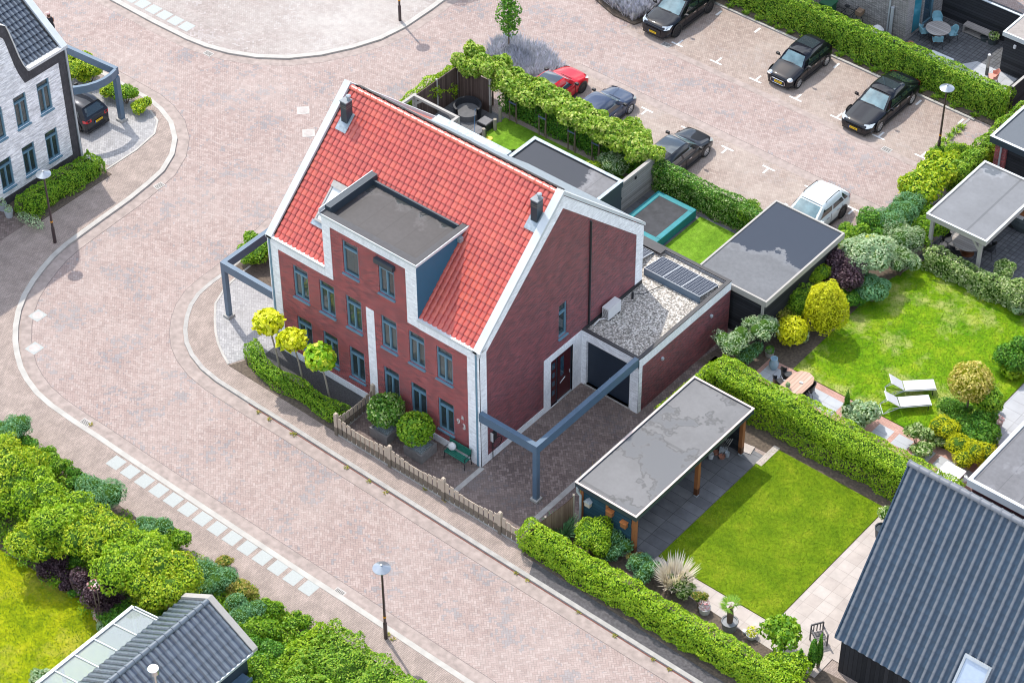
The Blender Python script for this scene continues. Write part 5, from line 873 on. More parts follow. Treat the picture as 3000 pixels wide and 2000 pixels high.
def board_fence(name, label, pts, h, mat, posts=True, pm=None, cap=None, th=0.05, cat='fence', z0=0.0):
    t = thing(name, label, cat, (pts[0][0], pts[0][1], z0))
    for (x0, y0), (x1, y1) in zip(pts, pts[1:]):
        L = math.hypot(x1 - x0, y1 - y0); a = math.atan2(y1 - y0, x1 - x0); c = ((x0 + x1) / 2, (y0 + y1) / 2); m = MB(); m.obox(c, L, th, z0, z0 + h, a); m.build('board_panel', mat, t)
        if cap: m = MB(); m.obox(c, L, th + 0.08, z0 + h, z0 + h + 0.04, a); m.build('cap_rail', cap, t)
        if posts:
            k = max(1, round(L / 1.9))
            for i in range(k + 1): m = MB(); f = i / k; m.obox((x0 + (x1 - x0) * f, y0 + (y1 - y0) * f), 0.1, 0.1, z0, z0 + h + 0.08, a); m.build('post', pm or mat, t)
    return t
board_fence('board_fence', 'tall black board fence with pale top rail behind the patio with the round table', [(-2.9, 41.15), (2.3, 41.15)], 1.95, M_['black_boards'], False, cap=M_['zinc'])
S2 = thing('black_shed', 'black boarded shed with pale flat roof edge beside the patio with the round table', 'shed', (5, 41, 0)); m = MB(); m.box(2.1, 9, 38.8, 45, 0, 2.3); m.build('wall', M_['black_boards'], S2); flat_roof(S2, 2.0, 9.1, 38.7, 45.1, 2.4, plain('felt_tan', (0.30, 0.27, 0.25), 0.85), M_['coping'], 0.1, 0.05, 0.2)
m = MB(); m.box(2.75, 2.87, 38.6, 38.7, 1.8, 1.98); tag(m.build('wall_lamp', M_['white_paint'], None, loc=(2.8, 38.6, 1.8)), 'small white lamp on the black shed wall', 'lamp')
board_fence('board_fence', 'dark weathered board fence with grey cap beside the right end of the long ivy hedge', [(4.5, 35.6), (4.6, 41.5)], 1.9, M_['black_boards'], False, cap=M_['grey_wood'])
board_fence('board_fence', 'grey weathered horizontal board wall behind the trampoline', [(-5.9, 16.3), (-5.9, 19.85)], 1.85, M_['grey_boards'], False, cap=M_['grey_wood'], th=0.1)
board_fence('board_fence', 'dark reed and board fence around the shaded seating corner behind the red roof', [(-17.95, 16.2), (-17.95, 19.4), (-15.85, 19.45)], 2.0, M_['dark_reed'], True, M_['grey_wood'])
t = thing('reed_fence', 'brown reed mat fence between the picket fence and the wooden veranda', 'fence', (4.9, -1.2, 0)); m = MB(); P = [[(5.2 - 0.55 * f, -0.2 - 2.3 * f, z * (1 - 0.33 * f ** 0.7)) for f in np.linspace(0, 1, 12)] for z in (0.0, 0.9, 1.85)]; m.grid(P); P2 = [[(p[0] + 0.03, p[1], p[2]) for p in r] for r in P]; m.grid(P2, flip=True); m.build('mat', M_['reed'], t); m = MB(); m.tube((4.82, -1.6, 0), (4.82, -1.6, 1.45), 0.05); m.tube((5.2, -0.22, 0), (5.2, -0.22, 1.9), 0.05); m.build('post', M_['pale_bark'], t)
t = thing('garden_pergola', 'grey wooden pergola beams over the shaded seating corner behind the red roof', 'pergola', (-16.2, 15.3, 0)); m = MB(); m.box(-17.75, -17.6, 14.0, 15.9, 2.26, 2.4); m.box(-17.6, -14.75, 15.72, 15.86, 2.26, 2.4); m.box(-14.9, -14.75, 14.0, 15.72, 2.26, 2.4); m.extr([(-17.6, 15.76, 1.8), (-17.6, 15.76, 1.95), (-17.2, 15.76, 2.26), (-17.05, 15.76, 2.26)], (0, 0.06, 0)); m.extr([(-14.9, 15.76, 1.8), (-14.9, 15.76, 1.95), (-15.3, 15.76, 2.26), (-15.45, 15.76, 2.26)], (0, 0.06, 0)); m.build('beam', M_['grey_wood'], t)
for x, y in ((-17.68, 15.8), (-14.83, 15.8), (-17.68, 14.05), (-14.83, 14.05)): m = MB(); m.box(x - 0.07, x + 0.07, y - 0.07, y + 0.07, 0, 2.26); m.build('post', M_['grey_wood'], t)
# picket fence round the front yard
F = thing('picket_fence', 'weathered low wooden picket fence with wavy top around the front yard at the road', 'fence', (-0.8, -2.45, 0))
def pickets(x0, y0, x1, y1, n, hl):
    m = MB(); a = math.atan2(y1 - y0, x1 - x0); L = math.hypot(x1 - x0, y1 - y0)
    for i in range(n):
        f = (i + 0.5) / n; h = hl(f); c = (x0 + (x1 - x0) * f, y0 + (y1 - y0) * f); m.obox((c[0] - 0.02 * math.sin(a) * (-1), c[1] - 0.02 * math.cos(a)), L / n * 0.74, 0.025, 0.1, h, a)
    for z in (0.3, 0.75): m.obox(((x0 + x1) / 2 , (y0 + y1) / 2 + 0.03), L, 0.04, z, z + 0.07, a)
    m.build('picket_panel', M_['fence_wood'], F); m = MB(); m.obox(((x0 + x1) / 2, (y0 + y1) / 2), L, 0.06, 0.0, 0.1, a); m.build('base_board', M_['concrete'], F)
for x0, x1, n in ((-6.05, -3.1, 11), (-2.95, -0.08, 11), (0.08, 3.02, 11), (3.18, 4.5, 5)): pickets(x0, -2.45, x1, -2.45, n, lambda f: 0.98 + 0.1 * math.cos(2 * PI * f))
pickets(-6.13, -2.38, -6.13, -0.1, 9, lambda f: 1.0 - 0.12 * math.sin(PI * f))
for x, y in ((-6.13, -2.45), (-3.03, -2.45), (0.0, -2.45), (3.1, -2.45), (-6.13, -0.1)): m = MB(); m.box(x - 0.08, x + 0.08, y - 0.08, y + 0.08, 0, 1.22); m.box(x - 0.06, x + 0.06, y - 0.06, y + 0.06, 1.22, 1.27); m.build('post', M_['fence_wood'], F)

# ================================================================ cars
plain('tyre', (0.018, 0.018, 0.019), 0.85, var=0); plain('rim_silver', (0.62, 0.63, 0.65), 0.3, 0.7, var=0); plain('rim_dark', (0.05, 0.05, 0.055), 0.35, 0.5, var=0); plain('car_trim', (0.02, 0.02, 0.022), 0.5, var=0); plain('plate_yellow', (0.85, 0.55, 0.01), 0.5, var=0); plain('plate_blue', (0.02, 0.1, 0.45), 0.5, var=0); plain('lens', (0.55, 0.6, 0.62), 0.1, 0.3, coat=1.0, var=0); plain('lens_red', (0.55, 0.01, 0.015), 0.15, coat=1.0, var=0); plain('chrome', (0.7, 0.7, 0.72), 0.12, 1.0, var=0)
plain('car_glass', (0.018, 0.03, 0.034), 0.03, coat=1.0, spec=1.0, var=0); plain('screen_glass', (0.13, 0.21, 0.23), 0.05, coat=1.0, spec=1.0, var=0.35, scale=2.0)
def paint(name, col, metal=0.0, rough=0.3): return plain(name, col, rough, metal, var=0, coat=0.9, spec=0.05)
def car(label, x, y, rz, p, L, Wd, Hh, wb, pm, hood=0.26, ws=(0.30, 0.46), rear=(0.86, 0.98), belt=0.6, rim='rim_silver', roofm=None, tailm=None, seed=0, z=-0.08, plate=None, front_style=0, suv=False, roof_rails=False, glassroof=None):
    """car, local +x forwards, wheels on z = 0. hood/ws/rear are fractions of the length counted from the nose"""
    t = thing('parked_car', label, 'car', (0, 0, 0)); h2 = Wd / 2; zb = Hh * belt; gc = 0.17 if not suv else 0.22; nose = Hh * (0.47 if not suv else 0.52)
    def X(f): return L / 2 - L * f
    # body loft: stations from nose to tail; each = (fraction, half width, deck height)
    tz = zb if rear[1] > 0.9 else zb * 0.98
    st = [(0.0, 0.66, nose * 0.80), (0.012, 0.80, nose * 0.90), (0.04, 0.91, nose), (0.10, 0.965, nose * 1.07), (hood, 0.985, zb * 0.965), (ws[0], 1.0, zb), (0.45, 1.0, zb * 1.01), (0.62, 1.0, zb * 1.015), (0.78, 1.0, zb * 1.02), (0.90, 0.97, tz * 1.02), (0.965, 0.92, tz * 1.0), (0.988, 0.84, tz * 0.95), (1.0, 0.70, tz * 0.88)]
    rings = []
    for f, wf, dz in st:
        e = h2 * wf; endf = min(1, min(f, 1 - f) / 0.05 + 0.35); zl = gc + (0.10 if f in (0.0, 1.0) else 0.0); x_ = X(f)
        rings.append([(x_, 0, dz + 0.035), (x_, e * 0.45, dz + 0.03), (x_, e * 0.80, dz - 0.0), (x_, e * 0.93, dz - 0.06), (x_, e * 0.985, dz * 0.80), (x_, e, dz * 0.62), (x_, e * 0.985, gc + 0.14), (x_, e * 0.95, zl), (x_, e * 0.5, gc - 0.02), (x_, 0, gc - 0.02)])
    m = MB(); full = [r + [(q[0], -q[1], q[2]) for q in r[-2:0:-1]] for r in rings]; n = len(full[0])
    m.add([q for r in full for q in r], [(i * n + j, (i + 1) * n + j, (i + 1) * n + (j + 1) % n, i * n + (j + 1) % n) for i in range(len(full) - 1) for j in range(n)])
    m.f.append(tuple(range(n))); m.m.append(0); k = (len(full) - 1) * n; m.f.append(tuple(k + j for j in range(n - 1, -1, -1))); m.m.append(0)
    b = m.build('body', pm, t, local=True); b.data.polygons.foreach_set('use_smooth', [True] * len(b.data.polygons)); sb = b.modifiers.new('smooth', 'SUBSURF'); sb.levels = 2; sb.render_levels = 2
    # cabin shell
    wt = h2 * (0.70 if not suv else 0.75); wbse = h2 * 0.93; x0, x1, x2, x3 = X(ws[0]), X(ws[1]), X(rear[0]), X(rear[1]); zr_ = Hh
    stc = [(x0, wbse * 0.90, zb - 0.02, x0, wbse * 0.90, zb - 0.015)]
    xs = np.linspace(0, 1, 7)
    m = MB(); base = []; mid = []; top = []; 
    for i, f in enumerate(xs):
        xb = x0 + (x3 - x0) * f; xt = x1 + (x2 - x1) * f; zt = zr_ - 0.05 * (2 * f - 0.8) ** 2 - (0.03 if i in (0, 6) else 0); wq = wt * (1 - 0.05 * (2 * f - 1) ** 4 - 0.03 * f)
        wbq = wbse * (0.93 if i in (0, 6) else 1.0); row = [(xb, wbq, zb - 0.05), ((xb + xt) / 2 + (0.02 if i == 0 else -0.02 if i == 6 else 0), (wbq + wq) / 2 + 0.012, (zb - .05 + zt - .04) / 2 + 0.01), (xt, wq, zt - 0.045), (xt + 0.0, wq * 0.86, zt), (xt, wq * 0.4, zt + 0.022), (xt, 0, zt + 0.027)]
        row += [(a_, -b_, c_) for a_, b_, c_ in row[-2::-1]]; base.append(row)
    m.grid(base); nn_ = len(base[0])
    # windscreen and rear closing faces
    for row, fl in ((base[0], False), (base[-1], True)):
        r = row; P = [[r[0], r[-1]], [r[1], r[-2]], [r[2], r[-3]]]; m.grid(P, flip=fl); idx = [r[2], r[3], r[4], r[5], r[6], r[7], r[8]]; m.poly(idx if fl else idx[::-1])
    c = m.build('cabin', roofm or pm, t, local=True); autosmooth(c, 45)
    def patch(P00, P01, P11, P10, u0, u1, v0, v1, off, mm, nu=6, crown=0.0):
        """glass laid on a bilinear patch, off proud of it; crown bows it outwards"""
        P00, P01, P11, P10 = map(Vector, (P00, P01, P11, P10)); nrm = (P10 - P00).cross(P01 - P00).normalized(); G_ = []
        for i in range(nu + 1):
            u = u0 + (u1 - u0) * i / nu; G_.append([]); 
            for j in range(4):
                v = v0 + (v1 - v0) * j / 3; G_[-1].append((P00 * (1 - u) * (1 - v) + P10 * u * (1 - v) + P01 * (1 - u) * v + P11 * u * v) + nrm * (off + crown * (1 - (2 * u - 1) ** 2)))
        mm.grid(G_)
    def both(a_): return (a_[0], -a_[1], a_[2])
    g = MB(); r = base[0]; patch(both(r[0]), both(r[2]), r[2], r[0], 0.07, 0.93, 0.08, 0.93, 0.012, g, 8, 0.03); gl = g.build('windscreen', M_['screen_glass'], t, local=True); autosmooth(gl, 60)
    m = MB(); m.tube(Vector(both(r[0])) * 0.8 + Vector(r[0]) * 0.2 + Vector((0.03, 0, 0.08)), Vector(r[0]) * 0.62 + Vector(both(r[0])) * 0.38 + Vector((-0.02, 0, 0.12)), 0.012, n=5); m.build('wiper', M_['car_trim'], gl, local=True)
    g = MB(); r = base[-1]; patch(r[0], r[2], both(r[2]), both(r[0]), 0.1, 0.9, 0.25, 0.9, 0.012, g, 8, 0.02); g.build('rear_window', M_['car_glass'], t, local=True)
    for s in (1, -1):
        g = MB(); cuts = ((0.10, 0.44), (0.48, 0.80)) if L > 4 else ((0.10, 0.50), (0.54, 0.86))
        for u0, u1 in cuts + (((0.83, 0.93),) if L > 4 else ()):
            a0 = base[0]; a1 = base[-1]; q = (a0[0], a0[2], a1[2], a1[0]); q = [Vector((p_[0], p_[1] * s, p_[2])) for p_ in q]
            vv0, vv1 = 0.16, 0.90; P = []
            for i in range(5):
                u = u0 + (u1 - u0) * i / 4; lo = q[0].lerp(q[3], u); hi = q[1].lerp(q[2], u); wm = Vector((0, s * 0.03, 0.0)); bow = Vector((0, s * 0.055 * h2, 0)); P.append([lo.lerp(hi, vv0) + wm + bow * 0.9, lo.lerp(hi, 0.55) + wm + bow, lo.lerp(hi, vv1) + wm])
            g.grid(P, flip=(s < 0))
        g.build('side_window', M_['car_glass'], t, local=True)
    if glassroof:
        g = MB(); P = []
        for i in range(9):
            f = glassroof[0] + (glassroof[1] - glassroof[0]) * i / 8; xt = x1 + (x2 - x1) * f; zt = zr_ - 0.05 * (2 * f - 0.8) ** 2 - (0.03 * max(0, 1 - 6 * min(f, 1 - f))); wq = wt * (1 - 0.05 * (2 * f - 1) ** 4 - 0.03 * f)
            P.append([(xt, wq * q, zt + zq + 0.008) for q, zq in ((0.84, 0.002), (0.4, 0.022), (0, 0.027), (-0.4, 0.022), (-0.84, 0.002))])
        g.grid(P); gr_ = g.build('glass_roof', M_['car_glass'], t, local=True); autosmooth(gr_, 60)
    # wheels
    wr = 0.31 if Hh < 1.5 and L < 4.5 else 0.345 if Hh < 1.55 else 0.37
    for sx in (1, -1):
        for s in (1, -1):
            xw = sx * wb / 2 + 0.03; yw = s * (h2 - 0.10)
            m = MB(); prof = [(wr * 0.68, -0.1), (wr * 0.95, -0.1), (wr, -0.06), (wr, 0.06), (wr * 0.95, 0.1), (wr * 0.70, 0.1), (wr * 0.68, 0.06)]; nseg = 22; vs = []
            for rr_, d_ in prof: vs += [(xw + rr_ * math.cos(2 * PI * i / nseg), yw + s * (d_ + 0.02), wr + rr_ * math.sin(2 * PI * i / nseg)) for i in range(nseg)]
            m.add(vs, [(k_ * nseg + i, k_ * nseg + (i + 1) % nseg, (k_ + 1) * nseg + (i + 1) % nseg, (k_ + 1) * nseg + i) for k_ in range(len(prof) - 1) for i in range(nseg)]); w_ = m.build('wheel', M_['tyre'], t, local=True)
            m = MB(); vs = [(xw, yw + s * 0.105, wr)] ; ns = 10
            for i in range(ns):
                a_ = 2 * PI * i / ns; da = 0.17
                vs4 = [(xw + rr_ * wr * math.cos(a_ + d_), yw + s * 0.108, wr + rr_ * wr * math.sin(a_ + d_)) for rr_, d_ in ((0.12, -0.5), (0.66, -da), (0.66, da), (0.12, 0.5))]; m.add(vs4, [(0, 1, 2, 3)])
            m.add([(xw + rr_ * wr * math.cos(2 * PI * i / 20), yw + s * 0.109, wr + rr_ * wr * math.sin(2 * PI * i / 20)) for rr_ in (0.64, 0.72) for i in range(20)], [(i, (i + 1) % 20, 20 + (i + 1) % 20, 20 + i) for i in range(20)]); m.build('rim', M_[rim], w_, local=True)
            m = MB(); m.add([(xw + wr * 0.66 * math.cos(2 * PI * i / 20), yw + s * 0.085, wr + wr * 0.66 * math.sin(2 * PI * i / 20)) for i in range(20)], [tuple(range(20))]); m.build('brake_disc', M_['car_trim'], w_, local=True)
            m = MB(); aw = wr + 0.07; ya = s * (h2 + 0.004); P = [[(xw + q_ * math.cos(a_), ya + s * (0.012 if q_ < aw else 0), wr + q_ * math.sin(a_)) for a_ in np.linspace(-0.15, PI + 0.15, 14)] for q_ in (wr * 0.96, aw)]; m.grid(P, flip=s > 0); m.build('wheel_arch', M_['car_trim'] if (suv or seed % 2) else pm, t, local=True)
    # lights, grille, plates, mirrors, sills
    zf = nose * 0.86; xf = X(0.0)
    for s in (1, -1):
        m = MB()
        if front_style == 1: m.lathe((X(0.045), s * h2 * 0.70, nose * 0.97), [(0.13, -0.05), (0.125, 0.02), (0.08, 0.07), (0.0, 0.085)], 16, sx=1.15)
        else: m.grid([[(X(0.008), s * h2 * 0.52, zf - 0.01), (X(0.018), s * h2 * 0.76, zf + 0.01), (X(0.06), s * h2 * 0.94, zf + 0.03)], [(X(0.04), s * h2 * 0.52, nose + 0.03), (X(0.06), s * h2 * 0.76, nose + 0.055), (X(0.12), s * h2 * 0.93, nose + 0.06)]], flip=s > 0)
        hl = m.build('headlight', M_['lens'], t, local=True)
        if front_style == 1: m = MB(); m.lathe((X(0.045), s * h2 * 0.70, nose * 0.97), [(0.155, -0.05), (0.155, 0.0), (0.13, 0.015)], 16, sx=1.15); m.build('bezel', M_['chrome'], hl, local=True)
        m = MB(); xr = X(1.0); zt_ = zb * 0.86; m.grid([[(xr - 0.012, s * h2 * 0.50, zt_ - 0.06), (X(0.985) - 0.02, s * h2 * 0.84, zt_ - 0.06), (X(0.95), s * h2 * 0.97, zt_ - 0.04)], [(xr + 0.02, s * h2 * 0.50, zt_ + 0.08), (X(0.975), s * h2 * 0.84, zt_ + 0.09), (X(0.94), s * h2 * 0.955, zt_ + 0.11)]], flip=s < 0); m.build('taillight', M_['lens_red'], t, local=True)
        m = MB(); xm = X(ws[0] + 0.055); m.obox((xm, s * (h2 + 0.12)), 0.13, 0.2, zb + 0.02, zb + 0.15, 0.12 * s); m.obox((xm, s * (h2 + 0.0)), 0.05, 0.12, zb - 0.01, zb + 0.05, 0); mr = m.build('mirror', M_['car_trim'] if tailm is None else tailm, t, local=True); bv = mr.modifiers.new('b', 'BEVEL'); bv.width = 0.035; bv.segments = 2
        m = MB(); [m.obox((X(f), s * (h2 + 0.008)), 0.2, 0.03, zb * 0.80, zb * 0.80 + 0.035, 0) for f in ((0.50, 0.70) if L > 4 else (0.54,))]; m.build('door_handle', M_['chrome'], t, local=True)
        m = MB(); m.obox((0, s * (h2 * 0.985)), wb - 0.85, 0.05, gc - 0.02, gc + 0.1, 0); m.build('sill', M_['car_trim'], t, local=True)
        m = MB(); [m.obox((X(f), s * (h2 + 0.001)), 0.012, 0.012, gc + 0.12, zb - 0.04, 0) for f in ((0.335, 0.565, 0.78) if L > 4 else (0.36, 0.66))]; m.build('door_gap', M_['car_trim'], t, local=True)
        if roof_rails: m = MB(); m.path([(x1 - 0.25, s * wt * 0.93, zr_ - 0.02), (x1 - 0.35, s * wt * 0.93, zr_ + 0.05), (x2 + 0.3, s * wt * 0.90, zr_ + 0.03), (x2 + 0.2, s * wt * 0.9, zr_ - 0.04)], 0.02); m.build('roof_rail', M_['car_trim'], t, local=True)
    m = MB()
    if front_style == 1: m.grid([[(X(0.0) + 0.02, yy * h2, zf - 0.28), (X(0.0) + 0.03, yy * h2, zf - 0.06)] for yy in np.linspace(-0.5, 0.5, 5)], flip=True)
    else: m.grid([[(X(0.004) + 0.018, yy * h2, gc + 0.14), (X(0.0) + 0.025, yy * h2, zf - 0.05)] for yy in np.linspace(-0.52, 0.52, 5)], flip=True)
    gr = m.build('grille', M_['car_trim'], t, local=True)
    if front_style == 1: m = MB(); z1_, z2_ = zf - 0.3, zf - 0.05; m.path([(X(0) + 0.035, 0.5 * h2, z1_ + 0.05), (X(0) + 0.035, 0.5 * h2, z2_ - 0.04), (X(0) + 0.035, 0.4 * h2, z2_), (X(0) + 0.035, -0.4 * h2, z2_), (X(0) + 0.035, -0.5 * h2, z2_ - 0.04), (X(0) + 0.035, -0.5 * h2, z1_ + 0.05), (X(0) + 0.035, -0.4 * h2, z1_), (X(0) + 0.035, 0.4 * h2, z1_), (X(0) + 0.035, 0.5 * h2, z1_ + 0.05)], 0.018); m.build('surround', M_['chrome'], gr, local=True)
    for s, zz in ((1, gc + 0.17), (-1, zb * 0.62)):
        xx = s * (L / 2 + 0.035); m = MB(); m.box(min(xx, xx + 0.012), max(xx, xx + 0.012), -0.25, 0.25, zz, zz + 0.115); pl = m.build('number_plate', M_['plate_yellow'], t, local=True); m = MB(); e_ = -0.25 if s > 0 else 0.21; m.box(min(xx, xx) - 0.002, xx + 0.014, e_, e_ + 0.04, zz, zz + 0.115) ; m.build('country_band', M_['plate_blue'], pl, local=True)
        if plate: me = text_mesh(plate, 0.085, 0.002); me.materials.append(M_['car_trim']); o = bpy.data.objects.new('plate_lettering', me); S.collection.objects.link(o); o.parent = pl; o.location = (xx + (0.014 if s > 0 else -0.003), 0.02 * s, zz + 0.057); o.rotation_euler = (PI / 2, 0, PI / 2 * s)
    m = MB(); m.obox((X(0.99), 0), 0.06, Wd * 0.8, gc - 0.02, gc + 0.12, 0); m.obox((X(0.02), 0), 0.1, Wd * 0.72, gc - 0.04, gc + 0.05, 0); m.build('bumper_trim', M_['car_trim'], t, local=True)
    t.location = (x, y, z); t.rotation_euler = (0, 0, rz); ORG[t.name] = Vector((x, y, z)); return t
blk = paint('paint_black', (0.006, 0.007, 0.011)); dgr = paint('paint_graphite', (0.022, 0.024, 0.028), 0.3); red = paint('paint_red', (0.50, 0.006, 0.014)); blu = paint('paint_bluegrey', (0.05, 0.068, 0.115), 0.5, 0.35); wht = paint('paint_white', (0.62, 0.68, 0.70), 0.1, 0.3); slv = paint('paint_darkgrey', (0.018, 0.02, 0.026), 0.4)
DN, UP = -PI / 2, PI / 2
car('black sport utility car beside the lavender bed at the top of the picture', -13.52, 32.25, DN, 0, 4.75, 1.86, 1.62, 2.85, blk, hood=0.25, ws=(0.27, 0.44), rear=(0.84, 0.97), belt=0.62, rim='rim_dark', suv=True, plate='H-714-SX', seed=1)
car('small black hatchback with round headlights and chrome grille ring in the far parking row', -5.95, 32.4, DN, 0, 3.85, 1.73, 1.42, 2.5, blk, hood=0.25, ws=(0.29, 0.42), rear=(0.87, 0.985), belt=0.63, plate='JX-058-X', front_style=1, glassroof=(0.35, 0.8))
car('long black fastback saloon with silver wheels near the street lamp in the far parking row', -0.82, 32.15, DN, 0, 4.95, 1.9, 1.42, 2.95, blk, hood=0.28, ws=(0.31, 0.46), rear=(0.74, 0.97), belt=0.62, plate='K-217-BZ', tailm=blk, glassroof=(0.3, 0.75))
car('red hatchback with black roof behind the lime hedge in the near parking row', -14.25, 22.55, UP, 0, 4.05, 1.75, 1.45, 2.5, red, hood=0.25, ws=(0.29, 0.45), rear=(0.86, 0.98), belt=0.62, rim='rim_dark', roofm=None, seed=1, glassroof=(0.02, 0.98))
car('blue grey hatchback behind the lime hedge in the near parking row', -11.3, 22.65, UP, 0, 4.2, 1.76, 1.45, 2.55, blu, hood=0.25, ws=(0.28, 0.45), rear=(0.86, 0.98), belt=0.62)
car('dark grey hatchback with glass roof at the right end of the lime hedge', -6.28, 22.2, UP, 0, 4.4, 1.8, 1.45, 2.65, dgr, hood=0.25, ws=(0.29, 0.46), rear=(0.84, 0.975), belt=0.62, roofm=None, glassroof=(0.05, 0.75))
car('white sport utility car with roof rails behind the puddled shed roof', 1.55, 22.55, DN, 0, 4.4, 1.83, 1.54, 2.65, wht, hood=0.25, ws=(0.28, 0.47), rear=(0.84, 0.97), belt=0.62, rim='rim_dark', suv=True, roof_rails=True, seed=1, tailm=wht)
car('dark grey hatchback with red tail lights under the steel frame of the white brick house', -32.1, 6.0, PI, 0, 4.0, 1.74, 1.5, 2.5, slv, hood=0.24, ws=(0.28, 0.45), rear=(0.88, 0.985), belt=0.62, plate='9-KFH-57', z=0.012)
car('dark car half hidden behind the red roof beside the grey flat roof', -11.75, 15.3, UP, 0, 4.2, 1.78, 1.5, 2.55, slv, hood=0.25, ws=(0.28, 0.45), rear=(0.86, 0.98), belt=0.62, z=0.02)

# ================================================================ street lamps
def lamp_post(x, y, label, h=4.2, z0=0.0, r=0.36):
    t = thing('street_lamp', label, 'street lamp', (x, y, z0)); m = MB(); m.lathe((x, y, z0), [(0.085, 0), (0.085, 0.9), (0.06, 0.95), (0.04, h - 0.18)], 12); p = m.build('pole', plain('pole_dark', (0.035, 0.02, 0.022), 0.4, coat=0.4, var=0), t)
    m = MB(); m.lathe((x, y, z0 + 1.25), [(0.07, 0), (0.07, 0.06)], 12); m.build('orange_band', plain('orange', (0.7, 0.3, 0.02), 0.5, var=0), p)
    m = MB(); m.lathe((x, y, z0 + h - 0.22), [(0.05, 0), (0.09, 0.02), (0.1, 0.14)], 12); m.build('lantern', M_['lens'], t)
    m = MB(); m.lathe((x, y, z0 + h - 0.08), [(r, -0.02), (r, 0.0), (0.05, 0.15), (0.045, 0.19), (0.0, 0.195)], 28); o = m.build('shade', plain('lamp_shade', (0.36, 0.40, 0.44), 0.28, 0.7, var=0), t); autosmooth(o, 30)
a_ = at(127, 510, 4.12); lamp_post(a_.x, a_.y, 'dark street lamp with cone shade before the hedge of the white brick house')
a_ = at(1118, 1663, 4.12); lamp_post(a_.x, a_.y, 'dark street lamp with cone shade at the lower kerb right of the white squares')
a_ = at(2774.5, 258, 4.12); lamp_post(a_.x, a_.y, 'dark street lamp with cone shade beside the black saloon at the parking end')
a_ = at(1172, 60, 0); lamp_post(a_.x, a_.y, 'dark street lamp on the dusty plaza, cut off by the top of the picture', 4.25)
a_ = at(1860, 26, 0); lamp_post(a_.x, a_.y, 'dark street lamp rising out of the lavender bed at the top of the picture')
# ================================================================ hedges
HL = 'leaf_hedge'
hedge('ivy_hedge', 'long ivy covered hedge between the far parking row and the grey brick house', -14.6, 4.6, 34.95, 35.8, 1.85, M_['leaf_hedge'], 0.13, 200, 0.14, hvar=0.06)
hedge('ivy_hedge', 'sunlit ivy hedge running up the right edge beside the brick garage', 5.2, 6.1, 28.6, 35.2, 1.7, M_['leaf_hedge'], 0.13, 190, 0.16)
hedge('ivy_hedge', 'ivy hedge from the trampoline to the black shed along the near parking row', -5.9, 1.1, 19.7, 20.5, 1.55, M_['leaf_gloss'], 0.12, 210, 0.14)
hedge('ivy_hedge', 'low ivy hedge under the pleached limes behind the red roof', -15.6, -5.9, 19.85, 20.35, 1.7, M_['leaf_green'], 0.12, 190, 0.12)
hedge('ivy_hedge', 'bright ivy hedge on the road side of the shaded seating corner', -18.45, -18.0, 14.2, 19.3, 2.05, M_['leaf_lime'], 0.12, 200, 0.14)
PLL = ['leafy pleached tree at the corner of the shaded seating area, tallest of the row', 'pleached tree above the dark reed fence next to the corner one', 'pleached tree with pale leaf tips left of the red car', 'pleached tree with pale leaf tips in front of the red car', 'pleached tree with pale leaf tips between red and blue grey car', 'pleached tree with pale leaf tips in front of the blue grey car', 'pleached tree with pale leaf tips right of the blue grey car', 'pleached tree left of the dark grey hatchback', 'last pleached tree of the row beside the dark grey hatchback']
for i, x in enumerate((-17.5, -16.2, -14.8, -13.4, -12.0, -10.6, -9.2, -7.9, -6.7)):
    bush('pleached_tree', PLL[i], 'tree', (x, 20.05, 0), (1.15, 0.9, 1.05 if i < 2 else 0.80), M_['leaf_beech'], 0.17, 230, 0.26, 4, stem=0.05, group='pleached trees along the near parking row', lift=1.15, spread=0.62, asp=0.8, jitter=0.9)
for x, lab in ((-14.45, 'pair of stakes left of the row behind the red roof'), (-12.55, 'staked wooden frame tied with blue band in front of the lime hedge, left one'), (-10.7, 'staked wooden frame tied with blue band in front of the lime hedge, middle one'), (-9.2, 'staked wooden frame tied with blue band in front of the lime hedge, right one')):
    t = thing('tree_stake', lab, 'tree stake', (x, 19.55, 0)); m = MB(); [m.tube((x + d_, 19.55, 0), (x + d_, 19.55, 1.35), 0.035) for d_ in (-0.22, 0.22)]; m.tube((x, 19.75, 0), (x, 19.85, 1.7), 0.04); m.build('stake', M_['bark'], t); m = MB(); m.box(x - 0.24, x + 0.24, 19.5, 19.53, 1.2, 1.27); m.build('tie', plain('tie_blue', (0.10, 0.13, 0.25), 0.6, var=0), t)
hedge('clipped_hedge', 'big bright green clipped hedge between the veranda garden and the lounger lawn', 4.9, 17.3, 9.35, 10.75, 1.95, M_['leaf_lime'], 0.11, 230, 0.13, legs=1, hvar=0.1)
hedge('clipped_hedge', 'narrow green hedge behind the far end of the brown veranda', 4.55, 5.1, 6.2, 10.2, 1.75, M_['leaf_lime'], 0.11, 200, 0.12)
hedge('ivy_hedge', 'long bright ivy hedge along the road in front of the veranda garden', 4.35, 18.2, -2.75, -1.95, 1.45, M_['leaf_lime'], 0.125, 230, 0.14, hvar=0.09)
hedge('low_hedge', 'low green hedge at the road in front of the gravel bed with three yellow trees', -12.75, -6.35, -2.1, -1.35, 0.75, M_['leaf_mid'], 0.1, 260, 0.12, path=lambda P: P + np.column_stack([np.zeros(len(P)), np.clip(-11.4 - P[:, 0], 0, 2) * 0.55, np.zeros(len(P))]))
hedge('low_hedge', 'bright green low hedge in front of the white brick house', -28.5, -27.3, -0.9, 3.8, 0.95, M_['leaf_mid'], 0.11, 240, 0.16, hvar=0.1)
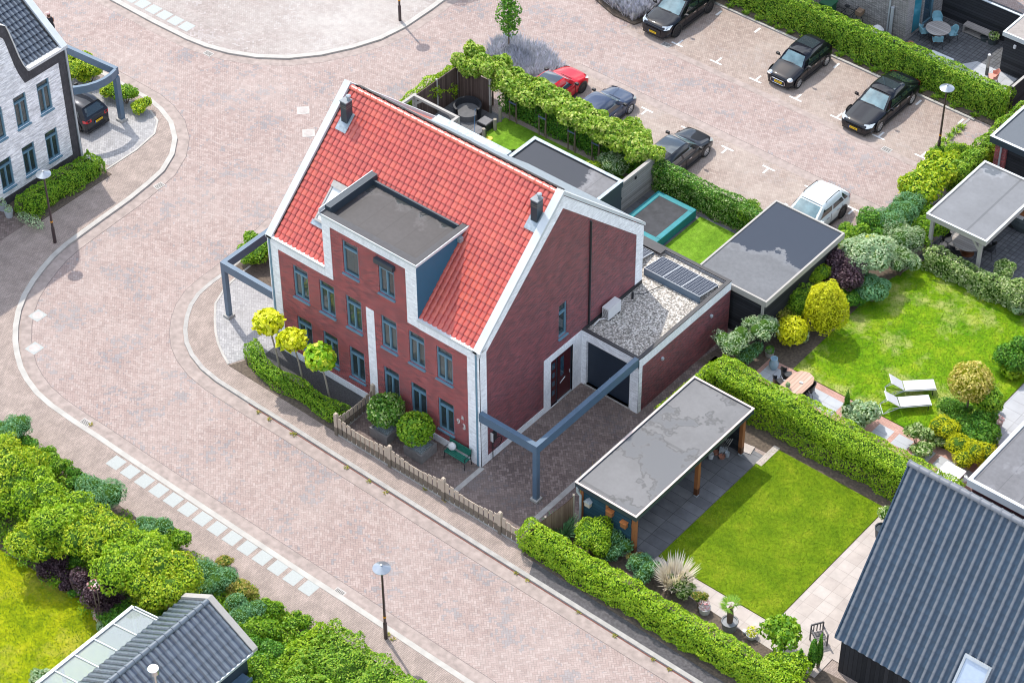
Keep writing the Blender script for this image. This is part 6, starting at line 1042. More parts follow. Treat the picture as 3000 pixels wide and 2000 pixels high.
hedge('ivy_hedge', 'spotted dark and cream leaved hedge between the lounger lawn and the grey veranda', 7.6, 13.8, 22.9, 23.6, 1.25, M_['leaf_variegated'], 0.14, 190, 0.16)
hedge('ivy_hedge', 'dense hedge running behind the little navy garden house towards the road', 1.2, 2.0, -17.5, -11.4, 1.2, M_['leaf_lime'], 0.13, 200, 0.16)
# big spreading hedge at the bottom middle
for k, (x0, x1, y0, y1, h, lab) in enumerate([(1.8, 8.3, -13.4, -11.2, 1.35, 'broad green and yellow speckled hedge at the bottom edge below the lone street lamp'), (2.2, 8.5, -16.5, -13.6, 1.5, 'broad green hedge behind the speckled one, cut off by the bottom edge')]): hedge('broad_hedge', lab, x0, x1, y0, y1, h, M_['leaf_hedge'], 0.13, 200, 0.22, hvar=0.18)

# ================================================================ shrubs and trees, placed where the photo shows them
def SH(px, py, zc, r, mat, label, name='shrub', cat='shrub', **kw):
    a = at(px, py, zc); rz = r[2] if len(r) > 2 else r[0]; kw.setdefault('lift', max(0.0, zc - rz * 0.95)); return bush(name, label, cat, (a.x, a.y, kw.pop('z0', 0.02)), (r[0], r[1], rz) if len(r) > 2 else (r[0], r[0], r[0]), M_[mat], **kw)
YG = dict(leaf=0.14, dens=170, amp=0.28, blobs=6, asp=0.5, stem=0.07, spread=0.52)
for px, py, zc, r, lab in [(20, 1385, 2.2, 1.5, 'yellow green tree at the left edge of the tree belt'), (95, 1450, 2.2, 1.35, 'yellow green tree second from the left edge in the tree belt'), (195, 1520, 2.3, 1.35, 'yellow green tree in the middle of the tree belt above the dark purple shrub'), (280, 1570, 2.4, 1.35, 'yellow green tree right of the middle in the tree belt'), (395, 1640, 2.5, 1.5, 'large yellow green tree above the glass roof'), (480, 1700, 2.4, 1.45, 'large yellow green tree above the navy garden house'), (120, 1580, 1.8, 1.2, 'dark green tree behind the yellow green ones over the lawn corner')]:
    SH(px, py, zc, (r * 1.0, r * 1.0, r * 0.85), ('leaf_lime' if int(px) % 2 else 'leaf_yellowgreen') if 'yellow' in lab else 'leaf_green', lab, 'tree', 'tree', **YG)
BL = dict(leaf=0.11, dens=230, amp=0.2, asp=0.35, jitter=1.0, blobs=3)
for px, py, r, lab in [(30, 1262, 1.0, 'blue green shrub at the left edge beside the pavement'), (285, 1462, 1.1, 'blue green shrub beside the fourth white paving square'), (443, 1557, 0.95, 'blue green feathery shrub in the middle of the tree belt edge'), (625, 1702, 1.1, 'blue green feathery shrub near the peak of the garden house'), (715, 1790, 0.95, 'blue green feathery shrub right of the garden house roof')]: SH(px, py, 0.8, (r, r, r * 0.8), 'leaf_blue', lab, **BL)
GN = dict(leaf=0.12, dens=220, amp=0.2, blobs=3)
for px, py, r, mat, lab in [(78, 1306, 0.55, 'leaf_green', 'small green shrub between blue green shrub and pavement'), (134, 1328, 0.42, 'leaf_mid', 'small round green shrub alone on the mulch by the pavement'), (163, 1370, 0.75, 'leaf_mid', 'glossy green shrub below the small round one'), (222, 1402, 0.6, 'leaf_green', 'dark green shrub left of the first white squares'), (255, 1425, 0.55, 'leaf_lime', 'lime shrub next to the blue green one'), (515, 1592, 0.75, 'leaf_mid', 'green shrub between two blue green shrubs'), (558, 1660, 0.6, 'leaf_olive', 'reddish green shrub above the garden house'), (705, 1738, 0.7, 'leaf_olive', 'olive shrub with red tips by the pavement'), (64, 1612, 0.55, 'leaf_variegated', 'small round pale leaved shrub at the lawn corner'), (135, 1592, 0.75, 'leaf_green', 'dark shrub next to the pale round one'), (200, 1640, 0.75, 'leaf_green', 'bright dark green shrub over the purple border'), (222, 1735, 0.35, 'leaf_green', 'small green plant before the purple shrub'), (340, 1800, 0.8, 'leaf_green', 'green shrub beside the corner of the glass roof'), (430, 1775, 0.8, 'leaf_yellowgreen', 'grassy yellow green shrub behind the glass roof'), (487, 1815, 0.4, 'leaf_lime', 'lime shrub in the nook between glass roof and tiled roof'), (600, 1722, 0.7, 'leaf_lime', 'lime climber above the peak of the garden house'), (779, 1795, 0.7, 'leaf_mid', 'green shrub right of the red mulch'), (826, 1804, 0.4, 'leaf_lime', 'small lime shrub at the pavement below the last white square'), (868, 1822, 0.6, 'leaf_mid', 'loose green shrub left of the broad hedge'), (745, 1850, 0.9, 'leaf_mid', 'green ivy mound between garden house and broad hedge'), (770, 1920, 1.0, 'leaf_green', 'dark green mound right of the garden house gutter'), (800, 1985, 1.0, 'leaf_mid', 'green mound at the bottom edge right of the garden house'), (660, 1650, 0.4, 'leaf_olive', 'small reddish shrub at the pavement edge'), (695, 1860, 0.7, 'leaf_lime', 'lime ivy mound touching the garden house eave'), (15, 1440, 1.0, 'leaf_green', 'dark green shrub at the left edge below the yellow green tree')]:
    SH(px, py, r * 0.8, (r, r, r * 0.85), mat, lab, **GN)
for px, py, r, z, lab in [(292, 1712, 1.25, 1.45, 'dark purple shrub over the left lawn'), (318, 1770, 0.75, 0.8, 'dark purple shrub hanging towards the glass roof'), (150, 1668, 0.75, 0.5, 'purple grey border plants along the left lawn'), (198, 1708, 0.6, 0.45, 'second dark bluish purple border plant along the left lawn')]: SH(px, py, z, (r, r * 0.9, r), 'leaf_purple', lab, leaf=0.1, dens=260, amp=0.2, blobs=3, coremat=M_['inner_purple'])
SH(275, 1712, 2.5, (0.3, 0.3, 0.2), 'leaf_flower', 'cluster of white and pink flowers on the dark purple shrub', 'flower_cluster', 'flowers', leaf=0.09, dens=120, blobs=1); SH(296, 1800, 0.35, (0.4, 0.35, 0.3), 'leaf_flower', 'red and pink flowering plant at the lawn edge by the glass roof', 'flower_cluster', 'flowers', leaf=0.09, dens=160)
SH(310, 1835, 0.3, (0.4, 0.4, 0.3), 'leaf_silver', 'pale small shrub between lawn and glass roof', **GN); SH(115, 1985, 0.4, (0.5, 0.5, 0.4), 'leaf_silver', 'pale shrub at the bottom end of the glass roof', **GN)
cov = []
g_ = np.random.default_rng(11)
for k in range(430):
    x = g_.uniform(-20, 3.5); y = g_.uniform(-16.3, -11.7) if x < -4.5 else g_.uniform(-15.2, -11.9) if x < -2 else g_.uniform(-13.5, -11.9); r = g_.uniform(0.25, 0.65); P, Nn = blob_points((x, y, 0.15 + r * 0.4), (r, r, r * 0.8), int(260 * r), 5000 + k, 0.2, 5, 0.3, -0.3); cov.append(leaves(P, Nn, 0.12, 0.5))
tag(quads('ground_cover', np.concatenate(cov), [M_['leaf_mid']], None, (-8, -13, 0)), 'mixed low green undergrowth filling the tree belt along the lower pavement', 'undergrowth', kind='stuff')
# around the white brick house
for px, py, r, mat, lab in [(228, 203, 0.95, 'leaf_yellowgreen', 'yellow green shrub under the curved steel beam'), (262, 215, 0.7, 'leaf_yellowgreen', 'second yellow green shrub under the curved steel beam'), (322, 262, 0.6, 'leaf_yellowgreen', 'yellow green shrub left of the steel post foot'), (368, 275, 0.75, 'leaf_mid', 'green shrub right of the steel post'), (415, 310, 0.55, 'leaf_yellowgreen', 'low yellow flowering shrub at the driveway kerb tip')]: SH(px, py, r * 0.8, (r, r, r * 0.8), mat, lab, **GN)
SH(90, 648, 0.15, (0.9, 0.35, 0.2), 'leaf_silver', 'low white flowering ground cover at the lower end of the hedge', leaf=0.08, dens=200, core=False)
SH(235, 172, 0.8, (0.6, 0.6, 0.6), 'leaf_yellowgreen', 'shrub beside the house corner under the straight steel beam', **GN)
for px, py, lab in ((8, 605, 'zinc pot with small pale plant at the left edge by the white house'), (26, 625, 'zinc pot in the shade at the left edge by the white house')):
    a = at(px, py, 0.2); t = thing('plant_pot', lab, 'plant pot', (a.x, a.y, 0)); m = MB(); m.lathe((a.x, a.y, 0), [(0.17, 0), (0.22, 0.38), (0.2, 0.38), (0.18, 0.33)], 14); m.build('pot', M_['zinc'], t); V_ = blob_points((a.x, a.y, 0.5), (0.2, 0.2, 0.2), 120, nseed()); quads('foliage', leaves(V_[0], V_[1], 0.08), [M_['leaf_silver']], t)
# left driveway of the red roofed house
for px, py, r, lab in [(735, 752, 0.75, 'green shrub in the shaded corner of the left driveway'), (770, 735, 0.7, 'green shrub beside the left wall of the red roofed house'), (752, 705, 0.6, 'light green shrub behind the left steel beam')]: SH(px, py, 0.55, (r, r, r * 0.8), 'leaf_mid', lab, **GN)
# three catalpa standards, leaning
for (x, y), cx, cy, cz, r, mat, lab in [((-10.72, -1.17), -10.85, -1.55, 3.25, 0.66, 'leaf_catalpa', 'yellow leaved standard tree nearest the left house corner'), ((-9.42, -1.07), -9.45, -1.5, 3.0, 0.6, 'leaf_catalpa', 'middle yellow leaved standard tree in the gravel bed'), ((-7.86, -1.05), -7.95, -1.4, 2.75, 0.68, 'leaf_catalpa_green', 'yellow topped green standard tree nearest the picket fence')]:
    t = thing('standard_tree', lab, 'tree', (x, y, 0), 'three standard trees in the gravel bed'); m = MB(); m.tube((x, y, 0), ((x + cx) / 2 + 0.04, (y + cy) / 2, cz * 0.5), 0.05, 0.042); m.tube(((x + cx) / 2 + 0.04, (y + cy) / 2, cz * 0.5), (cx, cy, cz - 0.1), 0.042, 0.035)
    for k in range(6): a_ = k * 1.05; m.tube((cx, cy, cz - 0.3), (cx + r * 0.7 * math.cos(a_), cy + r * 0.7 * math.sin(a_), cz + 0.1), 0.02, 0.008, 5)
    m.build('trunk', M_['pale_bark'], t); cm = MB(); core_blob(cm, (cx, cy, cz), (r, r, r * 0.72), 3, 0.6); P, Nn = blob_points((cx, cy, cz), (r, r, r * 0.75), 520, nseed(), 0.15, 5.0, 0.3)
    q = leaves(P, Nn, 0.27, 0.85, 0.6); quads('crown', q, [M_[mat], M_['inner_yellow']], t, core=cm)
# ball shrubs in concrete planters
for (x, y, z, r), mat, lab in [((-4.72, -0.95, 1.32, 0.84), 'leaf_gloss', 'round glossy green ball shrub in the left square planter'), ((-2.95, -1.0, 1.28, 0.84), 'leaf_mid', 'round bright green ball shrub in the right square planter')]:
    bush('ball_shrub', lab, 'shrub', (x + 0.15, y - 0.02, 0.45), (r, r, r * 0.9), M_[mat], leaf=0.16, dens=240, amp=0.06, stem=0.05, lift=0.15, asp=0.5)
for x0, y0, lab in ((-5.0, -1.6, 'grey square concrete planter nearest the side fence'), (-3.1, -1.52, 'grey square concrete planter nearer the green bench')):
    t = thing('planter', lab, 'planter', (x0 + 0.5, y0 + 0.45, 0)); m = MB(); s_ = 1.02; w_ = 0.09; m.box(x0, x0 + s_, y0, y0 + w_, 0, 0.5); m.box(x0, x0 + s_, y0 + s_ - w_, y0 + s_, 0, 0.5); m.box(x0, x0 + w_, y0 + w_, y0 + s_ - w_, 0, 0.5); m.box(x0 + s_ - w_, x0 + s_, y0 + w_, y0 + s_ - w_, 0, 0.5); m.build('box', plain('planter_grey', (0.20, 0.19, 0.185), 0.85, var=0.15), t); m = MB(); m.box(x0 + w_, x0 + s_ - w_, y0 + w_, y0 + s_ - w_, 0.0, 0.42); m.build('stones', plain('slate_chip', (0.22, 0.26, 0.28), 0.8, var=0.7, scale=22), t)
# green bench with cushion
t = thing('garden_bench', 'dark green slatted garden bench with black iron legs below the house number', 'bench', (-1.0, -0.35, 0)); plain('bench_green', (0.015, 0.14, 0.10), 0.5, var=0.1); m = MB(); [m.box(-1.6, -0.4, -0.62 + k * 0.09, -0.55 + k * 0.09, 0.43, 0.46) for k in range(4)]; m.build('seat', M_['bench_green'], t); m = MB(); [m.box(-1.6, -0.4, -0.2, -0.17, 0.5 + k * 0.085, 0.57 + k * 0.085) for k in range(5)]; m.build('backrest', M_['bench_green'], t)
for x in (-1.58, -0.42): m = MB(); m.path([(x, -0.62, 0), (x, -0.58, 0.43), (x, -0.2, 0.43), (x, -0.16, 0.93)], 0.022); m.path([(x, -0.15, 0), (x, -0.2, 0.43)], 0.022); m.path([(x, -0.6, 0.43), (x, -0.6, 0.64), (x, -0.2, 0.66)], 0.018); m.build('leg', M_['black_metal'], t)
m = MB(); m.lathe((0, 0, 0), [(0.0, -0.06), (0.15, -0.05), (0.2, 0.0), (0.15, 0.05), (0.0, 0.06)], 18); cu = m.build('cushion', M_['white_paint'], None, local=True); cu.location = (-1.36, -0.33, 0.66); cu.rotation_euler = (1.15, 0, 0.3); tag(cu, 'round white cushion leaning on the green bench', 'cushion'); cu.data.polygons.foreach_set('use_smooth', [True] * len(cu.data.polygons))

# ================================================================ veranda garden
SH(1735, 1575, 0.95, (0.95, 0.9, 0.95), 'leaf_lime', 'bright green conifer shrub in front of the navy veranda wall', 'conifer_shrub', 'shrub', leaf=0.12, dens=230, amp=0.2, blobs=4, asp=0.4)
for px, py, r, mat, lab in [(1800, 1600, 0.8, 'leaf_blue', 'grey green lance leaved shrub beside the veranda corner post'), (1895, 1665, 0.75, 'leaf_blue', 'grey green lance leaved shrub at the lawn corner'), (1862, 1635, 0.4, 'leaf_olive', 'small pinkish seed head shrub between the two grey green ones'), (2005, 1725, 0.45, 'leaf_variegated', 'thin leaved shrub right of the pampas plume'), (2050, 1752, 0.35, 'leaf_olive', 'small loose plant before the flower pot')]: SH(px, py, 0.6, (r, r, r * 0.85), mat, lab, leaf=0.14, dens=170, amp=0.2, blobs=3, asp=0.32, jitter=1.0)
a = at(1975, 1718, 0.1); tufts('pampas_grass', 'cream feathery plume grass at the lower left corner of the square lawn', 'ornamental grass', [(a.x, a.y, 0.02)], 1.25, 0.8, 420, M_['leaf_pampas'], spread=0.85, wd=0.03)
SH(1985, 1705, 0.5, (0.6, 0.6, 0.5), 'leaf_pampas', 'pink white willow leaved shrub around the plume grass', leaf=0.12, dens=190, asp=0.3, jitter=1.1, blobs=3)
a = at(1645, 1565, 0.1); tufts('ornamental_grass', 'green grass clump in front of the reed fence', 'ornamental grass', [(a.x, a.y, 0.02)], 0.8, 0.7, 260, M_['leaf_blue'], spread=0.9, wd=0.02)
def pot(px, py, r, h, mat, plant, label, z=0.03, leaf=0.08, n=160, name='flower_pot', ph=0.2, tub=0.85):
    a = at(px, py, z + h); t = thing(name, label, 'plant pot', (a.x, a.y, z)); m = MB(); m.lathe((a.x, a.y, z), [(r * tub, 0), (r, h), (r * 1.05, h), (r * 0.9, h), (r * 0.85, h - 0.05), (0.0, h - 0.05)], 18); o = m.build('pot', mat, t); autosmooth(o, 40)
    if plant: P, Nn = blob_points((a.x, a.y, z + h + ph * 0.6), (r * 1.05, r * 1.05, ph), n, nseed()); quads('foliage', leaves(P, Nn, leaf), [plant], t)
    return a
pot(2065, 1778, 0.24, 0.28, M_['white_paint'], M_['leaf_flower'], 'white pot of red and white flowers in the bed by the long ivy hedge'); pot(2202, 1855, 0.24, 0.18, M_['white_paint'], M_['leaf_yellow'], 'white bowl of yellow and red flowers at the lower end of the bed')
a = pot(2138, 1818, 0.34, 0.42, plain('pot_grey', (0.22, 0.23, 0.24), 0.5), None, 'grey round pot holding the small palm', name='palm_pot'); t = thing('palm', 'small fan palm with hairy brown trunk in a grey pot', 'palm', (a.x, a.y, 0.4)); m = MB(); m.lathe((a.x, a.y, 0.38), [(0.12, 0), (0.14, 0.4), (0.10, 0.85), (0.06, 0.95)], 12); m.build('trunk', plain('palm_trunk', (0.13, 0.085, 0.06), 0.95, var=0.4, scale=25), t)
V_ = []; g_ = np.random.default_rng(5)
for k in range(11):
    a1 = k * 2 * PI / 11 + 0.2; up = g_.uniform(0.25, 0.9); dirv = np.array([math.cos(a1) * (1 - up * 0.6), math.sin(a1) * (1 - up * 0.6), up]); c0 = np.array([a.x, a.y, 1.32]); b0 = c0 + dirv * 0.22; sd2 = np.cross(dirv, [0, 0, 1]); sd2 /= np.linalg.norm(sd2)
    for q in np.linspace(-1.1, 1.1, 11): e = b0 + (dirv * math.cos(q) + sd2 * math.sin(q)) * 0.42 - np.array([0, 0, 0.06 * abs(q)]); s_ = np.cross(e - b0, [0, 0, 1]) * 0.06; mm_ = (b0 + e) / 2; V_.append([b0, mm_ + s_, e, mm_ - s_])
quads('crown', np.array(V_), [M_['leaf_palm']], t)
a = at(2182, 1848, 0.1); m = MB(); m.lathe((a.x, a.y, 0.02), [(0.09, 0), (0.1, 0.12), (0, 0.125)], 12); tag(m.build('lantern', M_['white_paint'], None, loc=(a.x, a.y, 0.02)), 'tiny white garden light in the bed right of the palm', 'garden light')
SH(2290, 1860, 1.2, (0.95, 0.9, 0.8), 'leaf_mid', 'large leaved magnolia like bush between ivy hedge and wooden chair', 'shrub', 'shrub', leaf=0.27, dens=60, amp=0.25, blobs=4, asp=0.5, stem=0.05, core=False)
for px, py, r, h, lab in ((2345, 1935, 0.22, 0.75, 'smaller slim green cypress at the corner of the black board wall'), (2382, 1915, 0.3, 1.0, 'taller slim green cypress at the corner of the black board wall'), (2402, 1905, 0.2, 1.05, 'narrow cypress top beside the taller one')): SH(px, py, h, (r, r, h), 'leaf_green', lab, 'cypress', 'cypress', leaf=0.1, dens=330, amp=0.08, cone=0.6, asp=0.4, lift=0.0)
SH(2310, 1965, 0.9, (1.0, 0.9, 0.9), 'leaf_lime', 'rounded end of the ivy hedge below the cypresses', **GN)
pot(2585, 1545, 0.3, 0.5, M_['frame_dark'], None, 'square dark planter at the top corner of the light stone path', name='planter'); SH(2600, 1505, 0.9, (0.4, 0.4, 0.3), 'leaf_variegated', 'small pale leaved plant above the dark planter', leaf=0.09, dens=220)
def wood_chair(x, y, rz, label, mat, z=0.035):
    t = thing('garden_chair', label, 'chair', (0, 0, 0)); m = MB(); [m.box(-0.24, 0.24, -0.24 + k * 0.1, -0.17 + k * 0.1, 0.42, 0.45) for k in range(5)]; m.build('seat', mat, t, local=True); m = MB(); m.box(-0.26, 0.26, 0.24, 0.28, 0.84, 0.92); [m.box(q, q + 0.04, 0.25, 0.275, 0.45, 0.84) for q in (-0.16, -0.02, 0.12)]; m.build('backrest', mat, t, local=True)
    for sx in (-1, 1): m = MB(); m.box(sx * 0.26 - 0.025, sx * 0.26 + 0.025, 0.23, 0.28, 0, 0.9); m.box(sx * 0.26 - 0.025, sx * 0.26 + 0.025, -0.26, -0.21, 0, 0.64); m.build('leg', mat, t, local=True); m = MB(); m.box(sx * 0.26 - 0.03, sx * 0.26 + 0.03, -0.28, 0.23, 0.64, 0.67); m.build('armrest', mat, t, local=True)
    t.location = (x, y, z); t.rotation_euler = (0, 0, rz); return t
a = at(2400, 1862, 0.45); wood_chair(a.x, a.y, 1.0, 'dark slatted wooden armchair on the light stone path', plain('chair_wood', (0.10, 0.095, 0.10), 0.5, var=0.2))
# clutter under the veranda
for i, (px, py, r, h, mt, lab) in enumerate([(2083, 1328, 0.13, 0.26, 'white_paint', 'white bucket under the veranda'), (2131, 1325, 0.11, 0.2, 'zinc', 'small grey bucket under the veranda near the far post'), (2115, 1335, 0.15, 0.1, 'terracotta', 'brown round pot under the veranda'), (2098, 1322, 0.12, 0.14, 'terracotta', 'reddish round pot between the buckets under the veranda')]): pot(px, py, r, h, M_[mt], None, lab, name='bucket' if 'bucket' in lab else 'flower_pot')
a = at(2115, 1305, 0.4); t = thing('tool_pile', 'pile of pots and wooden tools leaning at the dark back wall under the veranda', 'garden tools', (a.x, a.y, 0.03)); m = MB(); [m.tube((a.x - 0.3 + k * 0.12, a.y - 0.2, 0.05), (a.x - 0.1 + k * 0.1, a.y + 0.35, 0.5 + 0.06 * k), 0.02) for k in range(5)]; m.build('handle', M_['grey_wood'], t); m = MB(); m.obox((a.x + 0.1, a.y), 0.35, 0.2, 0.03, 0.3, 0.5); m.build('crate', M_['zinc'], t)
a = at(2190, 1312, 0.1); m = MB(); m.obox((a.x, a.y), 0.5, 0.5, 0.02, 0.07, 0.2); tag(m.build('stepping_stone', M_['slab_light'], None, loc=(a.x, a.y, 0)), 'single light stepping stone beside the far veranda post', 'stepping stone'); m = MB(); m.box(8.95, 9.25, 7.6, 9.0, 0.02, 0.06); tag(m.build('paving_strip', M_['slab_light'], None, loc=(9.1, 8.2, 0.02)), 'strip of light paving at the top corner of the square lawn', 'paving strip')
tufts('dry_grass', 'dry reddish grass growing along the back edge of the brown veranda', 'grass', [(5.12, y, 0.9 + 1.3 * 0) for y in np.linspace(0.4, 7.6, 30)], 1.6, 0.18, 16, M_['leaf_olive'], spread=0.6, wd=0.012)

# ================================================================ lounger garden and the shrubs around it
for px, py, zc, r, mat, lab, kw in [
  (2505, 690, 1.0, 1.0, 'leaf_mid', 'green shrub at the corner of the puddled shed roof', GN), (2582, 668, 1.1, 1.05, 'leaf_green', 'green shrub below the parking lot, next to the corner one', GN), (2622, 640, 1.4, 1.0, 'leaf_blue', 'blue green feathery shrub right of the white car', BL), (2665, 602, 1.4, 0.85, 'leaf_blue', 'blue green feathery shrub higher up the row', BL), (2690, 560, 1.3, 1.05, 'leaf_yellowgreen', 'large leaved yellow green shrub left of the grey veranda roof', dict(leaf=0.2, dens=110, amp=0.2, blobs=4, asp=0.6)), (2738, 518, 1.3, 1.05, 'leaf_yellowgreen', 'large leaved yellow green shrub in the middle of the row to the garage', dict(leaf=0.2, dens=110, amp=0.2, blobs=4, asp=0.6)), (2770, 478, 1.2, 0.9, 'leaf_yellowgreen', 'yellow green shrub upper end of the row', dict(leaf=0.18, dens=120, amp=0.2, blobs=3, asp=0.6)),
  (2822, 455, 1.1, 0.85, 'leaf_lime', 'bright green conifer beside the brick garage hedge', BL), (2775, 448, 0.4, 0.75, 'leaf_mid', 'low feathery green plants at the foot of the parking street lamp', BL),
  (2712, 675, 1.1, 0.95, 'leaf_mid', 'green shrub at the corner of the grey veranda roof', GN), (2725, 628, 1.0, 0.7, 'leaf_mid', 'green shrub touching the left edge of the grey veranda roof', GN), (2655, 690, 1.3, 1.0, 'leaf_silver', 'pale green silvery shrub in the middle of the mixed border', BL), (2640, 765, 0.9, 0.95, 'leaf_silver', 'pale shrub hanging over the shaded lawn corner', BL), (2532, 745, 1.7, 1.35, 'leaf_silver', 'large cream and green variegated shrub above the purple one', dict(leaf=0.15, dens=170, amp=0.18, blobs=4, asp=0.5)), (2478, 785, 1.5, 1.15, 'leaf_purple', 'dark purple leaved shrub between cream shrub and yellow conifer', dict(leaf=0.13, dens=210, amp=0.2, blobs=4, coremat=M_['inner_purple'])), (2560, 840, 0.9, 0.95, 'leaf_blue', 'shaded blue green shrub under the cream one', GN), (2500, 868, 0.6, 0.75, 'leaf_green', 'dark green shrub at the lawn edge below the purple one', GN), (2552, 702, 2.2, 0.3, 'leaf_yellow', 'small yellow shoot above the cream shrub', GN),
  (2397, 800, 1.5, 0.8, 'leaf_lime', 'feathery yellow green conifer tip behind the big yellow conifer', BL), (2352, 885, 1.2, 0.85, 'leaf_mid', 'green side of the big conifer next to the shed', dict(leaf=0.1, dens=300, amp=0.12, asp=0.4)), (2282, 912, 0.9, 0.72, 'leaf_olive', 'olive shrub with orange tips against the shed corner', GN), (2340, 985, 0.5, 0.6, 'leaf_silver', 'pale shrub behind the yellow ball', BL),
  (2524, 1212, 0.75, 0.85, 'leaf_silver', 'light green leafy shrub beside the slim dark cypress', dict(leaf=0.17, dens=150, amp=0.2, blobs=3)), (2690, 1270, 0.75, 0.6, 'leaf_variegated', 'light green shrub on the brick path, upper part', dict(leaf=0.16, dens=150, amp=0.2, blobs=3)), (2702, 1318, 0.5, 0.6, 'leaf_variegated', 'light green shrub on the brick path, lower part', dict(leaf=0.16, dens=150, amp=0.2, blobs=3)),
  (2808, 1210, 0.4, 0.85, 'leaf_green', 'flat spreading juniper at the foot of the ball tree', BL), (2776, 1255, 0.85, 0.75, 'leaf_yellow', 'bright yellow shrub at the foot of the ball tree', BL), (2865, 1262, 0.9, 1.0, 'leaf_green', 'large vivid green shrub beside the blue slab terrace', dict(leaf=0.16, dens=190, amp=0.2, blobs=4, asp=0.35)), (2842, 1335, 0.7, 1.0, 'leaf_yellow', 'golden green low shrub in front of the vivid green one', BL), (2762, 1292, 0.3, 0.6, 'leaf_variegated', 'low variegated plants left of the golden shrub', GN), (2905, 1200, 0.3, 0.5, 'leaf_green', 'small dark shrub behind the vivid green one', GN),
  (2985, 1040, 0.9, 1.0, 'leaf_green', 'dark green round shrub cut off by the right edge', GN), (2968, 1083, 0.25, 0.6, 'leaf_lime', 'bright leaved low plant under the dark round shrub', dict(leaf=0.2, dens=120, amp=0.1)), (2990, 900, 0.5, 0.5, 'leaf_silver', 'pale plant at the right edge beside the hedge', GN), (2990, 860, 0.9, 0.8, 'leaf_variegated', 'hedge shrub rising at the right edge', GN), (2945, 790, 1.0, 0.6, 'leaf_variegated', 'upper end of the spotted hedge by the shaded terrace', GN)]:
    kk = dict(kw); rz = r * (0.9 if zc > 0.6 else 0.6); SH(px, py, zc, (r, r, rz), mat, lab, **kk)
SH(2420, 905, 1.5, (1.15, 1.15, 1.5), 'leaf_yellow', 'tall golden yellow conifer beside the black shed', 'conifer', 'conifer', leaf=0.11, dens=330, amp=0.1, cone=0.25, asp=0.4, coremat=M_['inner_yellow'])
SH(2320, 970, 1.05, (0.72, 0.72, 0.68), 'leaf_yellow', 'round clipped yellow ball shrub near the blue jar', 'ball_shrub', 'shrub', leaf=0.12, dens=320, amp=0.05, stem=0.05, coremat=M_['inner_yellow'])
for px, py, zc, r, lab in ((2150, 1005, 1.5, 0.78, 'silvery standard willow nearest the big clipped hedge'), (2232, 960, 1.7, 0.75, 'silvery standard willow in front of the shed door')): SH(px, py, zc, (r, r, r * 0.8), 'leaf_silver', lab, 'standard_willow', 'tree', leaf=0.17, dens=210, amp=0.42, blobs=4, stem=0.04, asp=0.22, jitter=1.3, loose=0.6, spread=0.6)
SH(2195, 1030, 0.6, (0.7, 0.7, 0.6), 'leaf_blue', 'bluish shrub under the two silvery willows', **BL)
SH(2480, 1188, 0.9, (0.2, 0.2, 0.9), 'leaf_green', 'slim dark cypress beside the brick path', 'cypress', 'cypress', leaf=0.08, dens=380, amp=0.05, cone=0.45, asp=0.4)
for px, py, zc, r, mat, lab in ((2845, 1122, 2.2, 0.98, 'leaf_gold', 'ball headed tree with golden leaf tips beside the sun loungers'), (2893, 1172, 1.6, 0.7, 'leaf_mid', 'second rounder green crown behind the golden ball tree')): SH(px, py, zc, (r, r, r * 0.92), mat, lab, 'ball_tree', 'tree', leaf=0.12, dens=260, amp=0.08, stem=0.055, coremat=M_['inner_yellow'] if 'golden leaf' in lab else None)
# lavender beds
g_ = np.random.default_rng(3)
def lav(poly, label, h=0.75):
    a = np.array(poly); P = g_.uniform(a.min(0), a.max(0), (600, 2)); P = P[in_poly(P, poly)][:130]; tufts('lavender', label, 'lavender', [(p[0], p[1], 0.0) for p in P], h, 0.5, 70, M_['leaf_lavender'], kind='stuff', spread=0.8, wd=0.022)
lav([(-18.9, 22.4), (-15.3, 22.4), (-15.1, 24.4), (-17.2, 25.0), (-19.1, 24.6)], 'grey lilac lavender in the bed beside the young tree'); lav([(-18.3, 31), (-16.4, 30.4), (-15.0, 30.4), (-14.8, 31), (-14.8, 36), (-18.3, 36)], 'grey lilac lavender in the bed beside the black sport utility car')
a = at(1491, 158, 0); t = thing('young_tree', 'slim young street tree with upright green crown behind the lavender', 'tree', (a.x, a.y, 0)); m = MB(); m.tube((a.x, a.y, 0), (a.x, a.y, 3.4), 0.05, 0.02); [m.tube((a.x, a.y, 1.3 + k * 0.3), (a.x + 0.5 * math.cos(k * 2.1), a.y + 0.5 * math.sin(k * 2.1), 2.0 + k * 0.28), 0.02, 0.008, 5) for k in range(7)]; m.build('trunk', M_['bark'], t)
Ps = []; Ns = []
for k in range(13): an = k * 2.4; zz = 1.55 + k * 0.165; rr_ = 0.62 * math.sin(PI * (k + 2.2) / 15.5); P, Nn = blob_points((a.x + rr_ * 0.55 * math.cos(an), a.y + rr_ * 0.55 * math.sin(an), zz), (0.38, 0.38, 0.3), 130, nseed(), 0.25); Ps.append(P); Ns.append(Nn)
quads('crown', leaves(np.vstack(Ps), np.vstack(Ns), 0.14), [M_['leaf_green']], t)
# trees beyond the top edge whose shade falls on the plaza
for x, y, lab in ((-35.2, 22.4, 'street tree beyond the top edge shading the dusty plaza at the left'), (-26.5, 28.0, 'street tree beyond the top edge shading the plaza kerb')): bush('street_tree', lab, 'tree', (x, y, 0), (1.5, 1.5, 1.6), M_['leaf_green'], 0.17, 90, 0.25, 5, stem=0.09, lift=1.9)
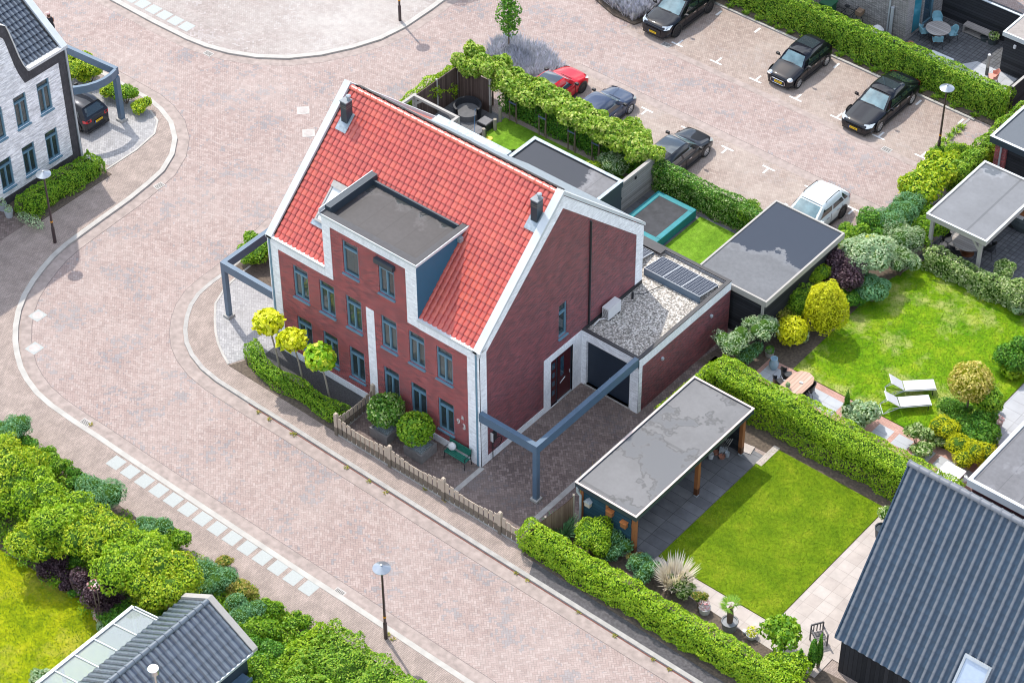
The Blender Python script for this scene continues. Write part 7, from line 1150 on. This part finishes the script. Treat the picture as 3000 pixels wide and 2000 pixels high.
# climbers and shrubs near the seating corner, weeds at kerbs
SH(1800, 478, 0.8, (0.85, 0.8, 0.75), 'leaf_silver', 'pale variegated willow shrub behind the grey board wall', **BL); SH(1745, 490, 0.5, (0.5, 0.5, 0.5), 'leaf_yellowgreen', 'yellow green grassy shrub left of the pale one', **BL); SH(2195, 625, 0.8, (0.95, 0.9, 0.85), 'leaf_mid', 'feathery light green shrub at the end of the ivy hedge by the shed roof', **BL)
wp = [(-13.2 + 0.9 * k + 0.4 * math.sin(k * 7), 34.75, -0.02) for k in range(19)] + [(3.1, 31 + k * 0.5, -0.05) for k in range(6)]
tufts('weeds', 'weeds and fallen leaves along the kerb below the long ivy hedge', 'weeds', wp, 0.14, 0.2, 50, M_['leaf_hedge'], kind='stuff', spread=1.2, wd=0.03)
wp = [(-9.8, -3.6), (-9.1, -3.6), (-7.7, -3.62), (-7.6, -3.6), (-4.5, -3.66), (-3.2, -3.66), (-2.2, -3.7), (5.0, -3.7), (5.6, -3.72), (8.3, -3.75), (10.2, -3.78), (12.1, -3.8), (12.9, -3.8), (-14.9, -8.8), (3.2, -9.55), (3.5, -9.6), (0.1, -2.5), (-1.0, -2.55)]
tufts('weeds', 'small green weeds in the gutter along the front kerb', 'weeds', [(x, y, -0.07 if -9 < y < -3.5 else 0) for x, y in wp], 0.07, 0.09, 22, M_['leaf_olive'], kind='stuff', spread=1.3, wd=0.02)

# ================================================================ garden furniture
def lounger(x, y, rz, label):
    t = thing('sun_lounger', label, 'sun lounger', (0, 0, 0), 'pair of white sun loungers on the lawn'); m = MB(); m.box(0.0, 1.35, -0.31, 0.31, 0.36, 0.385); m.build('seat', plain('textilene', (0.50, 0.50, 0.52), 0.7, var=0.03), t, local=True); m = MB(); m.extr([(-0.03, -0.31, 0.37), (-0.60, -0.31, 0.82), (-0.66, -0.31, 0.84), (-0.60, -0.31, 0.80), (-0.03, -0.31, 0.345)], (0, 0.62, 0)); m.build('backrest', M_['textilene'], t, local=True)
    m = MB(); [m.tube((-0.4, s * 0.33, 0.36 - 0.02), (1.38, s * 0.33, 0.36 - 0.02), 0.018) for s in (1, -1)]; m.tube((1.38, -0.33, 0.34), (1.38, 0.33, 0.34), 0.018); [m.tube((-0.05, s * 0.33, 0.34), (-0.75, s * 0.33, 0.02), 0.018) for s in (1, -1)]; m.tube((-0.75, -0.33, 0.02), (-0.75, 0.33, 0.02), 0.018); [m.tube((-0.75, s * 0.33, 0.02), (-0.45, s * 0.33, 0.34), 0.016) for s in (1, -1)]; m.build('frame', M_['zinc'], t, local=True)
    for s in (1, -1): m = MB(); m.tube((1.25, s * 0.3, 0), (1.25, s * 0.3, 0.34), 0.02); m.build('leg', M_['black_metal'], t, local=True)
    t.location = (x, y, 0.045); t.rotation_euler = (0, 0, rz); return t
a = at(2648, 1130, 0.4); b_ = at(2730, 1126, 0.4); an = math.atan2(b_.y - a.y, b_.x - a.x); lounger(a.x, a.y, an, 'white sun lounger with raised back, the upper of the pair on the lawn'); a = at(2634, 1178, 0.4); lounger(a.x, a.y, an + 0.04, 'white sun lounger with raised back, the lower of the pair on the lawn')
t = thing('garden_table', 'pale wooden plank garden table on the brick path beside the big clipped hedge', 'table', (7.85, 12.2, 0.03)); woodmat('teak', (0.42, 0.27, 0.20), (0.55, 0.38, 0.30), 0.16, 0, rough=0.6); m = MB(); m.prism([(7.35, 11.3), (8.4, 11.3), (8.42, 12.6), (8.25, 12.95), (7.9, 13.08), (7.55, 12.95), (7.36, 12.6)], 0.72, 0.77); m.build('tabletop', M_['teak'], t)
for x, y in ((7.5, 11.5), (8.25, 11.5), (7.55, 12.7), (8.2, 12.7)): m = MB(); m.box(x - 0.035, x + 0.035, y - 0.035, y + 0.035, 0.03, 0.72); m.build('leg', M_['teak'], t)
pot(2308, 1130, 0.09, 0.12, M_['white_paint'], M_['leaf_silver'], 'small vase with white flowers on the wooden table', z=0.77, ph=0.12); m = MB(); m.obox((8.0, 12.3), 0.16, 0.1, 0.77, 0.82, 0.4); tag(m.build('ashtray', M_['zinc'], None, loc=(8.0, 12.3, 0.77)), 'small grey dish on the wooden table', 'dish')
def wire_chair(x, y, rz, label, mat, z=0.03, group=None, shell=False):
    t = thing('garden_chair', label, 'chair', (0, 0, 0), group); m = MB(); m.prism([(-0.24, -0.24), (0.24, -0.24), (0.26, 0.2), (-0.26, 0.2)], 0.43, 0.46); m.build('seat', mat, t, local=True)
    m = MB(); P = []
    for q, zt in ((0, 0.44), (1, 0.62), (2, 0.82)): P.append([(0.29 * math.sin(a_), 0.02 + (0.22 + 0.03 * q) * math.cos(a_) * 1.0, zt - (0.0 if abs(a_) < 0.8 else 0.1 * (q > 0)) - 0.05 * q * (abs(a_) > 1.2)) for a_ in np.linspace(-1.75, 1.75, 11)])
    m.grid(P); P2 = [[(p[0] * 0.95, p[1] * 0.95, p[2]) for p in r] for r in P]; m.grid(P2, flip=True); m.path(P[2], 0.014, 5); m.build('backrest', mat, t, local=True)
    for sx, sy in ((-1, -1), (1, -1), (-1, 1), (1, 1)): m = MB(); m.tube((sx * 0.2, sy * 0.18, 0.43), (sx * 0.26, sy * 0.26, 0), 0.014, n=5); m.build('leg', M_['black_metal'], t, local=True)
    t.location = (x, y, z); t.rotation_euler = (0, 0, rz); return t
for px, py, rz, lab in ((2305, 1100, 2.3, 'dark wicker chair at the upper end of the wooden table'), (2282, 1122, 2.6, 'dark wicker chair at the left side of the wooden table'), (2370, 1140, -1.2, 'dark wicker chair at the right side of the wooden table'), (2352, 1162, -2.0, 'dark wicker chair at the lower side of the wooden table, half behind the hedge')): a = at(px, py, 0.45); wire_chair(a.x, a.y, rz, lab, M_['black_metal'])
# blue jar, pots, storage box, bin
a = at(2266, 1078, 0.05); t = thing('garden_jar', 'tall pale blue glazed jar with dark mouth at the end of the brick path', 'jar', (a.x, a.y, 0.03)); m = MB(); m.lathe((a.x, a.y, 0.03), [(0.14, 0), (0.22, 0.18), (0.22, 0.35), (0.16, 0.55), (0.17, 0.62), (0.14, 0.62), (0.12, 0.5), (0, 0.4)], 20); o = m.build('jar', plain('glaze_blue', (0.25, 0.38, 0.48), 0.25, coat=0.6, var=0.08), t); autosmooth(o, 50)
pot(2925, 1235, 0.2, 0.3, M_['concrete'], M_['leaf_flower'], 'grey pot with small red plant on the blue slab terrace'); pot(2255, 1028, 0.22, 0.25, M_['concrete'], M_['leaf_green'], 'shaded grey pot behind the blue jar')
t = thing('storage_box', 'grey garden storage box with white rounded lid beside the hedge end', 'storage box', (16.1, 11.6, 0.03)); m = MB(); m.box(15.65, 16.5, 10.6, 12.05, 0.03, 0.85); m.build('box', woodmat('box_grey', (0.14, 0.14, 0.145), (0.2, 0.2, 0.205), 0.12, 3), t); m = MB(); m.box(15.58, 16.57, 10.52, 12.12, 0.85, 0.93); o = m.build('lid', plain('lid_white', (0.72, 0.71, 0.70), 0.5, var=0.04), t); bv = o.modifiers.new('b', 'BEVEL'); bv.width = 0.05; bv.segments = 3
a = at(2820, 1398, 0.55); t = thing('dustbin', 'round galvanised dustbin with lid beside the white lidded storage box', 'bin', (a.x, a.y, 0.03)); m = MB(); m.lathe((a.x, a.y, 0.03), [(0.19, 0), (0.24, 0.5)], 20); m.build('drum', M_['zinc'], t); m = MB(); m.lathe((a.x, a.y, 0.53), [(0.26, -0.03), (0.26, 0.01), (0.2, 0.05), (0, 0.07)], 20); m.tube((a.x - 0.06, a.y, 0.62), (a.x + 0.06, a.y, 0.62), 0.012); m.build('lid', M_['coping'], t)
# round tables
def round_table(x, y, r, z, mat, label, h=0.75, leg=True):
    t = thing('round_table', label, 'table', (x, y, z)); m = MB(); m.lathe((x, y, z + h - 0.04), [(r - 0.02, 0), (r, 0.01), (r, 0.035), (r - 0.01, 0.04)], 36); m.build('tabletop', mat, t); m = MB(); m.lathe((x, y, z), [(r * 0.45, 0), (r * 0.35, 0.05), (r * 0.3, h - 0.05)], 16); m.build('pedestal', M_['brown_wood'], t)
a = at(2749, 84, 0.75); woodmat('weathered', (0.30, 0.275, 0.26), (0.42, 0.39, 0.37), 0.14, 1); round_table(a.x, a.y, 0.66, 0.03, M_['weathered'], 'weathered round wooden table on the dark patio at the top right')
plain('chair_blue', (0.22, 0.42, 0.50), 0.45, var=0.05)
for px, py, rz, lab in ((2746, 60, 0.15, 'blue grey tub chair behind the weathered round table'), (2707, 92, 1.7, 'blue grey tub chair left of the weathered round table'), (2790, 98, -1.3, 'blue grey tub chair right of the weathered round table'), (2747, 118, PI, 'blue grey tub chair in front of the weathered round table')): a = at(px, py, 0.45); wire_chair(a.x, a.y, rz + 0.7, lab, M_['chair_blue'], group='blue grey chairs of the top right patio')
t = thing('garden_bench', 'low weathered wooden shelf bench before the black board fence', 'bench', (-0.5, 40.7, 0.03)); m = MB(); m.box(-1.2, 0.45, 40.5, 40.95, 0.42, 0.5); m.build('top', M_['weathered'], t); m = MB(); m.box(-1.2, -1.1, 40.5, 40.95, 0.03, 0.42); m.box(0.35, 0.45, 40.5, 40.95, 0.03, 0.42); m.box(-1.1, 0.35, 40.5, 40.95, 0.06, 0.1); m.build('side', M_['weathered'], t)
pot(2886, 108, 0.24, 0.2, plain('bowl_dark', (0.06, 0.075, 0.08), 0.6), None, 'empty dark round bowl on the dark patio', name='bowl'); pot(2910, 112, 0.28, 0.3, M_['bowl_dark'], M_['leaf_variegated'], 'dark pot with light leaved plant in the patio corner', ph=0.25, leaf=0.12); pot(2668, 125, 0.16, 0.28, M_['terracotta'], None, 'clay pot at the corner of the grey brick house'); a = at(2960, 66, 0.6); pot(2956, 62, 0.2, 0.3, M_['bowl_dark'], M_['leaf_silver'], 'pale leaved plant at the black fence behind the pot corner', ph=0.4, leaf=0.12)
a = at(2890, 220, 0.0); t = thing('wooden_post', 'single round weathered post with white top behind the ivy hedge', 'post', (a.x, a.y, 0)); m = MB(); m.tube((a.x, a.y, 0), (a.x, a.y, 1.25), 0.09, 0.085, 12); m.build('post', M_['grey_wood'], t); m = MB(); m.tube((a.x, a.y, 1.25), (a.x, a.y, 1.29), 0.09, 0.07, 12); m.build('cap', M_['white_paint'], t)
a = at(2910, 228, 0.4); wire_chair(a.x, a.y, -1.0, 'salmon pink chair behind the ivy hedge beside the black shed', plain('salmon', (0.62, 0.28, 0.22), 0.5, var=0.05)); m = MB(); a = at(2755, 178, 0.05); m.obox((a.x, a.y), 1.3, 0.5, 0.03, 0.3, 0.0); tag(m.build('storage_bench', M_['coping'], None, loc=(a.x, a.y, 0.03)), 'pale flat box just behind the long ivy hedge', 'box')
sheet('patio_slab', [(-0.9, 36.25), (3.2, 36.25), (3.2, 38.7), (2.0, 38.75), (0.8, 38.75)], 0.034, MATS['slab_blue'])
a = at(2428, 12, 0.9); t = thing('wheelie_bin', 'dark green wheeled bin between ivy hedge and grey brick house', 'bin', (a.x, a.y, 0)); m = MB(); m.extr([(a.x - 0.28, a.y - 0.3, 0.05), (a.x - 0.33, a.y - 0.34, 1.0), (a.x + 0.33, a.y - 0.34, 1.0), (a.x + 0.28, a.y - 0.3, 0.05)], (0, 0.6, 0)); m.build('body', plain('bin_green', (0.02, 0.10, 0.05), 0.5, var=0.05), t); m = MB(); m.box(a.x - 0.36, a.x + 0.36, a.y - 0.4, a.y + 0.36, 1.0, 1.07); m.build('lid', M_['bin_green'], t)
a = at(2488, 45, 0.4); t = thing('bicycle', 'bicycle with basket parked against the grey brick wall', 'bicycle', (a.x, a.y, 0)); m = MB()
for s in (-0.52, 0.52): m = MB(); m.path([(a.x + s + 0.33 * math.cos(q), a.y, 0.34 + 0.33 * math.sin(q)) for q in np.linspace(0, 2 * PI, 17)], 0.018, 5); m.build('wheel', M_['tyre'], t)
m = MB(); m.path([(a.x - 0.52, a.y, 0.34), (a.x - 0.15, a.y, 0.85), (a.x + 0.35, a.y, 0.8), (a.x + 0.52, a.y, 0.34)], 0.02, 6); m.path([(a.x + 0.35, a.y, 0.8), (a.x, a.y, 0.32), (a.x - 0.52, a.y, 0.34)], 0.02, 6); m.tube((a.x + 0.4, a.y - 0.28, 1.02), (a.x + 0.4, a.y + 0.28, 1.02), 0.015); m.tube((a.x + 0.36, a.y, 0.8), (a.x + 0.4, a.y, 1.02), 0.018); m.build('frame', M_['black_metal'], t); m = MB(); m.box(a.x + 0.45, a.x + 0.78, a.y - 0.2, a.y + 0.2, 0.72, 0.98); m.build('basket', plain('wicker', (0.22, 0.15, 0.10), 0.9), t); m = MB(); m.box(a.x - 0.3, a.x - 0.05, a.y - 0.08, a.y + 0.08, 0.88, 0.94); m.build('saddle', M_['black_metal'], t)
a = at(2571, 82, 1.0); m = MB(); m.lathe((a.x, a.y, 0.6), [(0.05, 0), (0.3, 0.1), (0.35, 0.3), (0.15, 0.5), (0, 0.52)], 9); tag(m.build('plastic_bag', M_['white_paint'], None, loc=(a.x, a.y, 0.6)), 'crumpled white bag behind the ivy hedge at the grey wall', 'bag'); m = MB(); m.box(a.x - 0.4, a.x + 0.4, a.y - 0.3, a.y + 0.3, 0, 0.6); tag(m.build('crate', M_['black_metal'], None, loc=(a.x, a.y, 0)), 'dark crate carrying the white bag behind the ivy hedge', 'crate')
# table and chairs under the grey veranda
a = at(2838, 706, 0.75); round_table(a.x, a.y, 0.78, 0.03, M_['weathered'], 'round grey table under the weathered grey veranda')
for px, py, rz, lab in ((2775, 700, 1.5, 'metal chair left of the round table under the grey veranda'), (2900, 728, -1.4, 'dark metal chair right of the round table under the grey veranda'), (2800, 745, 2.4, 'metal chair in front of the round table under the grey veranda')): a = at(px, py, 0.45); wire_chair(a.x, a.y, rz, lab, M_['black_metal'])
a = at(2992, 650, 0.6); t = thing('motor_scooter', 'dark scooter with pale seat under the grey veranda at the right edge', 'scooter', (a.x, a.y, 0.03)); m = MB(); m.lathe((a.x, a.y, 0.1), [(0.2, 0), (0.35, 0.3), (0.3, 0.6), (0.1, 0.75)], 12, sx=1.8, sy=0.6); m.build('body', M_['bowl_dark'], t); m = MB(); m.tube((a.x - 0.5, a.y - 0.06, 0.28), (a.x - 0.5, a.y + 0.06, 0.28), 0.25, n=16); m.tube((a.x + 0.5, a.y - 0.06, 0.28), (a.x + 0.5, a.y + 0.06, 0.28), 0.25, n=16); m.build('wheel', M_['tyre'], t); m = MB(); m.box(a.x - 0.4, a.x + 0.1, a.y - 0.12, a.y + 0.12, 0.82, 0.9); m.build('seat', M_['white_paint'], t)
# trampoline
t = thing('trampoline', 'rectangular trampoline with turquoise padded edge and black mat', 'trampoline', (-3.95, 17.7, 0)); x0, x1, y0, y1, zt = -5.15, -2.85, 16.15, 19.3, 0.52; plain('pad_teal', (0.012, 0.20, 0.23), 0.55, var=0.15, scale=3); plain('mat_black', (0.04, 0.042, 0.048), 0.8, var=0.25, scale=3)
m = MB(); e = 0.29; m.box(x0, x1, y0, y0 + e, zt - 0.05, zt + 0.03); m.box(x0, x1, y1 - e, y1, zt - 0.05, zt + 0.03); m.box(x0, x0 + e, y0 + e, y1 - e, zt - 0.05, zt + 0.03); m.box(x1 - e, x1, y0 + e, y1 - e, zt - 0.05, zt + 0.03); o = m.build('padding', M_['pad_teal'], t); bv = o.modifiers.new('b', 'BEVEL'); bv.width = 0.03; bv.segments = 2
m = MB(); m.box(x0 + e, x1 - e, y0 + e, y1 - e, zt - 0.03, zt); m.build('mat', M_['mat_black'], t); m = MB(); m.box(x0 + 0.02, x1 - 0.02, y0 + 0.02, y0 + 0.05, 0.03, zt - 0.05); m.box(x1 - 0.05, x1 - 0.02, y0 + 0.05, y1 - 0.02, 0.03, zt - 0.05); m.box(x0 + 0.02, x0 + 0.05, y0 + 0.05, y1 - 0.02, 0.03, zt - 0.05); m.build('skirt', plain('skirt_teal', (0.02, 0.2, 0.23), 0.7, var=0.1), t)
m = MB(); m.box(-5.85, -5.82, 17.2, 17.3, 0.9, 1.0); m.box(-5.85, -5.8, 18.3, 18.4, 1.5, 1.65); tag(m.build('wall_lamp', M_['black_metal'], None, loc=(-5.83, 18.3, 1.5)), 'small lamps fixed on the grey board wall behind the trampoline', 'lamp')
# shaded seating corner behind the red roof
plain('rattan', (0.022, 0.025, 0.032), 0.55, var=0.3, scale=20)
def tub(x, y, r, rz, label, name='garden_sofa', h=0.72):
    t = thing(name, label, 'sofa', (x, y, 0.02)); m = MB(); n = 24; A = [rz + PI * 0.28 + (2 * PI - PI * 0.56) * i / n for i in range(n + 1)]
    P = [[(x + q * math.cos(a_) * 1.0, y + q * math.sin(a_), zz) for a_ in A] for q, zz in ((r * 0.95, 0.03), (r, h), (r * 0.86, h), (r * 0.82, 0.32))]; m.grid(P); m.build('shell', M_['rattan'], t); m = MB(); m.lathe((x, y, 0.02), [(r * 0.85, 0), (r * 0.85, 0.34), (0, 0.36)], 22); m.build('seat', plain('cushion_grey', (0.12, 0.12, 0.125), 0.9), t)
tub(-16.6, 18.55, 0.72, -0.9, 'round black wicker tub sofa in the shaded seating corner'); tub(-16.35, 16.55, 0.6, 0.6, 'dark oval tub under the grey pergola beams', 'garden_tub', 0.5)
for x, y, s_, lab in ((-15.25, 18.35, 0.62, 'black wicker cube stool next to the tub sofa'), (-15.05, 17.55, 0.6, 'black wicker cube table with glass top nearest the lawn')):
    t = thing('wicker_cube', lab, 'stool', (x, y, 0.02)); m = MB(); m.box(x - s_ / 2, x + s_ / 2, y - s_ / 2, y + s_ / 2, 0.02, 0.44); m.build('body', M_['rattan'], t); m = MB(); m.box(x - s_ / 2 + 0.03, x + s_ / 2 - 0.03, y - s_ / 2 + 0.03, y + s_ / 2 - 0.03, 0.44, 0.47); m.build('top', M_['felt_low'], t)
for x, y, h, lab in ((-14.6, 17.45, 0.8, 'short wooden post at the lawn corner of the seating area'), (-15.0, 19.2, 0.9, 'short wooden post near the dark reed fence'), (-14.75, 18.5, 0.7, 'short grey post between the wicker cubes and the hedge')): m = MB(); m.tube((x, y, 0), (x, y, h), 0.09, 0.09, 10); tag(m.build('wooden_post', M_['pale_bark'], None, loc=(x, y, 0)), lab, 'post')
m = MB(); m.lathe((-14.5, 17.75, 0.05), [(0.08, 0), (0.17, 0), (0.17, 0.03), (0.08, 0.03)], 16); tag(m.build('toy_ring', plain('toy_yellow', (0.7, 0.55, 0.08), 0.6, var=0), None, loc=(-14.5, 17.75, 0.05)), 'pale yellow toy on the grass beside the seating corner', 'toy')
m = MB(); m.tube((-14.95, 17.1, 0.02), (-15.0, 17.3, 1.9), 0.012); tag(m.build('garden_pole', plain('pole_blue', (0.1, 0.3, 0.6), 0.5, var=0), None, loc=(-14.95, 17.1, 0.02)), 'thin blue pole standing at the seating corner', 'pole')
# ================================================================ the walker behind the white brick house
a = at(143, 42, 1.68); px_, py_ = a.x, a.y; t = thing('person', 'person in pink cap and black sleeveless top behind the dark roof at the upper left', 'person', (px_, py_, 0)); plain('skin', (0.50, 0.27, 0.19), 0.6, var=0.03); plain('cloth_black', (0.02, 0.02, 0.025), 0.9, var=0.1); plain('cap_pink', (0.62, 0.40, 0.38), 0.8, var=0.05); plain('hair', (0.10, 0.05, 0.03), 0.8, var=0.1)
sk_v = [((0, 0, 0.93), .125), ((0, 0, 1.12), .115), ((0.01, 0, 1.33), .135), ((0.03, 0, 1.47), .06), ((0.05, 0, 1.53), .052), ((0, .1, 0.9), .09), ((0.16, .1, 0.50), .062), ((0.06, .1, 0.09), .042), ((0.19, .1, 0.04), .035), ((0, -.1, 0.9), .09), ((-0.02, -.1, 0.48), .06), ((-0.26, -.1, 0.14), .042), ((-0.15, -.1, 0.04), .035), ((0.01, .19, 1.40), .052), ((-0.08, .24, 1.12), .040), ((0.06, .26, 0.88), .032), ((0.01, -.19, 1.40), .052), ((0.08, -.24, 1.12), .040), ((0.24, -.24, 0.94), .032)]
sk_e = [(0, 1), (1, 2), (2, 3), (3, 4), (0, 5), (5, 6), (6, 7), (7, 8), (0, 9), (9, 10), (10, 11), (11, 12), (2, 13), (13, 14), (14, 15), (2, 16), (16, 17), (17, 18)]
for hx, hy, hz, side in ((0.06, .26, 0.88, 1), (0.24, -.24, 0.94, -1)):
    b0 = len(sk_v) - 1; wi = 15 if side == 1 else 18; sk_v.append(((hx + 0.03, hy, hz - 0.07), .03)); pi_ = len(sk_v) - 1; sk_e.append((wi, pi_))
    for k in range(4): o_ = (k - 1.5) * 0.019; L_ = (0.05, 0.062, 0.058, 0.045)[k]; sk_v.append(((hx + 0.045 + o_, hy, hz - 0.115), .009)); sk_v.append(((hx + 0.06 + o_, hy - side * 0.012, hz - 0.115 - L_), .008)); n0 = len(sk_v); sk_e += [(pi_, n0 - 2), (n0 - 2, n0 - 1)]
    sk_v.append(((hx + 0.075, hy, hz - 0.08), .010)); sk_v.append(((hx + 0.095, hy, hz - 0.125), .009)); n0 = len(sk_v); sk_e += [(pi_, n0 - 2), (n0 - 2, n0 - 1)]
me = bpy.data.meshes.new('body'); me.from_pydata([v for v, r in sk_v], sk_e, []); me.materials.append(M_['skin']); bo = bpy.data.objects.new('body', me); S.collection.objects.link(bo); bo.parent = t; sm_ = bo.modifiers.new('skin', 'SKIN'); me.skin_vertices.new() if not me.skin_vertices else None
for i, (v, r) in enumerate(sk_v): me.skin_vertices[0].data[i].radius = (r, r); me.skin_vertices[0].data[i].use_root = (i == 0)
ss = bo.modifiers.new('sub', 'SUBSURF'); ss.levels = 2; ss.render_levels = 2
m = MB(); m.lathe((0.075, 0, 1.63), [(0, -0.12), (0.05, -0.11), (0.08, -0.05), (0.086, 0.02), (0.075, 0.08), (0.0, 0.12)], 14, sx=1.15); m.add([(0.17, -0.012, 1.60), (0.17, 0.012, 1.60), (0.195, 0, 1.60), (0.168, 0, 1.64)], [(0, 1, 3), (1, 2, 3), (2, 0, 3), (0, 2, 1)]); m.lathe((0.07, 0.088, 1.62), [(0.0, -0.03), (0.018, 0), (0, 0.03)], 6); m.lathe((0.07, -0.088, 1.62), [(0.0, -0.03), (0.018, 0), (0, 0.03)], 6); o = m.build('head', M_['skin'], t, local=True); autosmooth(o, 50)
m = MB(); [m.lathe((0.163, s * 0.033, 1.635), [(0, -0.009), (0.011, 0), (0, 0.009)], 6) for s in (1, -1)]; m.box(0.165, 0.172, -0.022, 0.022, 1.563, 1.572); m.build('face_features', M_['hair'], o, local=True)
m = MB(); m.lathe((0.055, 0, 1.62), [(0.092, -0.1), (0.097, 0.0), (0.08, 0.07)], 14); m.build('hair', M_['hair'], t, local=True); m = MB(); m.lathe((0.07, 0, 1.67), [(0.096, 0), (0.09, 0.06), (0.05, 0.095), (0, 0.1)], 14, sx=1.12); m.obox((0.20, 0), 0.13, 0.15, 1.672, 1.684, 0); m.build('cap', M_['cap_pink'], t, local=True)
m = MB(); m.lathe((0.01, 0, 0.92), [(0.16, 0), (0.145, 0.2), (0.16, 0.42), (0.13, 0.52), (0.075, 0.55)], 16, sx=0.95, sy=1.22); o = m.build('sleeveless_top', M_['cloth_black'], t, local=True); autosmooth(o, 60)
m = MB()
for pth in (((0, .1, 0.94), (0.16, .1, 0.50)), ((0, -.1, 0.94), (-0.02, -.1, 0.48))): m.tube(pth[0], pth[1], 0.115, 0.085, 12)
m.build('shorts', M_['cloth_black'], t, local=True); t.rotation_euler = (0, 0, 2.9)
for _o in list(S.objects):
    if _o.type == 'MESH' and _o.parent is None and 'category' not in _o and _o.get('kind') is None: print('UNTAGGED', _o.name)

# every separate piece of these parts becomes a part of its own
def split_loose(o, most=40):
    me = o.data; n = len(me.vertices); par = list(range(n))
    def fd(i):
        while par[i] != i: par[i] = par[par[i]]; i = par[i]
        return i
    for p in me.polygons:
        v = p.vertices; a0 = fd(v[0])
        for q in v[1:]: par[fd(q)] = a0
    grp = {}
    for p in me.polygons: grp.setdefault(fd(p.vertices[0]), []).append(p)
    if not 1 < len(grp) <= most: return
    co = [tuple(v.co) for v in me.vertices]; mats = list(me.materials)
    for ps in grp.values():
        ids = sorted({v for p in ps for v in p.vertices}); ix = {v: i for i, v in enumerate(ids)}; m2 = bpy.data.meshes.new(me.name)
        m2.from_pydata([co[v] for v in ids], [], [tuple(ix[v] for v in p.vertices) for p in ps])
        for mt in mats: m2.materials.append(mt)
        m2.update(); c = bpy.data.objects.new(o.name.split('.')[0], m2); S.collection.objects.link(c); c.parent = o.parent; c.location = o.location; c.rotation_euler = o.rotation_euler
    bpy.data.objects.remove(o)
SPL = {'verge_coping', 'bay_cladding', 'eave_coping', 'bay_pier', 'wall_lamp', 'ridge_clip', 'door_handle', 'gutter', 'barge_board', 'side_window', 'bay_upstand', 'stake', 'foot', 'pane', 'handle'}
for _o in [o for o in S.objects if o.type == 'MESH' and o.parent is not None and o.name.split('.')[0] in SPL and not o.children]: split_loose(_o)
for _o in S.objects:
    if 'label' in _o and not 4 <= len(_o['label'].split()) <= 16: print('LABELLEN', _o.name, len(_o['label'].split()), _o['label'])
